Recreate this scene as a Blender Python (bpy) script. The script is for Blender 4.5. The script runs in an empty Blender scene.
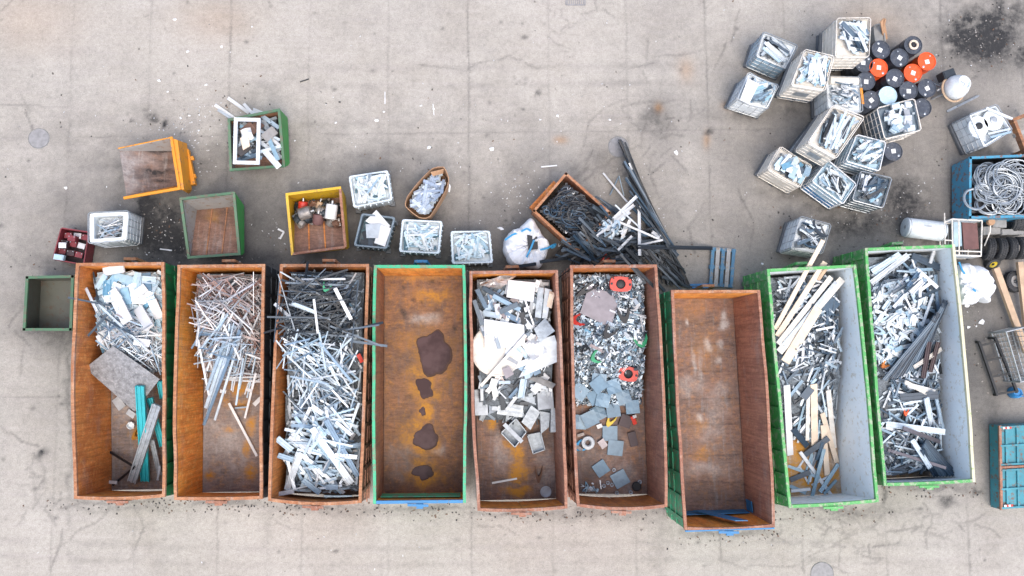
import bpy, math, random
import numpy as np
from mathutils import Vector, Matrix, Euler

random.seed(7)
rng = np.random.default_rng(7)
SC = bpy.context.scene
COL = SC.collection
R = random.uniform

# ------------------------------------------------------------------ camera
F, W, HPX = 830.0, 1024, 576
NADIR = (465.0, 360.0)
CAMH = 23.5
d0 = Vector(((NADIR[0]-512)/F, -(NADIR[1]-288)/F, -1)).normalized()
ROT = d0.rotation_difference(Vector((0, 0, -1)))
RM = ROT.to_matrix()
cam_d = bpy.data.cameras.new('camera')
cam_d.sensor_width = 36
cam_d.lens = F*36/W
cam_d.clip_end = 2000
cam = bpy.data.objects.new('camera', cam_d)
cam.location = (0, 0, CAMH)
cam.rotation_mode = 'QUATERNION'
cam.rotation_quaternion = ROT
COL.objects.link(cam)
SC.camera = cam


def P(px, py, z=0.0):
    """the world point at height z seen at a pixel of the photograph"""
    w = RM @ Vector(((px-512)/F, -(py-288)/F, -1))
    t = (z-CAMH)/w.z
    return Vector((w.x*t, w.y*t, z))


def project(x, y):
    """ground points -> photograph pixels (arrays)"""
    M = np.array(RM.transposed())
    v = np.stack([x, y, np.full_like(x, -CAMH)], -1) @ M.T
    return 512+F*v[..., 0]/-v[..., 2], 288-F*v[..., 1]/-v[..., 2]


def project3(x, y, z):
    M = np.array(RM.transposed())
    v = np.stack([x, y, z-CAMH], -1) @ M.T
    return 512+F*v[..., 0]/-v[..., 2], 288-F*v[..., 1]/-v[..., 2]


# ------------------------------------------------------------------ materials
MATS = {}


class NT:
    def __init__(s, name):
        s.m = bpy.data.materials.new(name)
        s.m.use_nodes = True
        s.n = s.m.node_tree.nodes
        s.l = s.m.node_tree.links
        s.b = s.n['Principled BSDF']
        MATS[name] = s.m

    def node(s, t, **k):
        n = s.n.new(t)
        for a, v in k.items():
            if isinstance(v, (int, float, tuple, list)) and a in n.inputs:
                n.inputs[a].default_value = v
            else:
                setattr(n, a, v)
        return n

    def link(s, a, b):
        s.l.new(a, b)

    def pos(s, scale=(1, 1, 1)):
        g = s.node('ShaderNodeNewGeometry')
        m = s.node('ShaderNodeMapping')
        m.inputs['Scale'].default_value = scale
        s.link(g.outputs['Position'], m.inputs['Vector'])
        return m.outputs[0]

    def noise(s, scale, detail=5, rough=.6, vec=None, dist=0):
        n = s.node('ShaderNodeTexNoise')
        n.inputs['Scale'].default_value = scale
        n.inputs['Detail'].default_value = detail
        n.inputs['Roughness'].default_value = rough
        n.inputs['Distortion'].default_value = dist
        s.link(vec if vec else s.pos(), n.inputs['Vector'])
        return n.outputs['Fac']

    def ramp(s, fac, stops, const=False):
        r = s.node('ShaderNodeValToRGB')
        if const:
            r.color_ramp.interpolation = 'CONSTANT'
        e = r.color_ramp.elements
        while len(e) < len(stops):
            e.new(.5)
        for i, (p, c) in enumerate(stops):
            e[i].position = p
            c = (c, c, c) if isinstance(c, (int, float)) else c
            e[i].color = (*c, 1)
        s.link(fac, r.inputs[0])
        return r.outputs[0]

    def mix(s, fac, a, b, mode='MIX'):
        m = s.node('ShaderNodeMix', data_type='RGBA', blend_type=mode)
        for i, v in ((0, fac), (6, a), (7, b)):
            sock = m.inputs[i]
            if isinstance(v, (int, float)):
                sock.default_value = v if i == 0 else (v, v, v, 1)
            elif isinstance(v, tuple):
                sock.default_value = (*v, 1)
            else:
                s.link(v, sock)
        return m.outputs[2]

    def math(s, op, a, b=None):
        m = s.node('ShaderNodeMath', operation=op)
        for i, v in enumerate((a, b)):
            if v is None:
                continue
            if isinstance(v, (int, float)):
                m.inputs[i].default_value = v
            else:
                s.link(v, m.inputs[i])
        return m.outputs[0]

    def bump(s, fac, strength=.3, dist=.02):
        b = s.node('ShaderNodeBump')
        b.inputs['Strength'].default_value = strength
        b.inputs['Distance'].default_value = dist
        s.link(fac, b.inputs['Height'])
        s.link(b.outputs[0], s.b.inputs['Normal'])

    def out(s, col, rough=.6, metal=0, spec=None):
        if isinstance(col, tuple):
            s.b.inputs['Base Color'].default_value = (*col, 1)
        else:
            s.link(col, s.b.inputs['Base Color'])
        if isinstance(rough, (int, float)):
            s.b.inputs['Roughness'].default_value = rough
        else:
            s.link(rough, s.b.inputs['Roughness'])
        s.b.inputs['Metallic'].default_value = metal
        if spec is not None:
            s.b.inputs['Specular IOR Level'].default_value = spec
        return s.m


def plain(name, col, rough=.55, metal=0, var=.25, scale=5, dirt=None):
    """a paint or metal with patchy wear and dust"""
    t = NT(name)
    n = t.noise(scale)
    c = t.mix(1.0, col, t.ramp(n, [(.3, 1-var), (.7, 1+var*.4)]), 'MULTIPLY')
    if dirt:
        c = t.mix(t.ramp(t.noise(scale*2.3, 6, .7), [(.52, 0.0), (.68, .85)]), c, dirt)
    return t.out(c, rough, metal)


def palette(name, cols, rough=.45, metal=0.0, var=.22):
    """each loose piece takes one of several colours"""
    t = NT(name)
    oi = t.node('ShaderNodeObjectInfo')
    g = t.node('ShaderNodeNewGeometry')
    f = t.math('FRACT', t.math('ADD', oi.outputs['Random'], g.outputs['Random Per Island']))
    k = len(cols)
    c = t.ramp(f, [(i/k, cc) for i, cc in enumerate(cols)], True)
    n = t.noise(9, 4)
    c = t.mix(1.0, c, t.ramp(n, [(.3, 1-var), (.65, 1.0)]), 'MULTIPLY')
    return t.out(c, rough, metal)


def rust(name, a, b, c, dust=(.36, .33, .3), dustamt=.5, rough=.75, paint=None, streak=1.0):
    t = NT(name)
    n1 = t.noise(1.6, 6, .65, t.pos((1, 1, .5)))
    n2 = t.noise(7, 6, .7)
    n3 = t.noise(3.2, 5, .6, t.pos((3.5, .35, .6)))
    col = t.mix(t.ramp(n1, [(.38, 0), (.6, 1)]), a, b)
    col = t.mix(t.ramp(n2, [(.5, 0.0), (.66, .8)]), col, c)
    col = t.mix(t.ramp(n3, [(.54, 0.0), (.72, dustamt)]), col, dust)
    if paint:
        col = t.mix(t.ramp(t.noise(1.1, 6, .7), [(.44, 0), (.56, 1)]), paint, col)
    n5 = t.noise(1.0, 6, .7, t.pos((5, 17, .9)))
    col = t.mix(1.0, col, t.ramp(n5, [(.32, .66), (.5, 1.0), (.68, 1.3)]), 'MULTIPLY')
    n4 = t.noise(34, 3, .6)
    col = t.mix(1.0, col, t.ramp(n4, [(.3, .75), (.7, 1.12)]), 'MULTIPLY')
    for nm, mc in (('grime', (.018, .016, .016)), ('pale', (.40, .385, .37)), ('amber', (.46, .21, .02))):
        at_ = t.node('ShaderNodeAttribute')
        at_.attribute_name = nm
        f_ = t.math('MULTIPLY', at_.outputs['Fac'], t.ramp(t.noise(14, 6, .75), [(.3, .25), (.6, 1.1)]))
        col = t.mix(f_, col, mc)
    t.bump(n2, .25, .015)
    return t.out(col, rough)


def painted(name, col, wear, dark, rough=.5, amount=.5):
    """chipped paint on steel"""
    t = NT(name)
    n = t.noise(2.2, 6, .7, t.pos((1, 1, .45)))
    c = t.mix(t.ramp(n, [(.35, .0), (.7, .7)]), col, dark)
    n2 = t.noise(6, 7, .75)
    c = t.mix(t.ramp(n2, [(.62-.12*amount, 0), (.66-.1*amount, .9)]), c, wear)
    t.bump(n2, .2, .01)
    return t.out(c, rough)


rust('rust_orange', (.66, .235, .05), (.48, .145, .032), (.68, .30, .09), dustamt=.25)
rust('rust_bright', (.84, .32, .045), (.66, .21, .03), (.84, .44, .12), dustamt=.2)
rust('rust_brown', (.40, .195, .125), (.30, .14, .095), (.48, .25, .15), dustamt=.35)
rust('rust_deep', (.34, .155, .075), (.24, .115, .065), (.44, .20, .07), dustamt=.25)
rust('floor_rust', (.22, .13, .095), (.155, .105, .085), (.31, .155, .07), dust=(.22, .205, .2), dustamt=.6)
rust('floor_grey', (.23, .175, .15), (.18, .145, .13), (.34, .20, .10), dust=(.27, .25, .24), dustamt=.7)
rust('floor_amber', (.27, .13, .06), (.165, .095, .062), (.36, .165, .045), dust=(.15, .12, .11), dustamt=.55)
rust('rim_rust', (.33, .155, .095), (.27, .115, .07), (.40, .23, .16), dustamt=.5)
rust('rim_orange', (.40, .185, .09), (.33, .13, .055), (.46, .27, .16), dustamt=.5)
rust('floor_white', (.42, .36, .3), (.34, .24, .16), (.5, .3, .12), dust=(.5, .5, .5), dustamt=.6)
painted('green_paint', (.035, .27, .055), (.10, .13, .06), (.02, .17, .035), amount=.25)
painted('green_bright', (.085, .37, .10), (.32, .36, .25), (.05, .27, .06), amount=.95)
painted('green_mint', (.04, .40, .20), (.17, .19, .12), (.03, .27, .13), amount=.9)
painted('green_deep', (.018, .24, .08), (.09, .085, .05), (.012, .13, .045), amount=.7)
painted('green_dull', (.07, .16, .085), (.13, .10, .07), (.05, .10, .06), amount=.6)
painted('teal_edge', (.16, .33, .33), (.28, .2, .14), (.13, .25, .26), amount=.6)
painted('cream_edge', (.62, .60, .42), (.30, .42, .18), (.52, .46, .30), amount=.4)
painted('olive_inner', (.095, .10, .082), (.09, .065, .045), (.06, .062, .05), amount=.6)
painted('pallet_blue', (.045, .17, .29), (.20, .19, .17), (.03, .11, .19), amount=.9)
painted('blue_paint', (.02, .20, .42), (.12, .13, .14), (.02, .13, .30), amount=.4)
painted('blue_rusty', (.05, .27, .42), (.17, .085, .055), (.05, .19, .29), amount=.9)
painted('teal_paint', (.05, .27, .33), (.15, .08, .05), (.02, .14, .18), amount=.7)
painted('yellow_paint', (.62, .40, .02), (.30, .15, .06), (.52, .28, .02), amount=.5)
painted('amber_paint', (.68, .27, .015), (.34, .16, .07), (.60, .22, .015), amount=.45)
painted('pale_paint', (.82, .86, .86), (.60, .58, .50), (.70, .79, .82), amount=.5, rough=.45)
painted('pale_grey', (.33, .33, .32), (.24, .18, .13), (.25, .25, .25), amount=.7)
rust('wood_floor', (.24, .135, .095), (.19, .10, .07), (.30, .17, .115), dustamt=.35)
rust('bare_floor', (.19, .135, .115), (.135, .10, .09), (.23, .14, .10), dust=(.34, .32, .31), dustamt=.6)
rust('dark_floor', (.085, .07, .055), (.06, .055, .045), (.13, .09, .06), dustamt=.3)
plain('dark_steel', (.035, .045, .055), .5, .3)
plain('black', (.02, .022, .025), .6)
plain('rubber', (.032, .034, .037), .8, 0, .3, 12, (.10, .095, .09))
plain('galvanised', (.42, .45, .47), .42, .55, .25, 9)
plain('cage_steel', (.78, .80, .81), .4, .1, .2, 12)
plain('cage_warm', (.78, .74, .67), .45, .05, .2, 12, (.48, .38, .28))
plain('white_plastic', (.74, .79, .81), .4, 0, .2, 6, (.55, .60, .62))
plain('white_warm', (.68, .65, .585), .45, 0, .16, 4, (.52, .44, .34))
plain('tank_blue', (.40, .55, .64), .35, 0, .25, 3)
plain('tank_grey', (.44, .54, .61), .35, 0, .3, 3)
plain('tank_band', (.03, .22, .5), .4)
plain('bin_clear', (.60, .68, .72), .3, 0, .15, 6)
plain('bin_grey', (.16, .21, .25), .45, 0, .25, 6)
plain('pallet_grey', (.14, .15, .16), .7, .0)
plain('cardboard', (.42, .25, .145), .85, 0, .2, 4)
plain('drum_dark', (.050, .060, .080), .45, 0, .35, 7, (.13, .135, .14))
plain('drum_orange', (.74, .085, .012), .42, 0, .2, 6, (.60, .12, .04))
plain('drum_blue', (.44, .60, .68), .42, 0, .12, 9, (.6, .7, .74))
plain('label_white', (.72, .72, .70), .5, 0, .1)
plain('cap_steel', (.5, .53, .55), .35, .5)
plain('timber', (.50, .36, .24), .8, 0, .25, 4)
plain('timber_pale', (.70, .58, .45), .75, 0, .2, 4)
plain('white_sheet', (.64, .655, .66), .45, 0, .12, 3, (.62, .60, .57))
plain('grey_sheet', (.33, .355, .375), .5, .2, .35, 7, (.2, .205, .21))
plain('mauve_plate', (.20, .185, .205), .35, .5, .2, 5)
plain('steel_box', (.36, .41, .45), .45, .25, .35, 8, (.22, .24, .25))
plain('worn_sheet', (.24, .25, .26), .55, .15, .5, 9, (.40, .40, .40))
plain('light_panel', (.46, .51, .55), .45, .15, .25, 6)
plain('turquoise', (.02, .37, .42), .35, 0, .2, 4)
palette('blue_plate', [(.17, .28, .38), (.13, .23, .32), (.22, .33, .42), (.16, .25, .33)], .45, .1)
plain('foil', (.5, .47, .45), .35, .5, .4, 12)
plain('red', (.55, .04, .025), .45, 0, .25, 10)
plain('green_plastic', (.03, .28, .13), .45)
plain('yellow_plastic', (.65, .48, .03), .5)
plain('scrap_brown', (.16, .085, .055), .75)
plain('battery_red', (.20, .03, .04), .5, 0, .35, 9)
plain('battery_dark', (.05, .03, .035), .55)
plain('battery_white', (.62, .62, .64), .5)
plain('bag_white', (.74, .76, .79), .7, 0, .12, 3, (.60, .62, .64))
plain('strap_blue', (.03, .27, .52), .6)
plain('machine_brown', (.22, .12, .08), .6, .2, .4, 12)
plain('machine_grey', (.30, .28, .26), .5, .4, .4, 12)
plain('plate_wine', (.17, .085, .08), .7, 0, .2, 6)
plain('concrete_block', (.26, .26, .25), .85, 0, .25, 7)
plain('cover_iron', (.27, .265, .265), .7, .1, .25, 8)
plain('wire_grey', (.36, .40, .43), .4, .5, .25, 6)
plain('cable_black', (.028, .03, .035), .5, 0, .3, 5)
plain('orange_stain', (.42, .19, .02), .85, 0, .35, 9, (.25, .11, .03))
plain('damp_rust', (.060, .026, .014), .7, 0, .3, 9)
plain('amber_stain', (.34, .15, .012), .5, 0, .4, 9, (.16, .07, .02))
plain('pale_stain', (.30, .27, .25), .85, 0, .3, 9)
t_ = NT('oil')
t_.out(t_.mix(t_.ramp(t_.noise(2.5, 4, .5), [(.4, 0), (.6, 1)]), (.052, .027, .028), (.088, .052, .054)), .34, 0, .14)
plain('teal_gap_shade', (.09, .17, .21), .7, 0, .5, 16)  # fill of low bins, coloured as the shaded gaps between strips
plain('scrap_gap_shade', (.12, .145, .165), .7, 0, .6, 14, (.26, .30, .33))  # heap core of fine scrap, coloured dark as shade in the gaps
plain('scrap_pale', (.34, .40, .44), .6, 0, .5, 14, (.55, .6, .63))
plain('offcut_white', (.58, .635, .66), .5, 0, .2, 8)
plain('tank_side', (.76, .81, .83), .35, 0, .2, 4, (.60, .66, .69))
plain('litter_white', (.75, .76, .77), .6)

palette('p_white', [(.66, .72, .76), (.50, .61, .68), (.30, .43, .53), (.70, .73, .75), (.15, .22, .29), (.57, .65, .70), (.66, .71, .75), (.07, .105, .14)])
palette('p_blue', [(.70, .75, .78), (.27, .46, .58), (.14, .32, .45), (.62, .71, .76), (.11, .20, .29), (.46, .58, .66), (.72, .75, .77), (.36, .53, .63)])
palette('p_ali', [(.52, .55, .57), (.40, .42, .44), (.62, .65, .67), (.30, .32, .34), (.56, .58, .60), (.70, .72, .73), (.36, .30, .29)], .4, .3)
palette('p_pink', [(.42, .34, .33), (.36, .26, .24), (.52, .47, .46), (.27, .25, .26), (.58, .55, .55), (.30, .18, .15), (.62, .62, .63), (.44, .45, .48)], .45, .2)
palette('p_lead', [(.37, .48, .57), (.50, .60, .68), (.26, .37, .47), (.60, .68, .74), (.17, .26, .36), (.45, .56, .64), (.68, .73, .77)], .4, .2)
palette('p_dark', [(.022, .029, .037), (.036, .048, .06), (.015, .018, .022), (.07, .09, .11), (.028, .036, .045), (.12, .15, .18)], .42, .2)
palette('p_deep', [(.045, .055, .065), (.12, .15, .18), (.25, .30, .34), (.03, .035, .04), (.42, .48, .52), (.07, .085, .10), (.55, .60, .63)], .5, .1)
palette('p_mix', [(.74, .77, .79), (.05, .075, .10), (.62, .68, .72), (.09, .13, .18), (.36, .46, .53), (.76, .77, .78), (.66, .71, .75), (.18, .25, .32)], .45)
palette('p_slate', [(.020, .043, .072), (.034, .066, .105), (.055, .10, .15), (.10, .155, .21), (.045, .07, .10)], .45)
palette('p_shred', [(.42, .52, .60), (.60, .68, .74), (.10, .14, .18), (.22, .31, .39), (.74, .78, .80), (.05, .07, .09), (.48, .56, .62), (.15, .19, .23)], .35, .35)
palette('p_box', [(.50, .66, .74), (.66, .76, .80), (.40, .57, .67), (.76, .79, .80), (.58, .70, .76), (.30, .45, .54)], .45)
palette('p_card', [(.42, .50, .60), (.34, .42, .54), (.55, .61, .68), (.27, .34, .45), (.48, .55, .62)], .45, .1)
palette('p_grit', [(.06, .055, .05), (.14, .08, .05), (.22, .2, .18), (.04, .04, .042), (.30, .28, .26)], .8)
palette('p_litter', [(.62, .63, .64), (.40, .41, .42), (.52, .53, .54), (.30, .30, .30), (.70, .71, .72), (.16, .155, .15)], .6)
palette('p_engine', [(.20, .12, .09), (.10, .09, .085), (.28, .24, .22), (.15, .07, .055), (.36, .34, .32)], .55, .3)


# ------------------------------------------------------------------ mesh helpers
class MB:
    """collects shapes that become one mesh object"""
    def __init__(s):
        s.v, s.f, s.mi, s.sm = [], [], [], []

    def add(s, vs, fs, mi=0, smooth=False):
        o = len(s.v)
        s.v.extend(tuple(v) for v in vs)
        s.f.extend(tuple(i+o for i in f) for f in fs)
        s.mi.extend([mi]*len(fs))
        s.sm.extend([smooth]*len(fs))
        return s

    def hexa(s, b, t, mi=0):
        """bottom 4 points, top 4 points, same order"""
        return s.add([*b, *t], [(3, 2, 1, 0), (4, 5, 6, 7), (0, 1, 5, 4), (1, 2, 6, 5), (2, 3, 7, 6), (3, 0, 4, 7)], mi)

    def box(s, c, sz, yaw=0, mi=0, M=None):
        m = M if M else Matrix.Translation(c) @ Matrix.Rotation(yaw, 4, 'Z')
        x, y, z = (q/2 for q in sz)
        p = [m @ Vector(q) for q in ((-x, -y, -z), (x, -y, -z), (x, y, -z), (-x, y, -z), (-x, -y, z), (x, -y, z), (x, y, z), (-x, y, z))]
        return s.hexa(p[:4], p[4:], mi)

    def bar(s, a, b, w, h=None, mi=0):
        """square bar between two points"""
        a, b = Vector(a), Vector(b)
        h = h or w
        d = (b-a)
        L = d.length
        if L < 1e-6:
            return s
        d /= L
        up = Vector((0, 0, 1)) if abs(d.z) < .95 else Vector((0, 1, 0))
        sx = d.cross(up).normalized()*w/2
        sy = sx.cross(d).normalized()*h/2
        p = [a-sx-sy, a+sx-sy, a+sx+sy, a-sx+sy]
        q = [v+(b-a) for v in p]
        return s.hexa(p, q, mi)

    def tube(s, pts, r, k=6, closed=False, mi=0, cap=True):
        pts = [Vector(p) for p in pts]
        n = len(pts)
        rings = []
        prev = None
        for i, p in enumerate(pts):
            if closed:
                d = pts[(i+1) % n]-pts[i-1]
            else:
                d = pts[min(i+1, n-1)]-pts[max(i-1, 0)]
            d = d.normalized() if d.length > 1e-9 else Vector((1, 0, 0))
            if prev is None:
                u = d.cross(Vector((0, 0, 1)))
                if u.length < .05:
                    u = d.cross(Vector((0, 1, 0)))
            else:
                u = prev - d*prev.dot(d)
            u = u.normalized() if u.length > 1e-9 else Vector((1, 0, 0))
            prev = u
            v = d.cross(u)
            rr = r[i] if isinstance(r, (list, tuple)) else r
            rings.append([p+u*rr*math.cos(2*math.pi*j/k)+v*rr*math.sin(2*math.pi*j/k) for j in range(k)])
        vs = [q for ring in rings for q in ring]
        fs = []
        for i in range(n if closed else n-1):
            for j in range(k):
                a, b = i*k+j, i*k+(j+1) % k
                c, d_ = ((i+1) % n)*k+(j+1) % k, ((i+1) % n)*k+j
                fs.append((a, b, c, d_))
        if cap and not closed:
            fs.append(tuple(range(k))[::-1])
            fs.append(tuple((n-1)*k+j for j in range(k)))
        return s.add(vs, fs, mi, True)

    def lathe(s, prof, c, k=24, axis=None, mi=0, smooth=True, caps=True):
        """profile of (radius, height) turned about an axis through c"""
        q = Vector((0, 0, 1)).rotation_difference(Vector(axis).normalized()) if axis else None
        vs = []
        for r, h in prof:
            for j in range(k):
                v = Vector((r*math.cos(2*math.pi*j/k), r*math.sin(2*math.pi*j/k), h))
                if q:
                    v = q @ v
                vs.append(Vector(c)+v)
        fs = [(i*k+j, i*k+(j+1) % k, (i+1)*k+(j+1) % k, (i+1)*k+j) for i in range(len(prof)-1) for j in range(k)]
        if caps:
            fs.append(tuple(range(k))[::-1])
            fs.append(tuple((len(prof)-1)*k+j for j in range(k)))
        return s.add(vs, fs, mi, smooth)

    def prism(s, poly, z0, z1, mi=0):
        n = len(poly)
        vs = [(p[0], p[1], z0) for p in poly]+[(p[0], p[1], z1) for p in poly]
        fs = [tuple(range(n))[::-1], tuple(range(n, 2*n))]+[(i, (i+1) % n, n+(i+1) % n, n+i) for i in range(n)]
        return s.add(vs, fs, mi)

    def slab(s, q, th, out, mi=0):
        """thick plate: polygon q pushed by th along its normal, towards OUT"""
        q = [Vector(v) for v in q]
        nrm = (q[1]-q[0]).cross(q[2]-q[0])
        if len(q) > 3:
            nrm = (q[2]-q[0]).cross(q[3]-q[1])
        nrm.normalize()
        if nrm.dot(Vector(out)) < 0:
            nrm = -nrm
        n = len(q)
        vs = q+[v+nrm*th for v in q]
        fs = [tuple(range(n)), tuple(range(n, 2*n))[::-1]]+[(i, (i+1) % n, n+(i+1) % n, n+i) for i in range(n)]
        return s.add(vs, fs, mi)

    def mesh(s, name, mats, origin=(0, 0, 0), fix=True):
        me = bpy.data.meshes.new(name)
        o = Vector(origin)
        me.from_pydata([(v[0]-o.x, v[1]-o.y, v[2]-o.z) for v in s.v], [], s.f)
        for m in mats:
            me.materials.append(MATS[m])
        me.polygons.foreach_set('material_index', s.mi)
        me.polygons.foreach_set('use_smooth', s.sm)
        me.update()
        if any(s.sm):
            me.set_sharp_from_angle(angle=math.radians(38))
        if fix:
            import bmesh
            bm = bmesh.new()
            bm.from_mesh(me)
            bmesh.ops.recalc_face_normals(bm, faces=bm.faces)
            bm.to_mesh(me)
            bm.free()
        return me


ORIGIN = {}


def wpos(o):
    return ORIGIN.get(o.name, Vector((0, 0, 0)))


def tag(o, label, cat, group=None, kind=None):
    o['label'] = label
    if cat:
        o['category'] = cat
    if group:
        o['group'] = group
    if kind:
        o['kind'] = kind
    return o


def thing(name, label, cat, loc, group=None):
    o = bpy.data.objects.new(name, None)
    o.empty_display_size = .2
    o.location = loc
    COL.objects.link(o)
    ORIGIN[o.name] = Vector(loc)
    return tag(o, label, cat, group)


def part(name, mb, mats, parent, label=None, kind=None):
    """a mesh built in world coordinates, hung under its thing or part"""
    mats = [mats] if isinstance(mats, str) else mats
    w = wpos(parent)
    o = bpy.data.objects.new(name, mb.mesh(name, mats, w))
    o.parent = parent
    COL.objects.link(o)
    ORIGIN[o.name] = w
    if label:
        o['label'] = label
    if kind:
        o['kind'] = kind
    return o


def single(name, mb, mats, label, cat, group=None, kind=None, origin=None):
    mats = [mats] if isinstance(mats, str) else mats
    if kind == 'stuff' and len(mats) == 1:
        mats = [mats[0], 'scrap_gap_shade' if mats[0] in ('p_deep', 'p_dark', 'p_slate', 'p_pink', 'p_shred') else 'cable_black' if mats[0] == 'cable_black' else 'scrap_pale']
    if origin is None:
        a = np.array(mb.v)
        origin = ((a[:, 0].min()+a[:, 0].max())/2, (a[:, 1].min()+a[:, 1].max())/2, a[:, 2].min())
    o = bpy.data.objects.new(name, mb.mesh(name, mats, origin))
    o.location = origin
    COL.objects.link(o)
    ORIGIN[o.name] = Vector(origin)
    if kind:
        o['kind'] = kind
    if label:
        tag(o, label, cat if kind is None or kind == 'thing' else None, group)
    return o


# ------------------------------------------------------------------ value noise (numpy)
_LAT = rng.random((256, 256))


def vnoise(x, y):
    xi, yi = np.floor(x).astype(int), np.floor(y).astype(int)
    fx, fy = x-xi, y-yi
    fx, fy = fx*fx*(3-2*fx), fy*fy*(3-2*fy)
    g = lambda a, b: _LAT[a & 255, b & 255]
    return (g(xi, yi)*(1-fx)+g(xi+1, yi)*fx)*(1-fy)+(g(xi, yi+1)*(1-fx)+g(xi+1, yi+1)*fx)*fy


def fbm(x, y, o=5):
    s, a, t = 0, .5, 0
    for i in range(o):
        s = s+a*vnoise(x*2**i+i*17.3, y*2**i+i*9.1)
        t += a
        a *= .55
    return s/t


def marked_floor(name, q, mat, parent, marks, th=.035, res=.045):
    """a floor plate whose stains (kind, px, py, rx, ry, strength) are stored on its points"""
    q = [Vector(v) for v in q]
    n = max(2, int((q[1]-q[0]).length/res))
    m = max(2, int((q[3]-q[0]).length/res))
    U, V = np.meshgrid(np.linspace(0, 1, n+1), np.linspace(0, 1, m+1), indexing='ij')
    A = [np.array(v) for v in q]
    pt = (A[0]*(1-U[..., None])+A[1]*U[..., None])*(1-V[..., None])+(A[3]*(1-U[..., None])+A[2]*U[..., None])*V[..., None]
    X, Y, Z = pt[..., 0], pt[..., 1], pt[..., 2]
    PX, PY = project3(X, Y, Z)
    n1, n2, n3 = fbm(X*4, Y*4, 4), fbm(X*4+31, Y*4+7, 4), fbm(X*9+3, Y*9, 4)
    att = {k: np.zeros_like(X) for k in ('amber', 'pale', 'grime')}
    for kind, cx, cy, rx, ry, s in marks:
        e = max(2.5, min(rx, ry))
        d = ((PX+(n1-.5)*e*2.2-cx)/rx)**2+((PY+(n2-.5)*e*2.2-cy)/ry)**2
        att[kind] = np.maximum(att[kind], s*np.exp(-d**1.4)*np.clip((.5 if kind == 'amber' else .2)+1.6*n3, 0, 1.15))
    mb = MB()
    w = wpos(parent)
    k = np.arange((n+1)*(m+1)).reshape(n+1, m+1)
    vs = pt.reshape(-1, 3)
    fs = [(int(k[i, j]), int(k[i+1, j]), int(k[i+1, j+1]), int(k[i, j+1])) for i in range(n) for j in range(m)]
    o = len(vs)
    low = [v-Vector((0, 0, th)) for v in q]
    mb.add([tuple(v) for v in vs]+[tuple(v) for v in low], fs+[(o, o+1, o+2, o+3)])
    me = mb.mesh(name, [mat], w, False)
    for kk, arr in att.items():
        at = me.attributes.new(kk, 'FLOAT', 'POINT')
        at.data.foreach_set('value', np.concatenate([arr.ravel(), np.zeros(4)]).astype(np.float32))
    ob = bpy.data.objects.new(name, me)
    ob.parent = parent
    COL.objects.link(ob)
    ORIGIN[ob.name] = w
    return ob


# ------------------------------------------------------------------ height map of what things can lie on
HX0, HX1, HY0, HY1, HR = -16.0, 19.0, -9.0, 14.0, .03
HM = np.zeros((int((HX1-HX0)/HR), int((HY1-HY0)/HR)))


def hidx(x, y):
    return (np.clip(((np.asarray(x)-HX0)/HR).astype(int), 0, HM.shape[0]-1), np.clip(((np.asarray(y)-HY0)/HR).astype(int), 0, HM.shape[1]-1))


def inside(poly, x, y):
    r = np.zeros(np.shape(x), bool)
    n = len(poly)
    for i in range(n):
        ax, ay = poly[i][0], poly[i][1]
        bx, by = poly[(i+1) % n][0], poly[(i+1) % n][1]
        c = ((ay > y) != (by > y))
        with np.errstate(divide='ignore', invalid='ignore'):
            xx = (bx-ax)*(y-ay)/(by-ay if by != ay else 1e-9)+ax
        r ^= c & (x < xx)
    return r


def hpoly(poly, z, mode='set'):
    """write a polygon's height (number or function of x, y) into the map"""
    xs, ys = [p[0] for p in poly], [p[1] for p in poly]
    i0, j0 = hidx(min(xs), min(ys))
    i1, j1 = hidx(max(xs), max(ys))
    gx, gy = np.meshgrid(HX0+(np.arange(i0, i1+1)+.5)*HR, HY0+(np.arange(j0, j1+1)+.5)*HR, indexing='ij')
    m = inside(poly, gx, gy)
    v = z(gx, gy) if callable(z) else np.full(gx.shape, z)
    sub = HM[i0:i1+1, j0:j1+1]
    sub[m] = np.maximum(sub[m], v[m]) if mode == 'max' else v[m]


def rest(x, y, yaw, L, w, t, relax=.75, maxslope=.45, commit=True, fixed=None):
    """let a straight piece settle on what is under it: its height at the middle, its slope"""
    n = max(6, int(L/.06))
    n += n % 2
    s = np.linspace(-L/2, L/2, n)
    c, sn = math.cos(yaw), math.sin(yaw)
    hs = []
    for o in (-w*.35, 0, w*.35):
        i, j = hidx(x+c*s-sn*o, y+sn*s+c*o)
        hs.append(HM[i, j])
    h = np.maximum.reduce(hs)*.6+sum(hs)/3*.4
    k = n//2
    sl, sr, hl, hr = s[:k, None], s[None, k:], h[:k, None], h[None, k:]
    val = (hl*sr-hr*sl)/(sr-sl)
    a, b = np.unravel_index(np.argmax(val), val.shape)
    slope = float((h[k+b]-h[a])/(s[k+b]-s[a]))
    slope = max(-maxslope, min(maxslope, slope))
    z0 = float(val[a, b])
    if fixed:
        z0, slope = fixed
    if not commit:
        return z0, slope
    m = max(1, int(w/HR))
    for o in np.linspace(-w/2, w/2, m):
        ss = np.linspace(-L/2, L/2, max(4, int(L/HR)))
        i, j = hidx(x+c*ss-sn*o, y+sn*ss+c*o)
        np.maximum.at(HM, (i, j), z0+slope*ss+t*relax)
    return z0, slope


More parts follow.
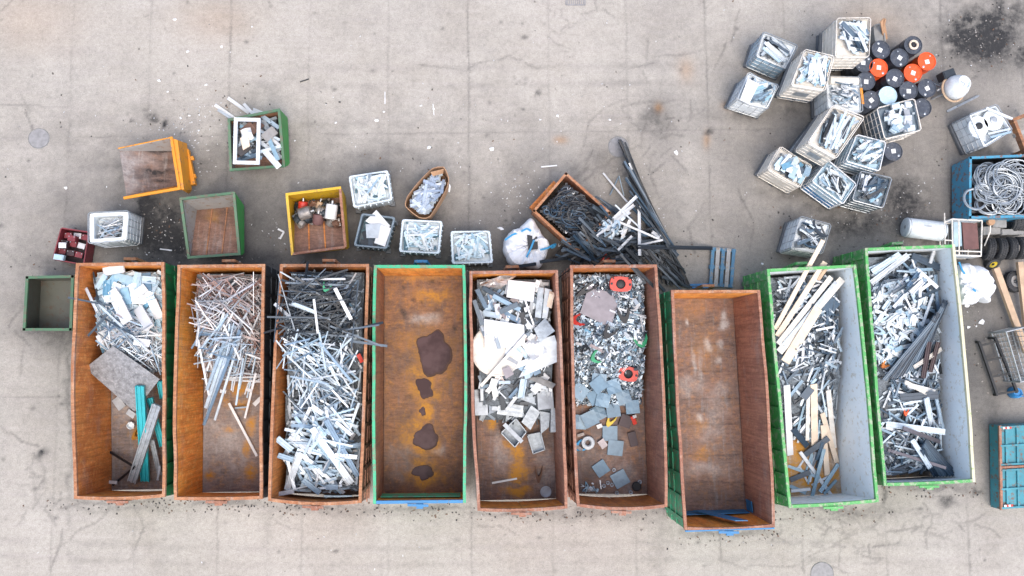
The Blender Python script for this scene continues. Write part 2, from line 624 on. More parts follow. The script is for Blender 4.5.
# ------------------------------------------------------------------ loose pieces
def prof_mesh(kind, bend=0):
    """piece of unit length, width and thickness along X"""
    sec = {
        'flat': [(-.5, -.5), (.5, -.5), (.5, .5), (-.5, .5)],
        'channel': [(-.5, .5), (-.5, -.5), (.5, -.5), (.5, .5), (.34, .5), (.34, -.1), (-.34, -.1), (-.34, .5)],
        'angle': [(-.5, -.5), (.5, -.5), (.5, -.2), (-.3, -.2), (-.3, .5), (-.5, .5)],
        'ridge': [(-.5, -.5), (.5, -.5), (.5, .5), (.36, .5), (.36, .1), (.08, .1), (.08, .38), (-.16, .38), (-.16, .1), (-.38, .1), (-.38, .5), (-.5, .5)],
        'round': [(.5*math.cos(a*math.pi/4), .5*math.sin(a*math.pi/4)) for a in range(8)],
    }[kind]
    mb = MB()
    n = len(sec)
    xs = [-.5, .5] if not bend else [-.5, -.3, -.1, .1, .3, .5]
    vs = []
    for x in xs:
        off = bend*(x*x*4-.3)
        for a, b in sec:
            vs.append((x, a+off, b))
    fs = []
    for i in range(len(xs)-1):
        fs += [(i*n+j, i*n+(j+1) % n, (i+1)*n+(j+1) % n, (i+1)*n+j) for j in range(n)]
    fs += [tuple(range(n))[::-1], tuple((len(xs)-1)*n+j for j in range(n))]
    mb.add(vs, fs, 0, kind == 'round')
    return mb


UNIT = {}
for k_ in ('flat', 'channel', 'angle', 'ridge', 'round'):
    UNIT[k_] = prof_mesh(k_)
UNIT['bent'] = prof_mesh('flat', 1.6)
UNIT['bowed'] = prof_mesh('round', 3.5)
CACHE = {}


def unit_mesh(kind, mat):
    k = (kind, mat)
    if k not in CACHE:
        CACHE[k] = UNIT[kind].mesh('piece_'+kind, [mat])
    return CACHE[k]


def put(name, x, y, yaw, L, w, t, kind, mat, label, cat, group=None, into=None, relax=.75, roll=None, maxslope=.45, lift=0.0, fixed=None):
    z0, sl = rest(x, y, yaw, L, w, t, relax, maxslope, True, fixed)
    roll = R(-.18, .18) if roll is None else roll
    e = (roll, -math.atan(sl), yaw)
    loc = (x, y, z0+t/2+.004+abs(math.sin(roll))*w*.3+lift)
    if into is not None:
        M = Matrix.Translation(loc) @ Euler(e).to_matrix().to_4x4() @ Matrix.Diagonal((L, w, t, 1))
        u = UNIT[kind]
        into.add([M @ Vector(v) for v in u.v], u.f, 0, kind in ('round', 'bowed'))
        return None
    o = bpy.data.objects.new(name, unit_mesh(kind, mat))
    o.location = loc
    o.rotation_euler = e
    o.scale = (L, w, t)
    COL.objects.link(o)
    return tag(o, label, cat, group)


def lay(name, p1, p2, z, wpx, t, kind, mat, label, cat='scrap', group=None, relax=.75, roll=None, maxslope=.45):
    """a straight piece whose ends are seen at two pixels, at about height z"""
    za = zb = z
    for _ in range(9):
        a, b = P(*p1, za), P(*p2, zb)
        d = b-a
        d.z = 0
        w = wpx*(CAMH-z)/F
        if _ < 8:
            z0, sl = rest((a.x+b.x)/2, (a.y+b.y)/2, math.atan2(d.y, d.x), d.length, w, t, relax, maxslope, False)
            k_ = .6 if _ < 5 else .35
            osc = abs(z0+t/2-sl*d.length/2-za)+abs(z0+t/2+sl*d.length/2-zb)
            za += k_*(z0+t/2-sl*d.length/2-za)
            zb += k_*(z0+t/2+sl*d.length/2-zb)
    if osc > .5:
        print('OSC', name, p1, p2, round(osc, 2), round(za, 2), round(zb, 2))
    fx = ((za+zb)/2-t/2, (zb-za)/max(.01, d.length))
    return put(name, (a.x+b.x)/2, (a.y+b.y)/2, math.atan2(d.y, d.x), math.hypot(d.length, zb-za), w, t, kind, mat, label, cat, group, None, relax, roll, maxslope, 0, fx)


def sheet(name, quad, z, t, mat, label, cat='sheet', group=None, tilt=None, crumple=0, n=6, lean=0, lift=0):
    """a thin panel with four corners seen at pixels; TILT gives each corner's extra height"""
    tilt = tilt or (0, 0, 0, 0)
    for _ in range(4):
        pts = [P(x, y, z+tl-sum(tilt)/4) for (x, y), tl in zip(quad, tilt)]
        poly = [(p.x, p.y) for p in pts]
        hs = []
        u = np.linspace(.1, .9, 7)
        for a in u:
            for b in u:
                q = (pts[0]*(1-a)+pts[1]*a)*(1-b)+(pts[3]*(1-a)+pts[2]*a)*b
                i, j = hidx(q.x, q.y)
                tl = (tilt[0]*(1-a)+tilt[1]*a)*(1-b)+(tilt[3]*(1-a)+tilt[2]*a)*b
                hs.append(float(HM[i, j])-tl)
        base = float(np.percentile(hs, 96))+lift
        z = base+t+sum(tilt)/4
    mb = MB()
    vs, fs = [], []
    for lay_ in (0, 1):
        for i in range(n+1):
            for j in range(n+1):
                a, b = i/n, j/n
                q = (pts[0]*(1-a)+pts[1]*a)*(1-b)+(pts[3]*(1-a)+pts[2]*a)*b
                zz = (tilt[0]*(1-a)+tilt[1]*a)*(1-b)+(tilt[3]*(1-a)+tilt[2]*a)*b
                cr = crumple*(vnoise(np.array([q.x*7.0]), np.array([q.y*7.0]))[0]-.5) if crumple else lean*math.sin(a*math.pi)
                vs.append((q.x, q.y, base+zz+cr+t*lay_))
    m = n+1
    o = m*m
    for i in range(n):
        for j in range(n):
            q = (i*m+j, (i+1)*m+j, (i+1)*m+j+1, i*m+j+1)
            fs.append(q[::-1])
            fs.append(tuple(x+o for x in q))
    for i in range(n):
        fs += [(i*m, (i+1)*m, (i+1)*m+o, i*m+o), ((i+1)*m+n, i*m+n, i*m+n+o, (i+1)*m+n+o), (i+1, i, i+o, i+1+o), (n*m+i, n*m+i+1, n*m+i+1+o, n*m+i+o)]
    mb.add(vs, fs, 0, bool(crumple))
    hpoly(poly, base+t*.8+sum(tilt)/4, 'max')
    return single(name, mb, mat, label, cat, group)


def pick(poly, clip, L, yaw, tries=12):
    xs, ys = [p[0] for p in poly], [p[1] for p in poly]
    for _ in range(tries):
        x, y = R(min(xs), max(xs)), R(min(ys), max(ys))
        if not inside(poly, np.array([x]), np.array([y]))[0]:
            continue
        if clip is None:
            return x, y
        ex = np.array([x+math.cos(yaw)*L/2, x-math.cos(yaw)*L/2])
        ey = np.array([y+math.sin(yaw)*L/2, y-math.sin(yaw)*L/2])
        if inside(clip, ex, ey).all():
            return x, y
    return None


def pile(name, poly_px, z, n, Lr, wr, tr, kinds, mats, yaw, label, cat, group, clip=None, into=None, relax=.7, maxslope=.45):
    """let N loose pieces fall one after another on a region"""
    poly = [P(x, y, z) for x, y in poly_px]
    for _ in range(n):
        L, w, t = R(*Lr), R(*wr), R(*tr)
        yw = yaw() if callable(yaw) else R(*yaw)
        for s in (1, .8, .6):
            q = pick(poly, clip, L*s, yw)
            if q:
                break
        if q is None:
            continue
        put(name, q[0], q[1], yw, L*s, w, t, random.choice(kinds), random.choice(mats), label, cat, group, into, relax, None, maxslope)


def mound(poly, hfun, into, step=.07, bump=.12, freq=3.0):
    """the body of a heap: a closed lumpy solid on the map's surface; also raises the map"""
    xs, ys = [p[0] for p in poly], [p[1] for p in poly]
    gx = np.arange(min(xs), max(xs)+step, step)
    gy = np.arange(min(ys), max(ys)+step, step)
    X, Y = np.meshgrid(gx, gy, indexing='ij')
    m = inside(poly, X, Y)
    i, j = hidx(X, Y)
    base = HM[i, j]
    Z = hfun(X, Y)+bump*(fbm(X*freq, Y*freq, 3)-.5)*2
    m &= Z > base+.02
    Z = np.where(m, Z, base-.02)
    idx = {}
    vs, fs = [], []
    nx, ny = X.shape
    for a in range(nx-1):
        for b in range(ny-1):
            if m[a, b] and m[a+1, b] and m[a, b+1] and m[a+1, b+1]:
                q = []
                for (c, d) in ((a, b), (a+1, b), (a+1, b+1), (a, b+1)):
                    if (c, d) not in idx:
                        idx[(c, d)] = len(vs)
                        vs.append((X[c, d], Y[c, d], Z[c, d]))
                    q.append(idx[(c, d)])
                fs.append(tuple(q))
    # skirt
    cnt = {}
    for f in fs:
        for k in range(4):
            e = (f[k], f[(k+1) % 4])
            cnt[tuple(sorted(e))] = cnt.get(tuple(sorted(e)), 0)+1
    low = {}
    for f in list(fs):
        for k in range(4):
            e = (f[k], f[(k+1) % 4])
            if cnt[tuple(sorted(e))] == 1:
                for q in e:
                    if q not in low:
                        low[q] = len(vs)
                        ii, jj = hidx(vs[q][0], vs[q][1])
                        vs.append((vs[q][0], vs[q][1], float(HM[ii, jj])+.004))
                fs.append((e[1], e[0], low[e[0]], low[e[1]]))
    into.add(vs, fs, 1)
    hpoly(poly, lambda x, y: hfun(x, y)+bump*(fbm(x*freq, y*freq, 3)-.5)*2, 'max')

# ------------------------------------------------------------------ ground: one sheet, with the yard's joints, cracks, dirt and painted contact shade
def build_ground():
    step = .036
    x0, x1, y0, y1 = -15.5, 18.0, -8.5, 14.0
    gx = np.arange(x0, x1, step)
    gy = np.arange(y0, y1, step)
    X, Y = np.meshgrid(gx, gy, indexing='ij')
    PX, PY = project(X, Y)
    nx, ny = X.shape
    n1 = fbm(X*.9, Y*.9, 5)
    n2 = fbm(X*3.1+7, Y*3.1, 5)
    n3 = fbm(X*.35+3, Y*.35+9, 4)
    wob = (n1-.5)*70
    wx, wy = PX+wob, PY+(n2-.5)*40+(n3-.5)*60

    def soft(cx, cy, rx, ry, e=1.0):
        d = ((wx-cx)/rx)**2+((wy-cy)/ry)**2
        return np.exp(-d**e)

    dirt = np.zeros_like(X)
    for cx, cy, rx, ry, a, e in (
        (300, 235, 190, 60, .62, 1.2), (560, 240, 120, 48, .55, 1.2), (840, 180, 110, 110, .5, 1.3), (170, 190, 130, 75, .45, 1),
        (960, 330, 60, 130, .62, 1.2), (930, 60, 130, 90, .38, 1), (400, 190, 260, 70, .36, 1.1), (740, 240, 80, 40, .2, 1),
        (700, 100, 70, 110, .22, 1), (30, 270, 60, 60, .25, 1), (180, 300, 160, 60, .4, 1), (60, 330, 40, 26, .35, 1),
        (520, 395, 480, 110, .40, 1.6), (1000, 250, 70, 150, .35, 1), (820, 420, 200, 90, .35, 1)):
        dirt = 1-(1-dirt)*(1-a*soft(cx, cy, rx, ry, e))
    dirt *= .72+.56*n1
    dirt += .30*(n3-.5)+.16*(n2-.5)+.05
    # black oil and soot, later joined by painted contact shade
    soot_shade = np.zeros_like(X)
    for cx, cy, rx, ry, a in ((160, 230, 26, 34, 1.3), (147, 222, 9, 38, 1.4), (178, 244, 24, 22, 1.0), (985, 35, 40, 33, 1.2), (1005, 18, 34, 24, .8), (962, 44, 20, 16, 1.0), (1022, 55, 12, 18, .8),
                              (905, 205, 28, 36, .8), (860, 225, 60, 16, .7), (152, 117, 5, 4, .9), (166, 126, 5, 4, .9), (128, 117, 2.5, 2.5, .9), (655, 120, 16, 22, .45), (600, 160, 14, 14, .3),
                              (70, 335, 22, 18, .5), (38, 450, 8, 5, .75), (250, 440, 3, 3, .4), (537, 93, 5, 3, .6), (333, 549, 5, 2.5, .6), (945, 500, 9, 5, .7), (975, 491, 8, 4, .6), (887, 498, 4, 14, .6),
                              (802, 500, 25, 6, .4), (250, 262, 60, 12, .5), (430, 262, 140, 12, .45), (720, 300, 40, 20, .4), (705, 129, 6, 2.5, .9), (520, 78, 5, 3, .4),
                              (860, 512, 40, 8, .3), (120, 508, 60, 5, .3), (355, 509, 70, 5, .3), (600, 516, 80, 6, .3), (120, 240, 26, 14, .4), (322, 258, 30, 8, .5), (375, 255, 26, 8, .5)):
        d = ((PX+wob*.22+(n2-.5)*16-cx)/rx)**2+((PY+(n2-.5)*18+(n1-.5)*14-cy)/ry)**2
        soot_shade = np.maximum(soot_shade, a*np.exp(-d)*np.clip(.35+1.5*n2, 0, 1.15))
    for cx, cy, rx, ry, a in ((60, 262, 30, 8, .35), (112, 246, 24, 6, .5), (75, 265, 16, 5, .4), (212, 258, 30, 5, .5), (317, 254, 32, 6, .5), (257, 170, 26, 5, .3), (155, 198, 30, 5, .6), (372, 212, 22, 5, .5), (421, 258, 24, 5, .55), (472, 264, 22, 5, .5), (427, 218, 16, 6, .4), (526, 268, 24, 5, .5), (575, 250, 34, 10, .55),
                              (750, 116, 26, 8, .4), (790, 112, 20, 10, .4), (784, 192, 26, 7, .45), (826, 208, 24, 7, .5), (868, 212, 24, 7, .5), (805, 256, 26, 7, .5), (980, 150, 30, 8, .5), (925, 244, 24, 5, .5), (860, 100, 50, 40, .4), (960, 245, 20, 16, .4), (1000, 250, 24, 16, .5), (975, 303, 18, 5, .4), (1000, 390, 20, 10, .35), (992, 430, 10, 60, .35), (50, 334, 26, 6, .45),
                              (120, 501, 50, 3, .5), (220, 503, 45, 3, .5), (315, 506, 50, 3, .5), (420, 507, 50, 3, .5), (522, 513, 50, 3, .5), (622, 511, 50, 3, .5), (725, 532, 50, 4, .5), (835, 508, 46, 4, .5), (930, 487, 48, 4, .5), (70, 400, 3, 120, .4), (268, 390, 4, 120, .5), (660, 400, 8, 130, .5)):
        d = ((PX+wob*.15+(n2-.5)*14-cx)/rx)**2+((PY+(n2-.5)*12+(n1-.5)*8-cy)/ry)**2  # contact shade painted with grime round bases and in container gaps
        soot_shade = np.maximum(soot_shade, a*np.exp(-d)*np.clip(.25+1.5*n2, 0, 1.1))
    # scattered small stains
    for _ in range(260):
        cx, cy, r = R(0, 1024), R(0, 576), R(.7, 2.4)
        d = ((PX-cx)/(r*R(.7, 1.6)))**2+((PY-cy)/r)**2
        soot_shade = np.maximum(soot_shade, R(.15, .6)*np.exp(-d))
    # warm rusty blotches and pale worn patches
    warm = np.zeros_like(X)
    for cx, cy, rx, ry, a in ((658, 108, 4, 5, .9), (706, 140, 4, 8, .5), (560, 140, 7, 4, .5), (685, 70, 8, 12, .35), (845, 95, 9, 5, .4), (725, 105, 5, 4, .5), (215, 20, 40, 22, .2), (870, 30, 30, 20, .25), (30, 20, 50, 30, .2)):
        warm = np.maximum(warm, a*np.exp(-((wx*.15+PX*.85-cx)/rx)**2-((PY-cy)/ry)**2))
    # cracks and joints
    crack = np.zeros_like(X)

    def mark(pts, a, wdt=1, jit=0.0, broken=0.0):
        pts = [P(*p) for p in pts]
        for p, q in zip(pts, pts[1:]):
            n = max(2, int((q-p).length/(step*.5)))
            ph = R(0, 50)
            for k in range(n):
                t = k/n
                o = p.lerp(q, t)
                if jit:
                    s = t*(q-p).length
                    o = o+Vector((vnoise(np.array([s*1.3+ph]), np.array([ph]))[0]-.5, vnoise(np.array([s*1.3+ph]), np.array([ph+31]))[0]-.5, 0))*jit
                    o = o+Vector((R(-1, 1), R(-1, 1), 0))*.02
                aa = a
                if broken:
                    aa *= .35+1.1*vnoise(np.array([o.x*1.7+ph]), np.array([o.y*1.7]))[0]
                i, j = int((o.x-x0)/step), int((o.y-y0)/step)
                for di in range(wdt):
                    if 0 <= i+di < nx and 0 <= j < ny:
                        crack[i+di, j] = max(crack[i+di, j], aa)
    top = [-8, 72, 150, 230.5, 310, 389, 469, 549.5, 627.5, 707, 786, 865, 944, 1023]
    bot = [-31, 52, 135, 218, 302, 389, 472, 554, 637, 721, 803, 887, 970, 1053]
    for k, (a, b) in enumerate(zip(top, bot)):
        s = (b-a)/475
        mark([(a-s*110, -40), (b+s*90, 640)], .26 if k % 3 else .42, 1, .05, 1.0)
    for y, a in ((-125, .3), (137, .3), (396, .35), (655, .3)):
        mark([(-60, y+1.2), (1090, y-12)], a, 1, 0, .9)
    mark([(-10, 104), (70, 106)], .5, 1, 0, .4)
    rc = [[(420, 64), (470, 70), (500, 58), (512, 52), (525, 60), (540, 66)],
          [(540, 16), (560, 34), (585, 16), (600, 10), (612, 18)], [(600, 10), (592, -5)], [(630, 65), (660, 58), (707, 48)],
          [(585, 145), (590, 120), (605, 105), (625, 100), (660, 102), (690, 105), (707, 98)], [(640, 132), (655, 112), (668, 122), (672, 145), (662, 160)],
          [(655, 150), (652, 172), (668, 160), (687, 175)], [(655, 150), (640, 160), (648, 150)], [(630, 118), (642, 135), (640, 150)], [(590, 160), (575, 180), (592, 150)], [(600, 168), (620, 155)],
          [(653, 84), (646, 70), (650, 40)], [(668, 112), (680, 132)], [(662, 200), (650, 176)],
          [(0, 424), (12, 432), (24, 440), (38, 450), (45, 458)], [(38, 450), (46, 470), (44, 490), (30, 510), (14, 530)], [(45, 505), (60, 528), (52, 570)], [(60, 506), (110, 505), (70, 540), (52, 548)],
          [(38, 455), (30, 470), (36, 500)], [(0, 250), (25, 262), (60, 268)], [(22, 300), (12, 330), (28, 345), (20, 380)], [(45, 345), (60, 332), (55, 350)],
          [(720, 558), (750, 568), (800, 565), (803, 572), (806, 560)], [(803, 566), (812, 555), (840, 540), (860, 530), (880, 520), (887, 514)], [(808, 552), (826, 538), (842, 530), (850, 540)],
          [(806, 512), (830, 520), (845, 508), (868, 516)], [(812, 525), (824, 532), (832, 522)], [(840, 545), (838, 565), (848, 575)], [(868, 560), (866, 545)], [(887, 530), (925, 526), (950, 540)],
          [(850, 518), (856, 505), (862, 510)], [(925, 500), (935, 515), (930, 530)], [(960, 530), (975, 520), (1000, 540)], [(886, 505), (900, 512), (915, 508)],
          [(135, 510), (142, 530), (130, 560)], [(290, 508), (278, 520), (302, 530)], [(480, 530), (500, 528), (520, 535)], [(20, 88), (30, 110), (35, 130)], [(0, 15), (12, 0)],
          [(720, 70), (730, 40), (742, 10)], [(740, 190), (755, 220), (750, 250)], [(700, 200), (690, 230), (700, 255)]]
    for c in rc:
        mark(c, R(.28, .5), 1, .28, .7)
    # webs of fine cracks
    for cx, cy, rr, n in ((655, 120, 40, 16), (845, 535, 55, 22), (60, 340, 25, 8), (930, 520, 50, 14), (590, 170, 30, 8), (560, 30, 30, 6), (30, 480, 30, 6)):
        for _ in range(n):
            a, L = R(0, 6.3), R(6, 16)
            x, y = cx+random.gauss(0, rr*.5), cy+random.gauss(0, rr*.35)
            b = a+R(-.9, .9)
            mark([(x, y), (x+math.cos(a)*L, y+math.sin(a)*L*.7), (x+math.cos(a)*L+math.cos(b)*L, y+math.sin(a)*L*.7+math.sin(b)*L*.7)], R(.28, .5), 1, .12, .6)
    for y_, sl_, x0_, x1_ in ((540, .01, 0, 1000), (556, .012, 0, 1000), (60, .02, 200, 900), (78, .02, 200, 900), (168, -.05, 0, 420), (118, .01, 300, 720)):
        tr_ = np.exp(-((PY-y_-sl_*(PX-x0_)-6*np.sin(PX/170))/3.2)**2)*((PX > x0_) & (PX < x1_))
        soot_shade = np.maximum(soot_shade, .16*tr_*np.clip(2.2*n1-.5, 0, 1)*(.6+.8*n2))
    blur = crack.copy()
    blur[1:-1, 1:-1] = np.maximum(crack[1:-1, 1:-1], .28*(crack[:-2, 1:-1]+crack[2:, 1:-1]+crack[1:-1, :-2]+crack[1:-1, 2:])*.7)
    me = bpy.data.meshes.new('ground')
    k = np.arange(nx*ny).reshape(nx, ny)
    faces = np.stack([k[:-1, :-1], k[1:, :-1], k[1:, 1:], k[:-1, 1:]], -1).reshape(-1, 4)
    far = 260.0
    bx0, bx1, by0, by1 = gx[0], gx[-1], gy[0], gy[-1]
    ring = np.array([(-far, -far, 0), (far, -far, 0), (far, far, 0), (-far, far, 0)])
    V = np.concatenate([np.stack([X.ravel(), Y.ravel(), np.zeros(nx*ny)], -1), ring])
    c = [k[0, 0], k[-1, 0], k[-1, -1], k[0, -1]]
    o = nx*ny
    ringf = np.array([(o, o+1, c[1], c[0]), (o+1, o+2, c[2], c[1]), (o+2, o+3, c[3], c[2]), (o+3, o, c[0], c[3])])
    Fc = np.concatenate([faces, ringf])
    me.vertices.add(len(V))
    me.vertices.foreach_set('co', V.ravel())
    me.loops.add(len(Fc)*4)
    me.loops.foreach_set('vertex_index', Fc.ravel())
    me.polygons.add(len(Fc))
    me.polygons.foreach_set('loop_start', np.arange(len(Fc))*4)
    me.polygons.foreach_set('loop_total', np.full(len(Fc), 4))
    me.update(calc_edges=True)
    for nm, arr, d in (('dirt', np.clip(dirt, 0, 1), .3), ('soot_shade', np.clip(soot_shade, 0, 1), 0), ('crack', np.clip(blur, 0, 1), 0), ('warm', warm, 0)):
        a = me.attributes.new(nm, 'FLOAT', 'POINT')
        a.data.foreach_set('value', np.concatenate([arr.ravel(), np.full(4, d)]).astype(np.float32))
    t = NT('yard_concrete')

    def att(nm):
        n = t.node('ShaderNodeAttribute')
        n.attribute_name = nm
        return n.outputs['Fac']
    p = t.pos()
    big = t.noise(.55, 6, .6, p, .4)
    mid = t.noise(3.0, 6, .65, p)
    fine = t.noise(30, 5, .75, p)
    blotch = t.noise(9, 5, .7, p)
    str_ = t.noise(2.4, 5, .6, t.pos((.25, 2.6, 1)))
    base = t.mix(t.ramp(big, [(.35, 0), (.65, 1)]), (.360, .332, .290), (.412, .386, .343))
    base = t.mix(t.ramp(str_, [(.45, 0), (.7, .5)]), base, (.41, .375, .345))
    grey = t.mix(t.ramp(mid, [(.35, 0), (.65, 1)]), (.084, .081, .079), (.134, .128, .122))
    d = t.math('ADD', att('dirt'), t.math('MULTIPLY', t.math('SUBTRACT', mid, .5), .45))
    col = t.mix(t.ramp(d, [(.02, 0), (.88, 1)]), base, grey)
    col = t.mix(att('warm'), col, (.36, .2, .09))
    s = t.math('MULTIPLY', att('soot_shade'), t.ramp(t.noise(7, 6, .75, p), [(.3, .6), (.58, 1.25)]))
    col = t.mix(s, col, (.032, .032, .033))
    col = t.mix(t.math('MULTIPLY', att('crack'), .72), col, (.075, .07, .066))
    spk = t.ramp(t.noise(95, 2, .5, p), [(.33, .72), (.5, 1.0), (.7, 1.16)])
    col = t.mix(1.0, col, spk, 'MULTIPLY')
    col = t.mix(1.0, col, t.ramp(fine, [(.3, .76), (.7, 1.16)]), 'MULTIPLY')
    col = t.mix(1.0, col, t.ramp(blotch, [(.3, .84), (.5, 1.0), (.7, 1.10)]), 'MULTIPLY')
    t.bump(t.math('SUBTRACT', fine, t.math('MULTIPLY', att('crack'), 1.5)), .25, .012)
    t.out(col, .85, 0, .3)
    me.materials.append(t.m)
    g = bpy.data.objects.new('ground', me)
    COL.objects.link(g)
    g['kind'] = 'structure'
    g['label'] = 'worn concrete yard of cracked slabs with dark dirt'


build_ground()


# ------------------------------------------------------------------ roll-off containers
RIM = 2.2
FLOORZ = .2


class Quad:
    """four ground-plan corners: top-left, top-right, bottom-right, bottom-left in the photo"""
    def __init__(s, px, z=RIM):
        s.c = [Vector((P(x, y, z).x, P(x, y, z).y)) for x, y in px]
        s.ax = ((s.c[1]-s.c[0])+(s.c[2]-s.c[3])).normalized()
        s.ay = ((s.c[3]-s.c[0])+(s.c[2]-s.c[1])).normalized()

    def at(s, u, v):
        a, b, c, d = s.c
        return (a*(1-u)+b*u)*(1-v)+(d*(1-u)+c*u)*v

    def inset(s, m):
        a, b, c, d = s.c
        return [a+s.ax*m+s.ay*m, b-s.ax*m+s.ay*m, c-s.ax*m-s.ay*m, d+s.ax*m-s.ay*m]


def container(px, label, outer, inner, rim, floor, end_in=None, end_rim=None, bulge=(.05, .05), rear_bow=.05, hook='rim_orange', latch='rim_rust', marks=(), lean=.0):
    Q = Quad(px)
    ctr = Q.at(.5, .5)
    root = thing('scrap_container', label, 'container', (ctr.x, ctr.y, 0), 'open roll-off containers in a row')
    end_in = end_in or inner
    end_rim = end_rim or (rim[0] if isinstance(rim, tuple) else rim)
    N = 14
    sd_ = R(0, 60)
    zt = RIM-.09
    for side in (0, 1):
        sg = 1 if side == 0 else -1            # inward
        b = bulge[side]

        def line(v, off, top):
            p = Q.at(side, v)+(Q.ay*lean if v > .99 and not top else Q.ax*0)
            wv = .035*(vnoise(np.array([v*7+side*9+sd_]), np.array([sd_]))[0]-.5)*(1 if top else .2) if .01 < v < .99 else 0
            return p+Q.ax*sg*(off+wv-b*4*v*(1-v)*(1 if top else .35))
        w = MB()
        vs = []
        for k in range(N+1):
            v = k/N
            for z, top in ((.16, 0), (zt, 1)):
                for off in (.04, .072):
                    p = line(v, off, top)
                    vs.append((p.x, p.y, z))
        for k in range(N):
            o, n = k*4, k*4+4
            w.add([vs[q] for q in (o, n, n+2, o+2)], [(0, 1, 2, 3)], 0)
            w.add([vs[q] for q in (o+1, n+1, n+3, o+3)], [(3, 2, 1, 0)], 1)
            w.add([vs[q] for q in (o+2, n+2, n+3, o+3)], [(0, 1, 2, 3)], 0)
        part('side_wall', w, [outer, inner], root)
        r = MB()
        for k in range(11):
            v = .035+k*.093
            for z0, z1, aa, bb in ((.17, 1.05, 0, 0), (1.05, zt-.02, 0, 1)):
                p0, p1 = line(v, .004, 0), line(v, .004, 1)
                q0, q1 = line(v, .036, 0), line(v, .036, 1)
                m0, m1 = p0.lerp(p1, .5), q0.lerp(q1, .5)
                a0, a1 = (p0, m0) if bb == 0 else (m0, p1)
                c0, c1 = (q0, m1) if bb == 0 else (m1, q1)
                h = Q.ay*.05
                r.hexa([(a0-h).to_3d()+Vector((0, 0, z0)), (a0+h).to_3d()+Vector((0, 0, z0)), (c0+h).to_3d()+Vector((0, 0, z0)), (c0-h).to_3d()+Vector((0, 0, z0))],
                       [(a1-h).to_3d()+Vector((0, 0, z1)), (a1+h).to_3d()+Vector((0, 0, z1)), (c1+h).to_3d()+Vector((0, 0, z1)), (c1-h).to_3d()+Vector((0, 0, z1))])
        for z in (.3, .8, 1.35):
            pts = [line(k/N, .022, z > 1) for k in range(N+1)]
            for p, q in zip(pts, pts[1:]):
                r.bar(p.to_3d()+Vector((0, 0, z)), q.to_3d()+Vector((0, 0, z)), .03, .06)
        part('rib', r, outer, root)
        rail = MB()
        for k in range(N):
            a, b_ = line(k/N, 0, 1), line((k+1)/N, 0, 1)
            c, d = line((k+1)/N, .075, 1), line(k/N, .075, 1)
            if k == 0:
                pass
            rail.hexa([(*q, zt+.001) for q in (a, b_, c, d)], [(*q, RIM) for q in (a, b_, c, d)])
        part('top_rail', rail, rim[side] if isinstance(rim, tuple) else rim, root)
    # front wall and rear door
    for end in (0, 1):
        sg = 1 if end == 0 else -1
        bow = 0 if end == 0 else rear_bow
        pts = []
        for k in range(9):
            u = .034+.932*k/8
            pts.append(Q.at(u, end)-Q.ay*sg*bow*4*u*(1-u))
        leaves = ((0, 8),) if end == 0 else ((0, 4), (4, 8))
        for a, b_ in leaves:
            w = MB()
            for k in range(a, b_):
                p, q = pts[k], pts[k+1]
                if end and k == 3:
                    q = q-Q.ax*.006
                if end and k == 4:
                    p = p+Q.ax*.006
                o, i = Q.ay*sg*.038, Q.ay*sg*.072
                ln = Q.ay*lean*end
                vs = [(*(p+o+ln), .16), (*(q+o+ln), .16), (*(q+o), zt), (*(p+o), zt), (*(p+i+ln), .16), (*(q+i+ln), .16), (*(q+i), zt), (*(p+i), zt)]
                w.add(vs, [(0, 1, 2, 3), (3, 2, 6, 7)], 0)
                w.add([vs[4], vs[5], vs[6], vs[7]], [(0, 1, 2, 3)], 1)
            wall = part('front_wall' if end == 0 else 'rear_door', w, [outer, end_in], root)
            if end == 1:
                h = MB()
                m = pts[4]+Q.ax*(.05 if a else -.05)-Q.ay*.02
                h.tube([(*(m+Q.ay*(lean+.06)), .25), (*(m+Q.ay*.06), RIM-.05)], .022, 6)
                part('lock_bar', h, latch, wall)
        rail = MB()
        for k in range(8):
            p, q = pts[k], pts[k+1]
            if k == 0:
                p = p+Q.ax*sg*0
            i = Q.ay*sg*.077
            rail.hexa([(*x, zt+.002) for x in (p, q, q+i, p+i)], [(*x, RIM+.004) for x in (p, q, q+i, p+i)])
        part('top_rail', rail, end_rim[end] if isinstance(end_rim, tuple) else end_rim, root)
        if end == 1:
            l = MB()
            m = pts[4]
            l.bar((*(m-Q.ax*.30-Q.ay*-.03), RIM+.02), (*(m+Q.ax*.22-Q.ay*-.05), RIM+.03), .06, .03)
            l.box((*(m+Q.ax*.0-Q.ay*-.06), RIM-.04), (.18, .14, .07), 0)
            part('latch', l, latch, root)
    hk = MB()
    f = Q.at(.5, 0)-Q.ay*.01
    for s in (-.28, .28):
        a = f+Q.ax*s
        hk.bar((*(a-Q.ay*.03), .2), (*(f+Q.ax*s*.5-Q.ay*.16), 1.55), .07)
    hk.bar((*(f-Q.ax*.16-Q.ay*.16), 1.55), (*(f+Q.ax*.16-Q.ay*.16), 1.55), .07)
    part('hook_bar', hk, hook, root)
    fq = Q.inset(.076)
    fq = [fq[0], fq[1], fq[2]+Q.ay*lean, fq[3]+Q.ay*lean]
    fo = marked_floor('floor', [(*p, FLOORZ) for p in fq], floor, root, marks)
    sk = MB()
    for u in (.28, .72):
        a, b_ = Q.at(u, .03), Q.at(u, .97)
        sk.bar((*a, .082), (*b_, .082), .12, .16)
    part('skid', sk, 'dark_steel', root)
    # things can lie on the rim and the floor
    hpoly([Q.at(0, 0)-Q.ax*bulge[0]*.7, Q.at(1, 0), Q.at(1, 1)+Q.ax*bulge[1]*.7, Q.at(0, 1)], RIM)
    hq = Q.inset(.06)
    hpoly([hq[0], hq[1], hq[2]+Q.ay*lean*.8, hq[3]+Q.ay*lean*.8], FLOORZ)
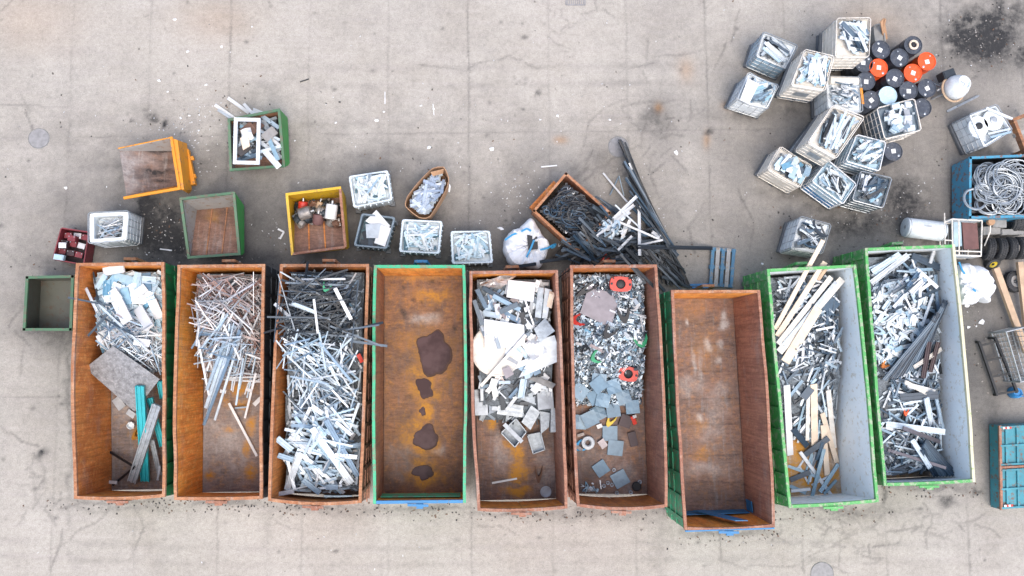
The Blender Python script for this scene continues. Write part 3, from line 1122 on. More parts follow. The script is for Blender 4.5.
    Q.root, Q.floor = root, fo
    Q.clip = Q.inset(.15)
    Q.clip = [Q.clip[0], Q.clip[1], Q.clip[2]+Q.ay*lean*.5, Q.clip[3]+Q.ay*lean*.5]
    return Q


def blot(name, cx, cy, rx, ry, z, mat, parent, seed, lump=.35, n=26, th=.004):
    """thin irregular patch lying on a surface"""
    c = P(cx, cy, z)
    k = (CAMH-z)/F
    mb = MB()
    pts = []
    for i in range(n):
        a = 2*math.pi*i/n
        r = 1+.13*lump*(2*vnoise(np.array([math.cos(a)*6+seed]), np.array([math.sin(a)*6+seed*3]))[0]-1)+lump*(2*vnoise(np.array([math.cos(a)*1.4+seed*3.7]), np.array([math.sin(a)*1.4+seed]))[0]-1)
        pts.append((c.x+rx*k*r*math.cos(a), c.y+ry*k*r*math.sin(a)))
    mb.prism(pts, z+.001, z+th+(seed % 9)*.0006)
    if parent is None:
        return mb
    return part(name, mb, mat, parent)


C1 = container([(76, 263), (164, 262), (165, 497), (74, 499)], 'rust-orange container with green outer side, blue-white offcuts above turquoise panels', 'green_deep', 'rust_orange', 'rim_orange', 'floor_grey', end_in='rust_bright', bulge=(.09, .02), lean=0.17, marks=[('amber', 139, 433, 5, 6, .9), ('pale', 125, 412, 10, 8, .4), ('grime', 120, 455, 16, 30, .35)])
C2 = container([(177.5, 265), (265, 264), (262.5, 499), (174, 500)], 'bright orange rusty container, half its floor bare below thin pinkish strips', 'dark_steel', 'rust_bright', 'rim_orange', 'floor_grey', bulge=(.05, -.02), rear_bow=.02, lean=0.2, marks=[('amber', 210, 474, 6, 5, 1), ('amber', 248, 474, 7, 9, 1), ('amber', 247, 448, 4, 9, .9), ('amber', 250, 424, 5, 10, .95), ('amber', 240, 387, 14, 7, .95), ('amber', 226, 400, 4, 6, .6), ('amber', 228, 430, 6, 4, .7), ('pale', 225, 440, 26, 26, .6), ('pale', 205, 450, 8, 40, .6), ('amber', 240, 405, 8, 4, .8)])
C3 = container([(280, 264), (369, 264), (361.5, 503), (268, 501)], 'rusty container brimful of dark rods crossing the rim and pale strips', 'rust_brown', 'rust_orange', 'rim_orange', 'floor_rust', bulge=(.04, .02), rear_bow=.08, lean=0.2)
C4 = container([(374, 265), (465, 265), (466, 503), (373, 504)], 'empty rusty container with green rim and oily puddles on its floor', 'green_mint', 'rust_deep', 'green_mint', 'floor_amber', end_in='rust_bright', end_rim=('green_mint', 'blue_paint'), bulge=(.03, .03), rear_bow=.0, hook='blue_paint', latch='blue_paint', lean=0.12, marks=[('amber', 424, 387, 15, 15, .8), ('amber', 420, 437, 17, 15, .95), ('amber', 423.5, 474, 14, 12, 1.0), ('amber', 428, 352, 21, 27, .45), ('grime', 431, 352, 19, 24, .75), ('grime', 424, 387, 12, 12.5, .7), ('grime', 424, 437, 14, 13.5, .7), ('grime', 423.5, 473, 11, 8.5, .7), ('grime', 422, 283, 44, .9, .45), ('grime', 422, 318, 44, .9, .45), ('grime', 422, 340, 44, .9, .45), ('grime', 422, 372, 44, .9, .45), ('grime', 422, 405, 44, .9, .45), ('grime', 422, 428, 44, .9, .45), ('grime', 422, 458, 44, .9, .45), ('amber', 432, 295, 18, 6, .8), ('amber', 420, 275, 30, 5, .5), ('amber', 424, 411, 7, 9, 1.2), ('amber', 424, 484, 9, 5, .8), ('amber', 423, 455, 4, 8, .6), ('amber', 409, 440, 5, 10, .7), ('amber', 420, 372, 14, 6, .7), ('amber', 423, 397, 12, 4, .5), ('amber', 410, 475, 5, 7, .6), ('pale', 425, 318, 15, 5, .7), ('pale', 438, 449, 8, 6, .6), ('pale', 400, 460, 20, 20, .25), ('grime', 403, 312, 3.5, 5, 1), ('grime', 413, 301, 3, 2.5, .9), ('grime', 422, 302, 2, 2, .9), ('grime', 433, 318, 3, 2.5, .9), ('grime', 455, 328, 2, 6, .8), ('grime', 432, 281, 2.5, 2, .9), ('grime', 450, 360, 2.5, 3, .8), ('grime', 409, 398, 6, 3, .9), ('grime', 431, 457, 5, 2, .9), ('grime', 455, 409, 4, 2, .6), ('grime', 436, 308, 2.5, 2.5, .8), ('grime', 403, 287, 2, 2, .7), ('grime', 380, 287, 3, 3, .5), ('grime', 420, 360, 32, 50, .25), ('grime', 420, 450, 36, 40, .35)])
C5 = container([(469.5, 271), (558, 270), (567.5, 508.5), (477.5, 511)], 'brown rusty container with a white round disc, panels and grey metal boxes', 'rust_brown', 'rust_brown', 'rim_rust', 'floor_rust', end_in='rust_bright', bulge=(.06, .02), lean=0.15, marks=[('grime', 518, 435, 42, .9, .5), ('grime', 518, 458, 42, .9, .5), ('grime', 518, 480, 42, .9, .5), ('amber', 515, 437, 6, 7, 1), ('amber', 517, 452, 7, 9, 1.1), ('amber', 518, 464, 6, 6, .9), ('amber', 518, 474, 9, 6, 1.2), ('amber', 519, 490, 12, 5, 1.25), ('amber', 492, 421, 5, 9, 1.3), ('amber', 510, 445, 6, 4, .9), ('pale', 500, 455, 10, 20, .4), ('pale', 545, 470, 8, 25, .4), ('grime', 560, 440, 6, 50, .3)])
C6 = container([(570, 265), (657, 264.5), (667.5, 507), (577, 506.5)], 'brown rusty container with glittering metal shreds and square blue-grey plates', 'rust_brown', 'rust_brown', 'rim_rust', 'floor_rust', end_in='rust_orange', bulge=(.04, .06), rear_bow=.09, lean=0.07, marks=[('pale', 604, 460, 20, 30, .25), ('grime', 610, 430, 22, 14, .5), ('pale', 626, 478, 8, 18, .4), ('grime', 590, 480, 12, 20, .4)])
C7 = container([(671, 290), (760, 290), (775, 527), (684.5, 530)], 'empty brown rusty container with green outer wall and blue lower end', 'green_mint', 'rust_brown', 'rim_rust', 'floor_rust', end_in='rust_bright', bulge=(.02, .05), rear_bow=.05, latch='blue_paint', end_rim=('rim_orange', 'rim_rust'), lean=0, marks=[('grime', 706, 323, 42, 1.0, .55), ('grime', 707, 345, 42, 1.0, .55), ('grime', 709, 371, 42, 1.0, .55), ('grime', 710, 399, 42, 1.0, .55), ('grime', 712, 424, 42, 1.0, .55), ('grime', 714, 455, 42, 1.0, .55), ('grime', 715, 482, 42, 1.0, .55), ('grime', 717, 500, 42, 1.0, .55), ('pale', 723.5, 316, 3, 5, 1.2), ('pale', 724, 324, 5, 6, 1.2), ('pale', 708, 345, 4, 6, 1.2), ('pale', 721, 345, 3.5, 4, 1), ('pale', 718, 361, 3, 3.5, 1), ('pale', 700, 370, 2, 20, .5), ('pale', 694, 362, 2, 14, .7), ('pale', 690, 386, 14, 9, .4), ('pale', 722, 390, 12, 8, .4), ('pale', 710, 432, 12, 10, .35), ('pale', 699, 418, 4, 4, 1), ('pale', 705, 470, 22, 7, .4), ('pale', 715, 410, 10, 20, .35), ('amber', 700, 425, 9, 9, .3), ('amber', 703, 452, 9, 8, .35), ('amber', 696, 308, 12, 14, .2), ('amber', 706, 350, 12, 20, .2), ('grime', 710, 490, 26, 12, .3), ('pale', 687, 322, 1.5, 4, 1)])
C8 = container([(767, 269), (856, 264.5), (879, 502), (789, 508)], 'bright green container with pale inside, long timber planks sticking out', 'green_bright', 'pale_paint', 'green_bright', 'floor_white', bulge=(.02, .03), rear_bow=.02, hook='green_bright', latch='green_bright', lean=0.16, marks=[('amber', 795, 446, 8, 20, 1.2), ('amber', 800, 476, 30, 14, 1.0), ('amber', 830, 480, 9, 18, .9)])
C9 = container([(865, 248), (955, 244.5), (975.5, 482), (884, 486)], 'bright green container with pale inside, filled with white offcuts and slate-dark bundles', 'green_bright', 'pale_paint', ('green_bright', 'cream_edge'), 'floor_white', bulge=(.02, .04), rear_bow=.02, hook='green_bright', latch='green_bright', lean=0.2)

# puddles
ZF = FLOORZ
for i, (x, y, rx, ry, lab) in enumerate(((431, 352, 16, 21, 'largest dark oily puddle on the rusty floor of the green-rimmed container'), (424, 387, 9.5, 10, 'dark puddle touching the largest oily puddle from below'),
                                         (422, 411, 3, 4, 'tiny dark puddle in a bright yellow rust ring'), (423.5, 437, 11.5, 11, 'dark puddle midway between the yellow ring and the lowest puddle'), (423.5, 473, 9, 6.5, 'lowest dark puddle near the blue end of the green-rimmed container'))):
    c = P(x, y, ZF)
    pr = thing('oil_puddle', lab, 'puddle', (c.x, c.y, ZF), 'oily puddles')
    part('wet_edge', blot('', x+.3, y+.3, rx*1.0+.3, ry*1.0+.3, ZF, '', None, i+62, .42, 64, .003), 'damp_rust', pr)
    part('liquid', blot('', x, y, rx*.93, ry*.93, ZF+.0025, '', None, i+62, .42, 64, .005), 'oil', pr)
# blue and mint paint inside the ends of two containers
def end_band(Q, v, z, u0, u1, mat, h=.14, proud=.012):
    mb = MB()
    a, b = Q.at(u0, v)-Q.ay*(.085+proud)*(1 if v > .5 else -1), Q.at(u1, v)-Q.ay*(.085+proud)*(1 if v > .5 else -1)
    mb.bar((*a, z), (*b, z), .022, h)
    part('painted_band', mb, mat, Q.root)


end_band(C7, 1, .47, .06, .94, 'blue_paint', .5)
end_band(C4, 1, 1.5, .06, .94, 'green_mint', .5)
mb = MB()
o_ = C7.ay*.095
bz = lambda u: C7.ay*(.05*4*u*(1-u)+.013)
mb.slab([(*(C7.at(.30, 1)-o_-bz(.3)), .5), (*(C7.at(.44, 1)-o_-bz(.44)), .5), (*(C7.at(.72, 1)-o_-bz(.72)), RIM-.12), (*(C7.at(.58, 1)-o_-bz(.58)), RIM-.12)], .02, tuple(-C7.ay)+(0,))
mb.slab([(*(C7.at(.955, 1)-C7.ay*.13), .45), (*(C7.at(.955, .93)-C7.ax*.02), .45), (*(C7.at(.957, .93)-C7.ax*.02), .9), (*(C7.at(.957, 1)-C7.ay*.13), .9)], .02, tuple(-C7.ax)+(0,))
part('painted_band', mb, 'blue_paint', C7.root)
mb = MB()
mb.bar((*(C7.at(0, 1)+C7.ax*.02+C7.ay*.03), RIM-.02), (*(C7.at(1, 1)-C7.ax*.02+C7.ay*.03), RIM-.02), .035, .06)
part('sill_bar', mb, 'blue_paint', C7.root)


# ------------------------------------------------------------------ open tipping skips
def PZ(p):
    return P(*p)


def skip(label, rim, floor, outer, inner, floor_mat, rim_mat, cat='skip', name='tipping_skip', walls=(0, 1, 2, 3), th=.035, pockets=None, rims=(0, 1, 2, 3), inner_mats=None, marks=()):
    """rim and floor: four (px, py, z); walls between them, a lip where they meet"""
    r = [PZ(p) for p in rim]
    f = [PZ(p) for p in floor]
    c = sum(r, Vector())/4
    root = thing(name, label, cat, (c.x, c.y, 0))
    cen = sum(r+f, Vector())/8
    for i in walls:
        j = (i+1) % 4
        q = [f[i], f[j], r[j], r[i]]
        pts = [q[0]]
        for p in q[1:]:
            if all((p-o).length > .03 for o in pts):
                pts.append(p)
        if len(pts) < 3:
            continue
        nrm = (pts[1]-pts[0]).cross(pts[2]-pts[0]).normalized()
        out = (sum(pts, Vector())/len(pts)-cen)
        mb = MB()
        # inner sheet and outer sheet of one wall
        if nrm.dot(out) < 0:
            nrm = -nrm
        k = len(pts)
        mb.add(pts, [tuple(range(k))], 1)
        mb.add([p+nrm*th for p in pts], [tuple(range(k))], 0)
        mb.add(pts+[p+nrm*th for p in pts], [(a, (a+1) % k, k+(a+1) % k, k+a) for a in range(k)], 0)
        im = inner_mats[i] if inner_mats else inner
        part('side_wall', mb, [outer, im], root)
    fl = marked_floor('floor', f, floor_mat, root, marks)
    mb = MB()
    for i in rims:
        a, b = r[i], r[(i+1) % 4]
        d = (b-a).normalized()*.03
        mb.bar(a-d, b+d, .07, .06)
    part('rim', mb, rim_mat, root)
    # runners under the floor
    lo = min(p.z for p in f)-.05
    mb = MB()
    m = sum(f, Vector())/4
    e = (f[1]-f[0]+f[2]-f[3])*.25
    g = (f[3]-f[0]+f[2]-f[1])*.25
    for s in (-.6, .6):
        a, b = m+e*s-g*.7, m+e*s+g*.7
        a.z = b.z = .06
        hh = max(.04, min(.12, lo-.02))
        a.z = b.z = hh/2
        mb.bar(a, b, .1, hh)
        for t in (a, b):
            q = Vector((t.x, t.y, 0))
            zf = np.interp(0, [0], [0])
            mb.bar((t.x, t.y, .1), (t.x, t.y, max(.1, lo)-.0), .07) if lo > .16 else None
    part('runner', mb, 'dark_steel', root)
    # height map
    n = 14
    A = [np.array(p) for p in f]
    poly = [(p.x, p.y) for p in f]

    def hz(x, y):
        M = np.array([[p.x, p.y, 1] for p in f])
        s, *_ = np.linalg.lstsq(M, np.array([p.z for p in f]), rcond=None)
        return np.maximum(s[0]*x+s[1]*y+s[2], .05)
    hpoly([(p.x, p.y) for p in r], max(p.z for p in r))
    hpoly(poly, hz)
    return root, [Vector((p.x, p.y)) for p in f], r


def shrink(poly, k):
    c = sum((Vector((p[0], p[1])) for p in poly), Vector((0, 0)))/len(poly)
    return [c+(Vector((p[0], p[1]))-c)*k for p in poly]


# yellow skip lying open to one side, its floor streaked with soot
S1, _, r1 = skip('empty amber-yellow skip with sooty sloping floor, open on one side', [(118, 149, .9), (171.5, 138, 1.0), (179.5, 188.5, 1.0), (125, 198, .9)],
                 [(119.5, 151, .80), (171.5, 151, .2), (177.5, 185.5, .2), (126.5, 196, .80)], 'amber_paint', 'pale_grey', 'bare_floor', 'amber_paint', walls=(0, 1, 2), rims=(1, 2), inner_mats=['pale_grey', 'amber_paint', 'amber_paint', 'pale_grey'],
                 marks=[('grime', 160, 151, 16, 2, 1.1), ('grime', 156, 171.5, 17, 3.2, 1.2), ('grime', 160, 181, 12, 2, .9), ('grime', 150, 176, 30, 2, .6), ('grime', 168, 160, 10, 3, .6), ('pale', 128, 170, 10, 30, .5), ('pale', 140, 160, 16, 5, .4)])
mb = MB()
a_, b_ = P(172.5, 138.5, .985), P(180.5, 189, .985)
o1, o2 = P(187, 143.5, .35), P(192, 190, .35)
mb.hexa([Vector((a_.x, a_.y, .3)), Vector((b_.x, b_.y, .3)), o2, o1], [a_, b_, P(184, 189.5, .97), P(177.5, 140, .97)])
part('back_housing', mb, 'amber_paint', S1)
mb = MB()
a, b = P(187, 150, .3), P(194, 185, .3)
mb.bar(a, b, .12, .16)
mb.bar(P(186, 160, .3), P(194, 158, .3), .1)
mb.bar(P(188, 178, .3), P(196, 176, .3), .1)
mb.bar(P(183, 149, .12), P(190, 186, .12), .1)
part('fork_pocket', mb, 'amber_paint', S1)

S2, f2, r2 = skip('empty green skip with pale inner walls and brown plank-like floor', [(181, 199, 1.05), (234, 193, 1.05), (239.5, 254, .75), (189, 257.5, .75)],
                  [(197, 210, .15), (243, 206, .15), (243, 253.5, .50), (190.5, 256.5, .50)], 'green_paint', 'pale_grey', 'wood_floor', 'green_dull', inner_mats=['pale_grey', 'green_dull', 'wood_floor', 'pale_grey'], marks=[('grime', 218, 215, 26, 8, .55), ('amber', 212, 217, 8, 6, .35), ('grime', 222, 222, 24, 1.2, .7)])
mb = MB()
for t in (.33, .66):
    A_, B_ = P(197+46*t, 210-4*t, .165), P(190.5+47.5*t, 256.5-3*t, .515)
    mb.bar(A_, B_, .03, .02)
part('floor_seam', mb, 'rust_deep', S2)

S3, f3, r3 = skip('yellow skip half filled with greasy engine parts', [(287, 194.5, 1.0), (340, 188, 1.0), (345.5, 247, .85), (292.5, 254, .7)],
                  [(295, 202, .15), (344.5, 197, .15), (348, 248, .48), (294, 253, .48)], 'yellow_paint', 'yellow_paint', 'wood_floor', 'yellow_paint', inner_mats=['yellow_paint', 'rim_rust', 'wood_floor', 'yellow_paint'], rims=(0, 3))
mb = MB()
for t in (.3, .62):
    mb.bar(P(295+44*t, 202-5*t, .165), P(294+51*t, 253-5*t, .495), .035, .02)
part('floor_seam', mb, 'rust_orange', S3)
mb = MB()
mb.bar(r3[1], r3[2], .07, .06)
mb.bar(r3[2], r3[3], .07, .06)
part('rim', mb, 'rim_rust', S3)

S4, f4, r4 = skip('green skip with a white window frame and strips piled in it', [(229, 120, 1.0), (279, 110, 1.0), (284, 166, .8), (231, 170, .7)],
                  [(235, 127, .15), (286.5, 118, .15), (288.5, 164, .4), (235, 168, .4)], 'green_paint', 'rust_deep', 'wood_floor', 'green_dull', inner_mats=['rust_deep', 'green_dull', 'wood_floor', 'pale_grey'])

S5, f5, r5 = skip('empty dark green skip partly under the edge of the first container', [(27.5, 277.5, 1.0), (73, 276.5, 1.0), (71, 329.5, 1.0), (24.5, 329.5, 1.0)],
                  [(41, 281, .12), (81, 280.5, .12), (79, 328.5, .12), (39, 328.5, .12)], 'green_dull', 'olive_inner', 'olive_inner', 'green_dull')

S6, f6, r6 = skip('rusty orange skip tilted askew and overfilled with black cables', [(566, 174, 1.0), (609.5, 213, 1.0), (577, 251, 1.0), (534, 211, 1.0)],
                  [(561, 180, .15), (602, 216, .15), (571.5, 250.5, .15), (532, 213.5, .15)], 'rim_orange', 'rust_brown', 'dark_floor', 'rim_orange')
mb = MB()
mb.bar(P(531, 209, .55), P(555, 183, .55), .12, .2)
part('fork_pocket', mb, 'rust_orange', S6)

S7, f7, r7 = skip('blue rusty bin full of grey wire coils', [(970, 158, .9), (1033, 155.5, .9), (1034, 216, .9), (969.5, 217.5, .9)],
                  [(953, 166, .12), (1014, 163, .12), (1016, 220.5, .12), (953, 222, .12)], 'blue_rusty', 'dark_steel', 'dark_floor', 'blue_rusty', name='steel_bin', cat='bin')


# ------------------------------------------------------------------ caged bulk tanks
def cage_tank(label, rim_px, z, h=1.02, tank='white_plastic', cage='cage_steel', fill=.22, sag=0.0, lip=.09, front=None, band=None, open_top=True, name='caged_tank', group=None, pallet='pallet_grey', lip_mat=None, base=None, nx=5, nz=4):
    if tank == 'white_plastic' and cage == 'cage_steel':
        cage = 'galvanised'
    r = [P(x, y, z) for x, y in rim_px]
    q = [Vector((p.x, p.y)) for p in r]
    c = sum(q, Vector((0, 0)))/4
    z0 = z-h
    root = thing(name, label, 'bulk tank', (c.x, c.y, z0), group)
    B = [Vector((P(x, y, z0).x, P(x, y, z0).y)) for x, y in base] if base else q
    Bc = sum(B, Vector((0, 0)))/4

    def ring(k, zz):
        t = (zz-z0)/h
        return [((Bc+(b-Bc)*k)*(1-t)+(c+(a-c)*k)*t) for a, b in zip(q, B)]
    # pallet
    mb = MB()
    o = ring(1.0, z0)
    mb.hexa([(*p, z0+.10) for p in o], [(*p, z0+.14) for p in o])
    for a, b in ((0, 3), (1, 2)):
        mb.bar((*o[a].lerp(o[b], .04), z0+.05), (*o[a].lerp(o[b], .96), z0+.05), .1, .1)
    m0, m1 = o[0].lerp(o[1], .5), o[3].lerp(o[2], .5)
    mb.bar((*m0, z0+.05), (*m1, z0+.05), .1, .1)
    part('pallet', mb, pallet, root)
    # plastic bottle: outer skin bulging between the bars, turned-in lip, inner skin
    mb = MB()
    zt = z-.035
    N = 8

    def loop(k, zz, bulge=0.0, seed=0):
        p = ring(k, zz)
        pts = []
        for i in range(4):
            a, b = p[i], p[(i+1) % 4]
            nrm = Vector((b.y-a.y, a.x-b.x)).normalized()
            if nrm.dot((a+b)/2-c) < 0:
                nrm = -nrm
            for j in range(N):
                t = (j+.0)/N
                s = math.sin(math.pi*t)
                # rounded corner
                cr = .022*(max(0, 1-t*6)**2+max(0, 1-(1-t)*6)**2)
                v = a.lerp(b, t)+nrm*bulge*s
                v = v+(c-v).normalized()*cr
                pts.append((v.x, v.y, zz+(sag*s*(vnoise(np.array([i*3.1+seed+t*2]), np.array([seed*1.0]))[0]-.7))))
        return pts
    sd = R(0, 50)
    k0 = .965
    lipk = 1-lip*2/ max(.7, (q[0]-q[1]).length)
    loops = [loop(k0, z0+.15), loop(k0, z0+.2, .015), loop(k0, z0+h*.5, .025), loop(k0, zt-.12, .012, sd), loop(k0*.985, zt, 0, sd), loop(k0*lipk*1.02, zt+.01, -.01, sd), loop(k0*lipk, zt-.05, -.015, sd), loop(k0*lipk*1.01, z-fill-.06, 0.01, sd)]
    if not open_top:
        loops = loops[:5]+[loop(k0*.5, zt+.02), loop(k0*.1, zt+.03)]
    vs = [v for l in loops for v in l]
    K = 4*N
    fs, mi = [], []
    for a in range(len(loops)-1):
        for j in range(K):
            mb.add([vs[a*K+j], vs[a*K+(j+1) % K], vs[(a+1)*K+(j+1) % K], vs[(a+1)*K+j]], [(0, 1, 2, 3)], 1 if (open_top and a >= 4) else (2 if band and a == 1 else 0), False)
    mb.add(loops[0], [tuple(range(K))])
    mb.add(loops[-1], [tuple(range(K))[::-1]], 1 if open_top else 0)
    # weld
    w = MB()
    ix = {}
    for f, m in zip(mb.f, mb.mi):
        g = []
        for i in f:
            key = tuple(round(x, 4) for x in mb.v[i])
            if key not in ix:
                ix[key] = len(w.v)
                w.v.append(mb.v[i])
            if ix[key] not in g:
                g.append(ix[key])
        if len(g) > 2:
            w.f.append(tuple(g))
            w.mi.append(m)
            w.sm.append(len(g) < 5)
    side = 'tank_side' if tank == 'white_plastic' else tank
    bt = part('tank', w, [side, lip_mat or tank, band or side], root)
    # cage of round bars
    mb = MB()
    rr = .0095 if tank in ('white_plastic', 'white_warm') else .0125
    kk = 1.0
    levels = [z0+.16+(h-.17)*i/nz for i in range(nz+1)]
    for i, zz in enumerate(levels):
        p = ring(kk, zz)
        pts = []
        for a in range(4):
            A_, B_ = p[a], p[(a+1) % 4]
            dip = sag*1.2 if i == nz else 0
            for t in (.05, .35, .65, .95):
                v = A_.lerp(B_, t)
                pts.append((*v, zz-dip*math.sin(math.pi*t)*(.3+.7*vnoise(np.array([a*2.7+sd]), np.array([sd]))[0])))
        mb.tube(pts, rr*1.35 if i in (0, nz) else rr, 5, True)
    lo, hi = ring(kk, levels[0]), ring(kk, levels[-1])
    for a in range(4):
        for j in range(nx):
            t = .05+.9*j/(nx-1)
            A_, B_ = lo[a].lerp(lo[(a+1) % 4], t), hi[a].lerp(hi[(a+1) % 4], t)
            mb.tube([(*A_, levels[0]), (*B_, levels[-1]-sag*.8*math.sin(math.pi*t))], rr, 4, False, 0, False)
    part('wire_cage', mb, cage, root)
    if front is not None:
        p, p2 = ring(1.0, z-.62), ring(1.0, z-.34)
        a, b = front, (front+1) % 4
        A_, B_ = p[a].lerp(p[b], .3), p[a].lerp(p[b], .7)
        nrm = Vector((p[b].y-p[a].y, p[a].x-p[b].x)).normalized()
        if nrm.dot((p[a]+p[b])/2-c) < 0:
            nrm = -nrm
        mb = MB()
        mb.slab([(*(A_+nrm*.015), z-.62), (*(B_+nrm*.015), z-.62), (*(B_+nrm*.015), z-.34), (*(A_+nrm*.015), z-.34)], .006, (nrm.x, nrm.y, 0))
        part('plate', mb, 'galvanised', root)
    hpoly(q, z)
    inn = ring(k0*lipk*.97, z)
    hpoly(inn, (z-fill) if open_top else z)
    return root, inn, z-fill


def near(a, d):
    return lambda: a+random.gauss(0, d)





def filled(label, what, rim_px, z=1.06, kinds=('flat', 'channel', 'ridge'), mats=('p_mix',), yaw=None, n=20, Lr=(.4, .85), wr=(.04, .10), tr=(.02, .04), heap='p_white', name='plastic_offcut', cat='offcut', gl=None, **k):
    root, inn, zf = cage_tank(label, rim_px, z, **k)
    if yaw is None:
        e0 = inn[1]-inn[0]
        yaw = near(math.atan2(e0.y, e0.x)+random.choice((0, 1.57)), .38)
    mb = MB()
    hf = lambda x, y: np.full(np.shape(x), zf)
    mound([tuple(p) for p in shrink(inn, .995)], lambda x, y: zf+.02+0*x, mb, .06, .06, 5)
    clip = shrink(inn, .97)
    pp = [tuple(p) for p in inn]
    for _ in range(26):
        L = R(.12, .4)
        y_ = R(-3.2, 3.2)
        q = pick(pp, clip, L, y_)
        if q:
            put('', q[0], q[1], y_, L, R(.03, .09), R(.01, .03), random.choice(('flat', 'angle')), '', '', '', None, mb, .4)
    single('loose_scrap', mb, heap, what + ' filling up a caged tank', None, kind='stuff')
    lab = gl or what
    for _ in range(int(n*1.5) if n < 24 else n):
        L, y_ = R(*Lr), (yaw() if callable(yaw) else R(*yaw))
        for s in (1, .75, .5):
            q = pick(pp, clip, L*s, y_)
            if q:
                break
        if q:
            put(name, q[0], q[1], y_, L*s, R(*wr)*.8, R(*tr), random.choice(kinds), random.choice(mats), lab, cat, 'heap of pieces, each a '+lab, None, .55)
    return root, inn, zf


def near(a, d):
    return lambda: a+random.gauss(0, d)


# upper yard cluster
filled('single blue-grey caged tank nearest the top of the two-tank pair, long pale panels inside', 'long pale panel in the topmost pair tank', [(763.5, 31.5), (798, 45.5), (786.5, 69), (756, 56)], kinds=('flat', 'ridge'), mats=('p_dark', 'p_box', 'offcut_white', 'offcut_white'), yaw=near(-.78, .1), n=11, Lr=(.6, .85), wr=(.06, .11), tank='tank_blue', lip_mat='white_plastic', cage='galvanised', fill=.045, heap='p_deep', name='long_board', cat='board', lip=.035)
filled('caged tank with a broad white slab and grey sheets, below the blue-grey one', 'grey-blue sheet offcut beside a broad white slab', [(749, 71.5), (779.5, 85), (768, 109), (736, 99)], mats=('p_blue', 'p_slate', 'p_white'), yaw=near(.55, .35), n=10, Lr=(.35, .7), wr=(.07, .16), fill=.045, sag=.12, tank='white_plastic', heap='p_blue', lip=.035)
for lab, px, z, kw in (
    ('lower caged tank under the stack with curled white offcuts', [(802, 51), (831, 58), (821, 93.5), (787.5, 88)], 1.0, dict(tank='tank_grey', cage='cage_warm', front=2, open_top=False)),
    ('lower tank carrying the tall stack near the drums', [(832.5, 21.5), (867, 21), (864.5, 60), (831, 60)], 1.0, dict(tank='tank_grey', cage='galvanised', open_top=False)),
    ('lower grey tank under the stack with long pale profiles', [(826, 112), (855, 123), (826, 162), (799, 147)], 1.02, dict(tank='tank_grey', cage='galvanised', open_top=False))):
    cage_tank(lab, px, z, **kw)
filled('upper tank of the stack beside the blue-grey pair, curled white offcuts inside', 'curled white offcut in the tall stack beside the pair', [(805, 49), (834.5, 56), (825, 91), (791, 85.5)], 2.05, h=1.04, mats=('p_box', 'p_white', 'offcut_white'), n=22, Lr=(.2, .7), wr=(.05, .14), tank='white_warm', cage='cage_warm', fill=.045, front=2, heap='p_blue', kinds=('flat', 'bent', 'channel'), lip=.035)
filled('upper tank of the stack right beside the drums, topped with broad white pieces', 'broad white piece in the stack beside the drums', [(837, 18), (871, 17.5), (869, 57), (835.5, 57)], 2.05, h=1.04, mats=('offcut_white', 'p_white', 'p_slate'), yaw=near(-.8, .5), n=20, Lr=(.3, .8), wr=(.06, .16), tank='white_warm', cage='cage_warm', fill=.045, heap='p_white', lip=.02)
filled('tank with amber side strip and a fat white roll, beside the drums', 'small white scrap beside a fat white roll', [(826, 76), (860.5, 77), (863, 112), (828, 110)], 1.1, mats=('p_white', 'p_mix', 'p_ali'), n=26, Lr=(.15, .55), wr=(.03, .08), tank='white_plastic', cage='cage_steel', fill=.045, heap='p_mix', lip=.02)
filled('upper tank of the middle stack, long white and dark profiles lengthwise', 'long profile in the middle stack tank', [(833.5, 104.5), (865, 117), (836, 159), (807.5, 143)], 2.06, h=1.02, mats=('offcut_white', 'p_white', 'p_dark', 'p_box'), yaw=near(1.22, .12), n=18, Lr=(.5, .95), wr=(.05, .11), tank='white_warm', cage='cage_warm', fill=.045, front=2, heap='p_deep', kinds=('ridge', 'channel', 'flat'), lip=.035)
I7 = filled('cage of white and grey household scrap boxes beside the pale blue drum', 'small boxy scrap in the cage near the pale blue drum', [(877, 108), (914.5, 98.5), (921.5, 130), (885, 139)], 1.06, mats=('p_box', 'p_white', 'p_ali'), n=24, Lr=(.15, .32), wr=(.14, .26), tr=(.05, .12), tank='bin_grey', cage='cage_warm', fill=.045, heap='p_mix', kinds=('flat',), lip=.03, name='box_scrap', cat='scrap')
filled('tank with criss-crossed pale bars beside the lone dark drum', 'pale bar in the tank beside the lone drum', [(857, 134.5), (886, 142), (879.5, 171), (846, 161)], 1.06, mats=('p_box', 'p_white', 'p_blue'), yaw=near(.25, .45), n=15, Lr=(.5, .9), wr=(.05, .1), tank='tank_blue', cage='cage_steel', fill=.045, heap='p_deep', lip=.02)
filled('tank with a bright blue band along its side and white scrap', 'white scrap with dark strips in the blue-banded tank', [(828, 160), (856.5, 184), (843, 204), (812, 181.5)], 1.06, mats=('offcut_white', 'p_white', 'p_dark'), yaw=near(-.9, .4), n=20, Lr=(.25, .6), wr=(.04, .1), tank='tank_blue', cage='cage_steel', fill=.045, band='tank_band', heap='p_white', lip=.035)
filled('dark-sided wire tank with grey and blue sheets, beside the blue-banded one', 'grey-blue sheet in the dark wire tank', [(861, 171), (892, 178), (883, 208), (852.5, 200)], 1.06, mats=('p_blue', 'p_slate', 'p_white', 'p_deep'), yaw=near(.75, .3), n=16, Lr=(.3, .8), wr=(.05, .12), tank='bin_grey', cage='galvanised', fill=.045, heap='p_deep', lip=.02)
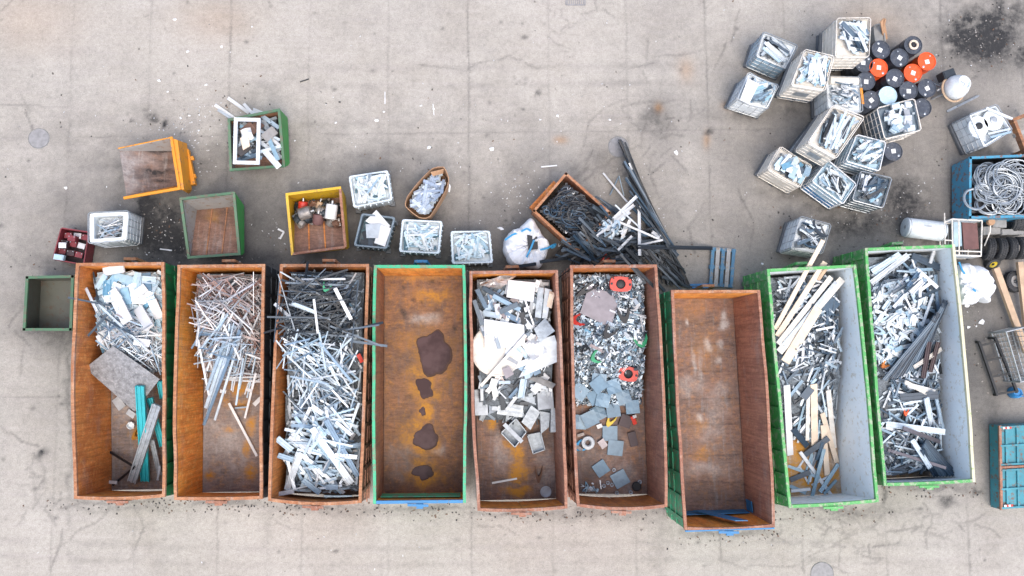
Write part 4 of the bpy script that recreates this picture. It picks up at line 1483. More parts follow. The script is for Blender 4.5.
filled('white caged tank of boxy scrap set apart at the edge of the cluster', 'boxy scrap in the tank at the cluster edge', [(781, 146), (812.5, 166), (800, 187.5), (767.5, 169)], 1.06, mats=('p_box', 'p_blue', 'p_white'), n=20, Lr=(.18, .4), wr=(.12, .22), tr=(.03, .07), tank='white_warm', cage='cage_warm', fill=.045, sag=.1, heap='p_deep', kinds=('flat',), lip=.035)
filled('lone caged tank touched by the plank tips above the bright green container', 'dark and white scrap in the lone tank near the planks', [(800.5, 216), (831.5, 224.5), (822.5, 254), (791, 249)], 1.06, mats=('p_slate', 'p_dark', 'p_white', 'p_white'), n=24, Lr=(.18, .6), wr=(.05, .11), tank='white_plastic', cage='cage_steel', fill=.045, heap='p_dark', kinds=('flat', 'bent', 'channel'), lip=.02)
I13 = cage_tank('white caged tank with two white reels lying in it', [(969, 114.5), (997, 104), (1013, 130), (984.5, 147.5)], 1.06, tank='white_plastic', cage='galvanised', fill=.2, lip=.04)
IL = filled('small white crate-like tank with thick rounded rim and wiry scrap', 'thin wiry strip in the thick-rimmed white tank', [(88, 212.5), (129, 210.5), (126.5, 240.5), (88, 243.5)], 1.0, kinds=('flat', 'round', 'angle'), mats=('p_ali', 'p_lead'), n=30, Lr=(.25, .75), wr=(.015, .04), tr=(.015, .03), tank='white_plastic', cage='cage_steel', fill=.3, heap='p_deep', lip=.13, name='thin_strip', cat='strip')
sheet('white_slab', [(748, 78), (759, 84), (749, 104), (740, 100)], 1.0, .04, 'white_sheet', 'broad white slab in the sagging caged tank', 'slab')
mb = MB()
a, b = P(829, 80.5, 1.05), P(858, 81.5, 1.05)
mb.tube([a.lerp(b, t) for t in (0, .02, .5, .98, 1)], [.09, .12, .12, .12, .09], 12)
single('white_roll', mb, 'white_warm', 'fat white roll lying across the tank with the amber strip', 'roll')
mb = MB()
mb.slab([P(861, 88, 1.0), P(863, 104, 1.0), P(863, 104, 1.1), P(861, 88, 1.1)], .02, (1, 0, 0))
mb.bar(P(861, 88, 1.09), P(863, 104, 1.09), .07, .02)
single('amber_strip', mb, 'amber_paint', 'amber strip on the rim of the tank beside the drums', 'strip')
# reels in the tank by the wire bin
for x, y, lab, r_ in ((979, 126, 'white hose reel with open hub, nearer the grid side of its tank', .30), (993.5, 120, 'white closed reel with a small mark, in the tank above the wire bin', .30)):
    c = P(x, y, 1.0)
    rt = thing('hose_reel', lab, 'reel', (c.x, c.y, .88))
    mb = MB()
    mb.lathe([(.07, .0), (r_*.9, 0), (r_, .02), (r_, .08), (r_*.93, .1), (r_*.55, .1), (r_*.5, .085), (.1, .085), (.07, .085)], (c.x, c.y, .9), 28, caps=False)
    part('disc', mb, 'white_plastic', rt)
    mb = MB()
    mb.lathe([(.045, .0), (.10, 0), (.10, .13), (.08, .14), (.045, .14)], (c.x, c.y, .9), 16)
    part('hub', mb, 'black' if r_ == .30 and x < 985 else 'galvanised', rt)
for a, b in (((988, 134), (1010, 129)), ((990, 137.5), (1011, 132)), ((986, 108), (1012, 119)), ((972, 135), (985, 141))):
    lay('white_bar', a, b, .95, 2.2, .05, 'flat', 'p_white', 'white bar lying beside the reels in the caged tank', 'bar', 'bars beside the reels', roll=0)


# ------------------------------------------------------------------ low bins of short offcuts
def bin_box(label, rim_px, z, mat, what, n, heap, mats, Lr=(.25, .6), wr=(.035, .07), flare=.93, name='short_strip', fill=.05, cat='bin', yaw=(-3.2, 3.2)):
    r = [Vector((P(x, y, z).x, P(x, y, z).y)) for x, y in rim_px]
    c = sum(r, Vector((0, 0)))/4
    root = thing('plastic_bin', label, 'bin', (c.x, c.y, 0))
    mb = MB()
    N = 6

    def loop(k, zz, rc=.07):
        pts = []
        p = [c+(v-c)*k for v in r]
        for i in range(4):
            a, b, d = p[i], p[(i+1) % 4], p[i-1]
            e1, e0 = (b-a).normalized(), (d-a).normalized()
            for t in (0, .25, .5, .75, 1):
                s = e0*rc*(1-t)**2+e1*rc*t*t
                pts.append((*(a+s), zz))
        return pts
    loops = [loop(flare, .1), loop(flare*1.005, .3), loop(.985, z-.12), loop(1.0, z-.1), loop(1.0, z-.01), loop(.985, z), loop(.90, z), loop(.885, z-.02), loop(.88, z-fill-.1)]
    K = len(loops[0])
    vs = [v for l in loops for v in l]
    fs = [(a*K+j, a*K+(j+1) % K, (a+1)*K+(j+1) % K, (a+1)*K+j) for a in range(len(loops)-1) for j in range(K)]
    fs += [tuple(range(K))[::-1], tuple((len(loops)-1)*K+j for j in range(K))]
    mb.add(vs, fs)
    part('shell', mb, mat, root)
    mb = MB()
    p = [c+(v-c)*flare*.97 for v in r]
    for v in p:
        mb.box((v.x, v.y, .055), (.14, .14, .11))
    part('base', mb, 'pallet_grey', root)
    mb = MB()
    for i in range(4):
        a, b = p[i]+(r[i]-p[i])*.6, p[(i+1) % 4]+(r[(i+1) % 4]-p[(i+1) % 4])*.6
        nrm = Vector((b.y-a.y, a.x-b.x)).normalized()
        if nrm.dot((a+b)/2-c) < 0:
            nrm = -nrm
        for j in range(6):
            q = a.lerp(b, .1+.8*j/5)+nrm*.005
            mb.bar((*q, .2), (*(q+nrm*.02), z-.13), .035)
    part('wall_rib', mb, mat, root)
    base_yaw = R(0, 3)
    hpoly(r, z)
    inn = [c+(v-c)*.90 for v in r]
    hpoly(inn, z-fill)
    mb = MB()
    clip = [c+(v-c)*.865 for v in r]
    pp = [tuple(q) for q in inn]
    mound(pp, lambda x, y: z-fill+.02+0*x, mb, .06, .03, 5)
    single('loose_scrap', mb, [heap, 'teal_gap_shade'], 'scrap filling up a low bin', None, kind='stuff')
    for _ in range(n):
        L, y_ = R(*Lr), base_yaw+random.gauss(0, .55)+random.choice((0, 0, 1.57))
        for s in (1, .75, .5):
            q = pick(pp, clip, L*s, y_)
            if q:
                break
        if q:
            put(name, q[0], q[1], y_, L*s, R(*wr), R(.015, .03), random.choice(('flat', 'flat', 'flat', 'channel')), random.choice(mats), what, 'strip', 'heap of pieces, each a '+what, None, .55, roll=R(-.05, .05), maxslope=.25)
    return root, inn, z


bin_box('clear bin of white strips beside the cardboard box', [(348.5, 176), (388, 170), (392.5, 200), (353.5, 208)], .8, 'bin_clear', 'white strip heaped in the clear bin nearest the yellow skip', 66, 'p_deep', ('offcut_white', 'p_white', 'offcut_white', 'p_box'))
bin_box('clear bin of pale blue strips just below the cardboard box', [(402, 219), (442.5, 221), (439.5, 254), (399, 252)], .8, 'bin_clear', 'pale blue strip heaped in the bin below the cardboard box', 66, 'p_slate', ('p_box', 'offcut_white', 'p_box'), wr=(.025, .06))
bin_box('smallest clear bin of pale blue strips beside the white big bag', [(450.5, 231), (490, 230.5), (493, 263), (452, 264)], .8, 'bin_clear', 'pale blue strip heaped in the bin beside the big bag', 50, 'p_slate', ('p_box', 'p_box', 'offcut_white'), wr=(.035, .085))
B2, b2i, zb = bin_box('grey bin with white panels jutting from it', [(361.5, 213), (395.5, 217), (387, 249), (353.5, 246)], .85, 'bin_grey', 'dark board standing in the grey bin', 7, 'p_dark', ('p_slate', 'p_dark'), Lr=(.3, .7), wr=(.1, .16), fill=.3, name='dark_board')
sheet('white_board', [(377, 211), (391, 227), (382, 232), (366, 222)], .95, .03, 'white_sheet', 'white square panel topmost in the grey bin', 'panel', tilt=(.1, .15, 0, 0))
sheet('white_board', [(365.5, 224), (381, 224), (378, 238), (366.5, 238)], .95, .03, 'light_panel', 'pale panel under the square one in the grey bin', 'panel', tilt=(0, .1, .05, 0))
sheet('white_board', [(380, 224.5), (391, 228), (385, 246.5), (374, 243)], .95, .03, 'white_sheet', 'white oblong panel across the corner of the grey bin', 'panel', tilt=(.08, .1, 0, 0))

# cardboard box
cp = [(432, 169.5), (444, 168.6), (449, 179), (446, 190.5), (430, 216.5), (419, 217.5), (405, 206), (407.5, 196), (418, 183)]
r = [Vector((P(x, y, .85).x, P(x, y, .85).y)) for x, y in cp]
c = sum(r, Vector((0, 0)))/len(r)
cb = thing('cardboard_box', 'brown many-sided cardboard box filled with blue-grey strips', 'box', (c.x, c.y, 0))
mb = MB()
hz_ = [.98, 1.08, 1.0, .92, .85, .82, .8, .85, .92]
n = len(r)
R2, H2 = [], []
for i in range(n):
    p0, p1, p2, p3 = r[i-1], r[i], r[(i+1) % n], r[(i+2) % n]
    h1, h2 = hz_[i], hz_[(i+1) % n]
    for t in (0, .33, .66):
        R2.append(.35*(p1*(1-t)+p2*t)+.65*.5*((2*p1)+(p2-p0)*t+(2*p0-5*p1+4*p2-p3)*t*t+(3*p1-p0-3*p2+p3)*t**3))
        H2.append(h1*(1-t)+h2*t+R(-.012, .012))
n = len(R2)
for i in range(n):
    j = (i+1) % n
    a, b = R2[i], R2[j]
    mb.hexa([(*(c+(v-c)*k_), .12) for v, k_ in ((a, .97), (b, .97), (b, .945), (a, .945))], [(*a, H2[i]), (*b, H2[j]), (*(c+(b-c)*.972), H2[j]), (*(c+(a-c)*.972), H2[i])])
part('box_wall', mb, 'cardboard', cb)
mb = MB()
mb.slab([P(430.5, 172, .98), P(444, 168.6, 1.06), P(443, 173, .90), P(433, 176, .86)], .012, (0, 0, 1))
part('flap', mb, 'cardboard', cb)
mb = MB()
mb.prism([c+(v-c)*.95 for v in r], .115, .15)
part('box_floor', mb, 'cardboard', cb)
mb = MB()
for s in (-.3, 0, .3):
    mb.box((c.x+s*.6, c.y+s*.6, .055), (.12, .9, .11), -.8)
part('pallet', mb, 'timber', cb)
hpoly(r, .9)
inn = [c+(v-c)*.90 for v in r]
hpoly(inn, .62)
mb = MB()
mound([tuple(q) for q in inn], lambda x, y: .66+0*x, mb, .06, .05, 5)
single('loose_scrap', mb, 'p_card', 'strips filling up the cardboard box', None, kind='stuff')
pp = [tuple(q) for q in inn]
for _ in range(48):
    L, y_ = R(.25, .6), random.gauss(.6, .5)
    q = pick(pp, [c+(v-c)*.88 for v in r], L, y_) or pick(pp, [c+(v-c)*.88 for v in r], L*.5, y_)
    if q:
        put('folded_strip', q[0], q[1], y_, L, R(.05, .09), R(.02, .035), random.choice(('flat', 'channel', 'ridge')), 'p_card', 'blue-grey strip heaped in the brown cardboard box', 'strip', 'strips in the cardboard box', None, .4)


# ------------------------------------------------------------------ drums
def drum(x, y, mat, label, z=.92, lab=True, r=.268, cap=True, ang=None, group=None):
    c = P(x, y, z)
    rt = thing('steel_drum', label, 'drum', (c.x, c.y, 0), 'drums standing together' if group is None else group)
    mb = MB()
    k = 28
    pr = [(r*.97, .0), (r, .015), (r, z*.32), (r*1.025, z*.335), (r, z*.35), (r, z*.65), (r*1.025, z*.665), (r, z*.68), (r, z-.02), (r*1.015, z-.012), (r*1.015, z), (r*.955, z), (r*.95, z-.02), (0.001, z-.02)]
    mb.lathe(pr, (c.x, c.y, 0), k)
    part('barrel', mb, mat, rt)
    a = R(0, 6.28) if ang is None else ang
    if cap:
        for s, rr in ((.72, .034), (-.72, .02)):
            mb = MB()
            mb.lathe([(rr, 0), (rr, .012), (rr*.8, .016), (.001, .016)], (c.x+math.cos(a)*r*s, c.y+math.sin(a)*r*s, z-.0195), 12)
            part('bung', mb, 'cap_steel', rt)
    if lab:
        mb = MB()
        mb.box((c.x+math.cos(a+1.6)*.02, c.y+math.sin(a+1.6)*.02, z-.0175), (.125, .125, .003), a+.78)
        part('paper_label', mb, 'label_white', rt)
    hpoly([(c.x+r*math.cos(t), c.y+r*math.sin(t)) for t in np.linspace(0, 6.28, 16)[:-1]], z)
    return rt, c


D = [(881, 49.5, 'drum_dark', 'dark drum beside the leaning brown board and the stacked tank'), (899.5, 57.7, 'drum_dark', 'dark drum below the ring-topped drum, touching the first orange one'),
     (878.7, 67.8, 'drum_orange', 'orange drum by itself among dark drums, beside the stacked tank'), (895, 78, 'drum_dark', 'dark drum between the lone orange drum and the orange pair'),
     (913, 73, 'drum_orange', 'orange drum of the touching pair, nearer the middle of the group'), (927, 61.2, 'drum_orange', 'orange drum of the touching pair, on the outer edge'),
     (866, 81, 'drum_dark', 'dark drum beside the tank with the amber strip, upper one'), (908.6, 90.5, 'drum_dark', 'dark drum just below the orange pair, beside the pale blue drum'),
     (927, 88, 'drum_dark', 'outermost dark drum nearest the white mixer'), (871, 100, 'drum_dark', 'dark drum directly beside the pale blue drum, under the amber-strip tank'),
     (893.5, 151.5, 'drum_dark', 'lone dark drum beside the tank of criss-crossed bars'), (864, 63, 'drum_dark', 'dark drum half hidden under the stacked tank')]
for x, y, m, l in D:
    drum(x, y, m, l)
drum(888, 95.5, 'drum_blue', 'pale blue drum with plain lid among the dark drums', lab=False, cap=False)
drum(922.5, 107.5, 'drum_dark', 'dark drum with a bare lid beside the cage of boxy scrap', lab=False, z=.86)
rt, c = drum(913.3, 45, 'drum_dark', 'dark drum with a pale ring lying on its lid', lab=False, cap=False)
tr_ = MB()
tr_.tube([(c.x+.115*math.cos(a), c.y+.115*math.sin(a), .945) for a in np.linspace(0, 6.2832, 25)[:-1]], .032, 8, True)
single('pale_ring', tr_, 'timber_pale', 'pale ring resting on the lid of a dark drum', 'ring')
mb = MB()
mb.lathe([(.06, 0), (.06, .03), (.045, .045), (.001, .045)], (c.x, c.y, .902), 14)
single('black_plug', mb, 'black', 'black cap inside the pale ring on the dark drum', 'cap')
# board and grey box behind the stack
mb = MB()
mb.bar(P(882, 20, .9), P(885.5, 40, .35), .16, .03)
mb.bar(P(885, 19, .92), P(883, 30, .6), .05, .05)
mb.bar(P(886, 36, .0), P(884, 28, .65), .05, .05)
single('leaning_board', mb, 'cardboard', 'brown board leaning at the back of the drums', 'board')
mb = MB()
pp_ = [P(873.5, 26, .5), P(882, 24, .5), P(884, 42, .5), P(874, 42, .5)]
mb.hexa([(p.x, p.y, .0) for p in pp_], [(p.x, p.y, .5+.02*i) for i, p in enumerate(pp_)])
mb.bar(pp_[0]+Vector((0, 0, .02)), pp_[1]+Vector((0, 0, .04)), .04)
mb.bar(pp_[1]+Vector((0, 0, .04)), pp_[2]+Vector((0, 0, .06)), .04)
single('grey_carton', mb, 'concrete_block', 'flat grey carton between the stacked tank and the brown board', 'carton')

# ------------------------------------------------------------------ concrete mixer
c = P(960, 85, .9)
mx = thing('concrete_mixer', 'white drum mixer on a frame with a dark motor box', 'mixer', (c.x, c.y, 0))
mb = MB()
mb.lathe([(.10, .0), (.24, .03), (.34, .18), (.35, .34), (.30, .5), (.22, .62), (.20, .66), (.17, .66), (.17, .60)], (c.x, c.y, .32), 32, axis=(.18, .1, 1))
part('drum', mb, 'white_plastic', mx)
mb = MB()
mb.tube([(c.x+.366*math.cos(a)-.01, c.y+.366*math.sin(a)-.02, .58-.06*math.cos(a)) for a in np.linspace(0, 6.2832, 33)[:-1]], .03, 6, True)
part('gear_ring', mb, 'timber', mx)
mb = MB()
e = P(947, 75, .55)
mb.box((e.x, e.y, .5), (.36, .24, .34), .35)
mb.box((e.x, e.y, .675), (.30, .18, .02), .35)
part('motor_box', mb, 'dark_steel', mx)
mb = MB()
mb.tube([P(937, 91, .35), P(952, 80, .5), (c.x-.2, c.y+.1, .55)], .03, 6)
mb.tube([(e.x, e.y, .35), (e.x-.05, e.y-.1, .02)], .03, 6)
for s in (-1, 1):
    mb.tube([(c.x+.35*s, c.y-.15, .02), (c.x+.1*s, c.y-.05, .36)], .03, 6)
    mb.tube([(c.x+.3*s, c.y+.35, .02), (c.x+.1*s, c.y+.05, .36)], .03, 6)
part('stand', mb, 'galvanised', mx)
mb = MB()
mb.tube([(c.x-.02, c.y+.08, .985), (c.x+.10, c.y+.02, .985), (c.x+.05, c.y-.08, .97), (c.x-.05, c.y-.06, .975)], .012, 6)
part('paddle', mb, 'galvanised', mx)
for (a, b, w), lab in zip((((947, 111.5), (977, 96.5), 2.4), ((958, 106.5), (979, 95.5), 1.4)), ('pale bar on the ground in front of the white mixer, longer of two', 'thin pale bar on the ground by the white mixer')):
    lay('pale_bar', a, b, .05, w, .05, 'channel', 'galvanised', lab, 'bar', roll=0)

# ------------------------------------------------------------------ white tank lying by the trolley
a, b = P(905, 227, .33), P(944, 231.5, .33)
d = (b-a)
L = d.length
wt = thing('white_cylinder', 'white cylindrical tank lying on its side above the outermost green container', 'tank', ((a.x+b.x)/2, (a.y+b.y)/2, 0))
mb = MB()
rr = .285
mb.lathe([(.02, -.0), (rr*.8, .0), (rr*.96, .02), (rr, .05), (rr, L-.05), (rr*.96, L-.02), (rr*.8, L), (.02, L)], (a.x, a.y, rr+.01), 32, axis=(d.x, d.y, 0))
part('shell', mb, 'white_plastic', wt)
mb = MB()
dn = d.normalized()
for t in (.06, .94):
    mb = MB()
    o = a.lerp(b, t)
    sx = Vector((-dn.y, dn.x, 0))
    mb.tube([(*(o+sx*rr*1.005*math.cos(q)).xy, rr+.01+rr*1.005*math.sin(q)) for q in np.linspace(0, 6.2832, 33)[:-1]], .008, 5, True)
    part('band', mb, 'galvanised', wt)
mb = MB()
e = a.lerp(b, .46)
sx = Vector((-dn.y, dn.x, 0))
q0 = e+sx*.05
mb.bar((*(q0-dn*.10).xy, 2*rr+.006), (*(q0+dn*.12).xy, 2*rr+.006), .05, .012)
part('plate', mb, 'galvanised', wt)
mb = MB()
ec = a-dn*.012
mb.lathe([(.05, 0), (.05, .012), (.03, .02)], (*ec.xy, rr+.06), 12, axis=(d.x, d.y, 0))
part('plug', mb, 'galvanised', wt)

# ------------------------------------------------------------------ trolley
def at3(x, y, z):
    return P(x, y, z)


tz = .75
cs = [(952, 219), (982, 220.5), (981, 256), (953, 255)]
c = P(967, 238, 0)
tl = thing('wire_trolley', 'wire-frame trolley with a wine-brown board on it, beside the tyres', 'trolley', (c.x, c.y, 0))
mb = MB()
rp = [P(*q, tz) for q in cs]
fp = [Vector((p.x, p.y, .12)) for p in rp]
for i in range(4):
    mb.tube([rp[i], rp[(i+1) % 4]], .022, 6)
    mb.tube([fp[i], fp[(i+1) % 4]], .022, 6)
    mb.tube([rp[i], fp[i]], .022, 6)
mb.tube([rp[0].lerp(rp[1], .22), rp[3].lerp(rp[2], .22)], .02, 6)
mb.tube([rp[0].lerp(rp[3], .88), rp[1].lerp(rp[2], .88)], .02, 6)
mb.tube([P(944.5, 213, .9), P(945, 244, .9)], .018, 6)
mb.tube([P(945, 222, .9), rp[0]], .018, 6)
mb.tube([P(945, 240, .9), rp[0].lerp(rp[3], .6)], .018, 6)
part('frame', mb, 'cage_warm', tl)
mb = MB()
for t in np.linspace(.1, .9, 9):
    mb.tube([fp[0].lerp(fp[1], t), fp[3].lerp(fp[2], t)], .01, 4)
    mb.tube([fp[0].lerp(rp[0], t), fp[1].lerp(rp[1], t)], .008, 4)
    mb.tube([fp[3].lerp(rp[3], t), fp[2].lerp(rp[2], t)], .008, 4)
part('wire_mesh', mb, 'galvanised', tl)
for k in range(4):
    mb = MB()
    mb.lathe([(.03, -.025), (.075, -.025), (.08, 0), (.075, .025), (.03, .025)], (fp[k].x, fp[k].y, .085), 16, axis=(0, 1, 0))
    part('castor', mb, 'rubber', tl)
hpoly([(p.x, p.y) for p in rp], .3)
sheet('brown_board', [(962, 221.5), (977, 220.5), (979, 249), (964, 249.5)], .8, .03, 'plate_wine', 'wine-brown board lying in the wire trolley', 'board', tilt=(.35, .35, .32, .32))
sheet('glass_sheet', [(953.5, 222), (961, 222), (962, 246), (954, 247)], .6, .02, 'tank_blue', 'pale bluish sheet next to the brown board in the trolley', 'sheet', tilt=(.15, .2, .2, .15))

# ------------------------------------------------------------------ tyres, wheels, blocks
def tyre(name, c, axis, r, w, label, hub=None, group=None, hubr=.55):
    rt = thing(name, label, 'tyre' if not hub else 'wheel', (c[0], c[1], c[2]), group)
    mb = MB()
    k = 40
    pr = [(r*.58, -w*.42), (r*.7, -w*.5), (r*.9, -w*.47), (r*.985, -w*.36), (r, -w*.2), (r, w*.2), (r*.985, w*.36), (r*.9, w*.47), (r*.7, w*.5), (r*.58, w*.42), (r*.6, 0), (r*.58, -w*.42)]
    mb.lathe(pr, c, k, axis=axis, caps=False)
    q = Vector((0, 0, 1)).rotation_difference(Vector(axis).normalized())
    # tread blocks
    for j in range(30):
        a = 2*math.pi*j/30
        for s in (-.27, 0, .27):
            aa = a+(.1 if s == 0 else 0)
            M = Matrix.Translation(c) @ q.to_matrix().to_4x4() @ Matrix.Rotation(aa, 4, 'Z') @ Matrix.Translation((r*1.003, 0, s*w))
            mb.box(None, (.03, r*.13, w*.2), M=M)
    part('tread', mb, 'rubber', rt)
    if hub:
        mb = MB()
        mb.lathe([(.02, -w*.2), (r*.2, -w*.2), (r*hubr*.8, -w*.3), (r*.575, -w*.38), (r*.575, w*.38), (r*hubr*.8, w*.3), (r*.22, w*.16), (.02, w*.16)], c, 28, axis=axis)
        h = part('rim', mb, hub, rt)
        mb = MB()
        for j in range(5):
            a = 2*math.pi*j/5
            v = q @ Vector((r*.14*math.cos(a), r*.14*math.sin(a), w*.16))
            mb.lathe([(.018, 0), (.018, .02), (.001, .022)], Vector(c)+v, 6, axis=axis)
        v = q @ Vector((0, 0, w*.16))
        part('wheel_nut', mb, 'dark_steel', h)
    return rt


g = 'worn tyres lying in a row'
for i, (x, y, ax, lab) in enumerate(((988.5, 249, (1, -.15, .18), 'worn tyre at the end of the row beside the trolley'), (999.5, 249, (1, -.1, .12), 'second tyre of the row, next to the end one'), (1009.5, 248.5, (1, -.05, .05), 'third tyre of the row, counted from the trolley'), (1019.5, 248, (1, 0, .03), 'fourth tyre of the row, cut by the picture edge'))):
    p = P(x, y, .33)
    tyre('tyre', (p.x, p.y, .325), ax, .315, .235, lab, None, g)
p = P(1017, 221, .35)
tyre('tyre', (p.x, p.y, .31), (1, .02, .02), .30, .42, 'broad bluish tyre beside the wire bin, above the row of tyres', None, g)
p = P(1016, 281.5, .2)
tyre('wheel', (p.x, p.y, .125), (.08, .05, 1), .30, .23, 'wheel with pale hub lying flat between the timber beams', 'pale_grey')
p = P(993.5, 263.5, .2)
tyre('wheel', (p.x, p.y, .16), (.1, -.75, .7), .20, .12, 'small wheel with a yellow hub at the tip of a timber beam', 'yellow_plastic')
for (q, z, lab) in (([(983, 226.5), (1001, 226), (1001, 234), (983.5, 235)], .38, 'longer grey concrete block under the tyre row edge'), ([(993, 219.5), (1007, 220), (1007, 227.5), (993, 227)], .5, 'shorter grey concrete block beside the broad tyre'), ([(1002, 229), (1024, 229), (1024, 234.5), (1002, 235)], .4, 'flat grey slab between the broad tyre and the row')):
    pts = [P(x, y, z) for x, y in q]
    c = sum(pts, Vector())/4
    mb = MB()
    t = [(c+(p-c)*.93) for p in pts]
    mb.hexa([(p.x, p.y, 0) for p in pts], [(p.x, p.y, z-.02) for p in pts])
    mb.hexa([(p.x, p.y, z-.021) for p in pts], [(p.x, p.y, z) for p in t])
    single('concrete_block', mb, 'concrete_block', lab, 'block')
    hpoly([(p.x, p.y) for p in pts], z)
p = P(991.5, 221.5, .62)
cr_ = thing('jockey_wheel', 'small round castor on a thin rod beside the concrete blocks', 'castor', (p.x, p.y, .5))
mb = MB()
mb.lathe([(.02, 0), (.10, 0), (.11, .03), (.11, .09), (.10, .12), (.02, .12)], (p.x, p.y, .52), 20)
part('wheel_disc', mb, 'cardboard', cr_)
mb = MB()
mb.tube([(p.x, p.y, .58), P(990, 232, .5), P(984.5, 246, .42)], .02, 6)
part('rod', mb, 'cage_warm', cr_)

# timber beams
for a, b, w, lab in (((995.5, 268), (1026, 352), 6.5, 'longer timber beam running from the yellow-hubbed wheel'), ((1019.5, 262), (1027, 330), 6, 'timber beam nearer the picture edge, beside the pale-hubbed wheel')):
    A_, B_ = P(*a, .35), P(*b, .22)
    mb = MB()
    mb.bar(A_, B_, w*.0275, .11)
    single('timber_beam', mb, 'timber', lab, 'beam')
mb = MB()
for x, y in ((1000, 281), (1023, 341)):
    p = P(x, y, .15)
    mb.box((p.x, p.y, .13), (.3, .12, .22), .2)
# steel rack of black bars
rk = thing('steel_rack', 'black ladder-like steel rack leaning on the ground', 'rack', tuple(P(998, 367, 0)))
mb = MB()
A0, A1, B0, B1 = P(979, 342, .14), P(997, 395, .14), P(995, 338, .3), P(1017, 392, .3)
mb.bar(A0, A1, .07)
part('rail', mb, 'black', rk)
mb = MB()
mb.bar(B0, B1, .07)
part('rail', mb, 'black', rk)
for t in (.07, .36, .66, .985):
    mb = MB()
    mb.bar(A0.lerp(A1, t), B0.lerp(B1, t), .055)
    part('crossbar', mb, 'black', rk)
mb = MB()
for p in (A0, A1, B0, B1):
    mb.bar((p.x, p.y, 0), p, .06)
part('leg', mb, 'black', rk)
# wire crate at the edge
ct = [P(x, y, .75) for x, y in ((1006, 332), (1026, 327), (1040, 377), (1021, 382))]
c = sum(ct, Vector())/4
wc = thing('wire_crate', 'grey wire crate beside the steel rack, cut by the picture edge', 'crate', (c.x, c.y, 0))
mb = MB()
low = [Vector((p.x, p.y, .1)) for p in ct]
for i in range(4):
    j = (i+1) % 4
    mb.tube([ct[i], ct[j]], .02, 6)
    mb.tube([low[i], low[j]], .02, 6)
    mb.tube([ct[i], (low[i].x, low[i].y, 0)], .025, 6)
part('frame', mb, 'galvanised', wc)
mb = MB()
for i in range(4):
    j = (i+1) % 4
    for t in np.linspace(.08, .92, 9):
        mb.tube([ct[i].lerp(ct[j], t), low[i].lerp(low[j], t)], .008, 4)
    for t in (.25, .5, .75):
        mb.tube([ct[i].lerp(low[i], t), ct[j].lerp(low[j], t)], .008, 4)
for t in np.linspace(.05, .95, 10):
    mb.tube([low[0].lerp(low[3], t), low[1].lerp(low[2], t)], .008, 4)
part('wire_mesh', mb, 'galvanised', wc)
hpoly([(p.x, p.y) for p in ct], .12)
p = P(1019, 393, .3)
mb = MB()
mb.lathe([(.16, 0), (.17, .02), (.15, .24), (.13, .27), (.10, .27), (.10, .24), (.001, .24)], (p.x, p.y, .0), 20)
mb.tube([(p.x-.15, p.y, .22), (p.x-.1, p.y-.1, .36), (p.x+.1, p.y-.1, .36), (p.x+.15, p.y, .22)], .012, 5)
single('blue_canister', mb, 'tank_band', 'small bright blue canister below the steel rack', 'canister')
# dark angle frame at the edge, by the white tank
mb = MB()
fr = thing('angle_iron', 'dark brown steel frame at the picture edge beside the reels', 'frame', tuple(P(1020, 130, 0)))
mb.bar(P(1013, 122, .6), P(1026, 155, .6), .09, .2)
mb.bar(P(1011, 121, .55), P(1032, 112, .55), .09, .2)
part('angle_rail', mb, 'rust_deep', fr)
mb = MB()
for x, y in ((1014, 123), (1024, 151), (1030, 113)):
    q = P(x, y, .5)
    mb.bar((q.x, q.y, 0), (q.x, q.y, .5), .08)
part('leg', mb, 'rust_deep', fr)
mb = MB()
mb.bar(P(1014, 136, .5), P(1030, 129, .5), .11)
part('crossbar', mb, 'pale_grey', fr)
# teal lidded container at the edge
tc = thing('teal_container', 'teal steel container with rusty edges at the picture edge', 'container', tuple(P(1012, 468, 0)))
z = .5
q = [P(x, y, z) for x, y in ((999, 425.5), (1052, 423), (1054, 506), (1000.5, 509.5))]
mb = MB()
mb.hexa([(p.x, p.y, .06) for p in q], [(p.x, p.y, z-.04) for p in q])
part('body', mb, 'teal_paint', tc)
for k, (v0, v1) in enumerate(((.0, .485), (.515, 1))):
    mb = MB()
    a, b, c_, d_ = q[0].lerp(q[3], v0+.01), q[1].lerp(q[2], v0+.01), q[1].lerp(q[2], v1-.01), q[0].lerp(q[3], v1-.01)
    mb.hexa([(p.x, p.y, z-.039) for p in (a, b, c_, d_)], [(p.x, p.y, z) for p in (a, b, c_, d_)])
    ld = part('lid', mb, 'teal_paint', tc)
    mb = MB()
    for t in np.linspace(.12, .95, 5):
        mb.bar(a.lerp(b, t)+Vector((0, 0, .022)), d_.lerp(c_, t)+Vector((0, 0, .022)), .06, .045)
    for t in (.02, .5, .98):
        mb.bar(a.lerp(d_, t)+Vector((0, 0, .05)), b.lerp(c_, t)+Vector((0, 0, .05)), .05, .03)
    part('lid_rib', mb, 'teal_paint', ld)
mb = MB()
e = Vector((0, 0, .03))
mb.bar(q[0]+e, q[3]+e, .07, .06)
mb.bar(q[0].lerp(q[3], .5)+e, q[1].lerp(q[2], .5)+e, .06, .05)
part('edge_bar', mb, 'rim_rust', tc)
for y, t in ((428, .03), (505.5, .955)):
    mb = MB()
    a = q[0].lerp(q[3], t)
    b = a.lerp(q[1].lerp(q[2], t), .2)
    for s in range(4):
        mb.bar(a.lerp(b, .2+s*.2)+Vector((0, 0, .075)), a.lerp(b, .4+s*.2)+Vector((0, 0, .075)), .06, .008, s % 2)
    part('warning_strip', mb, ['label_white', 'red'], tc)

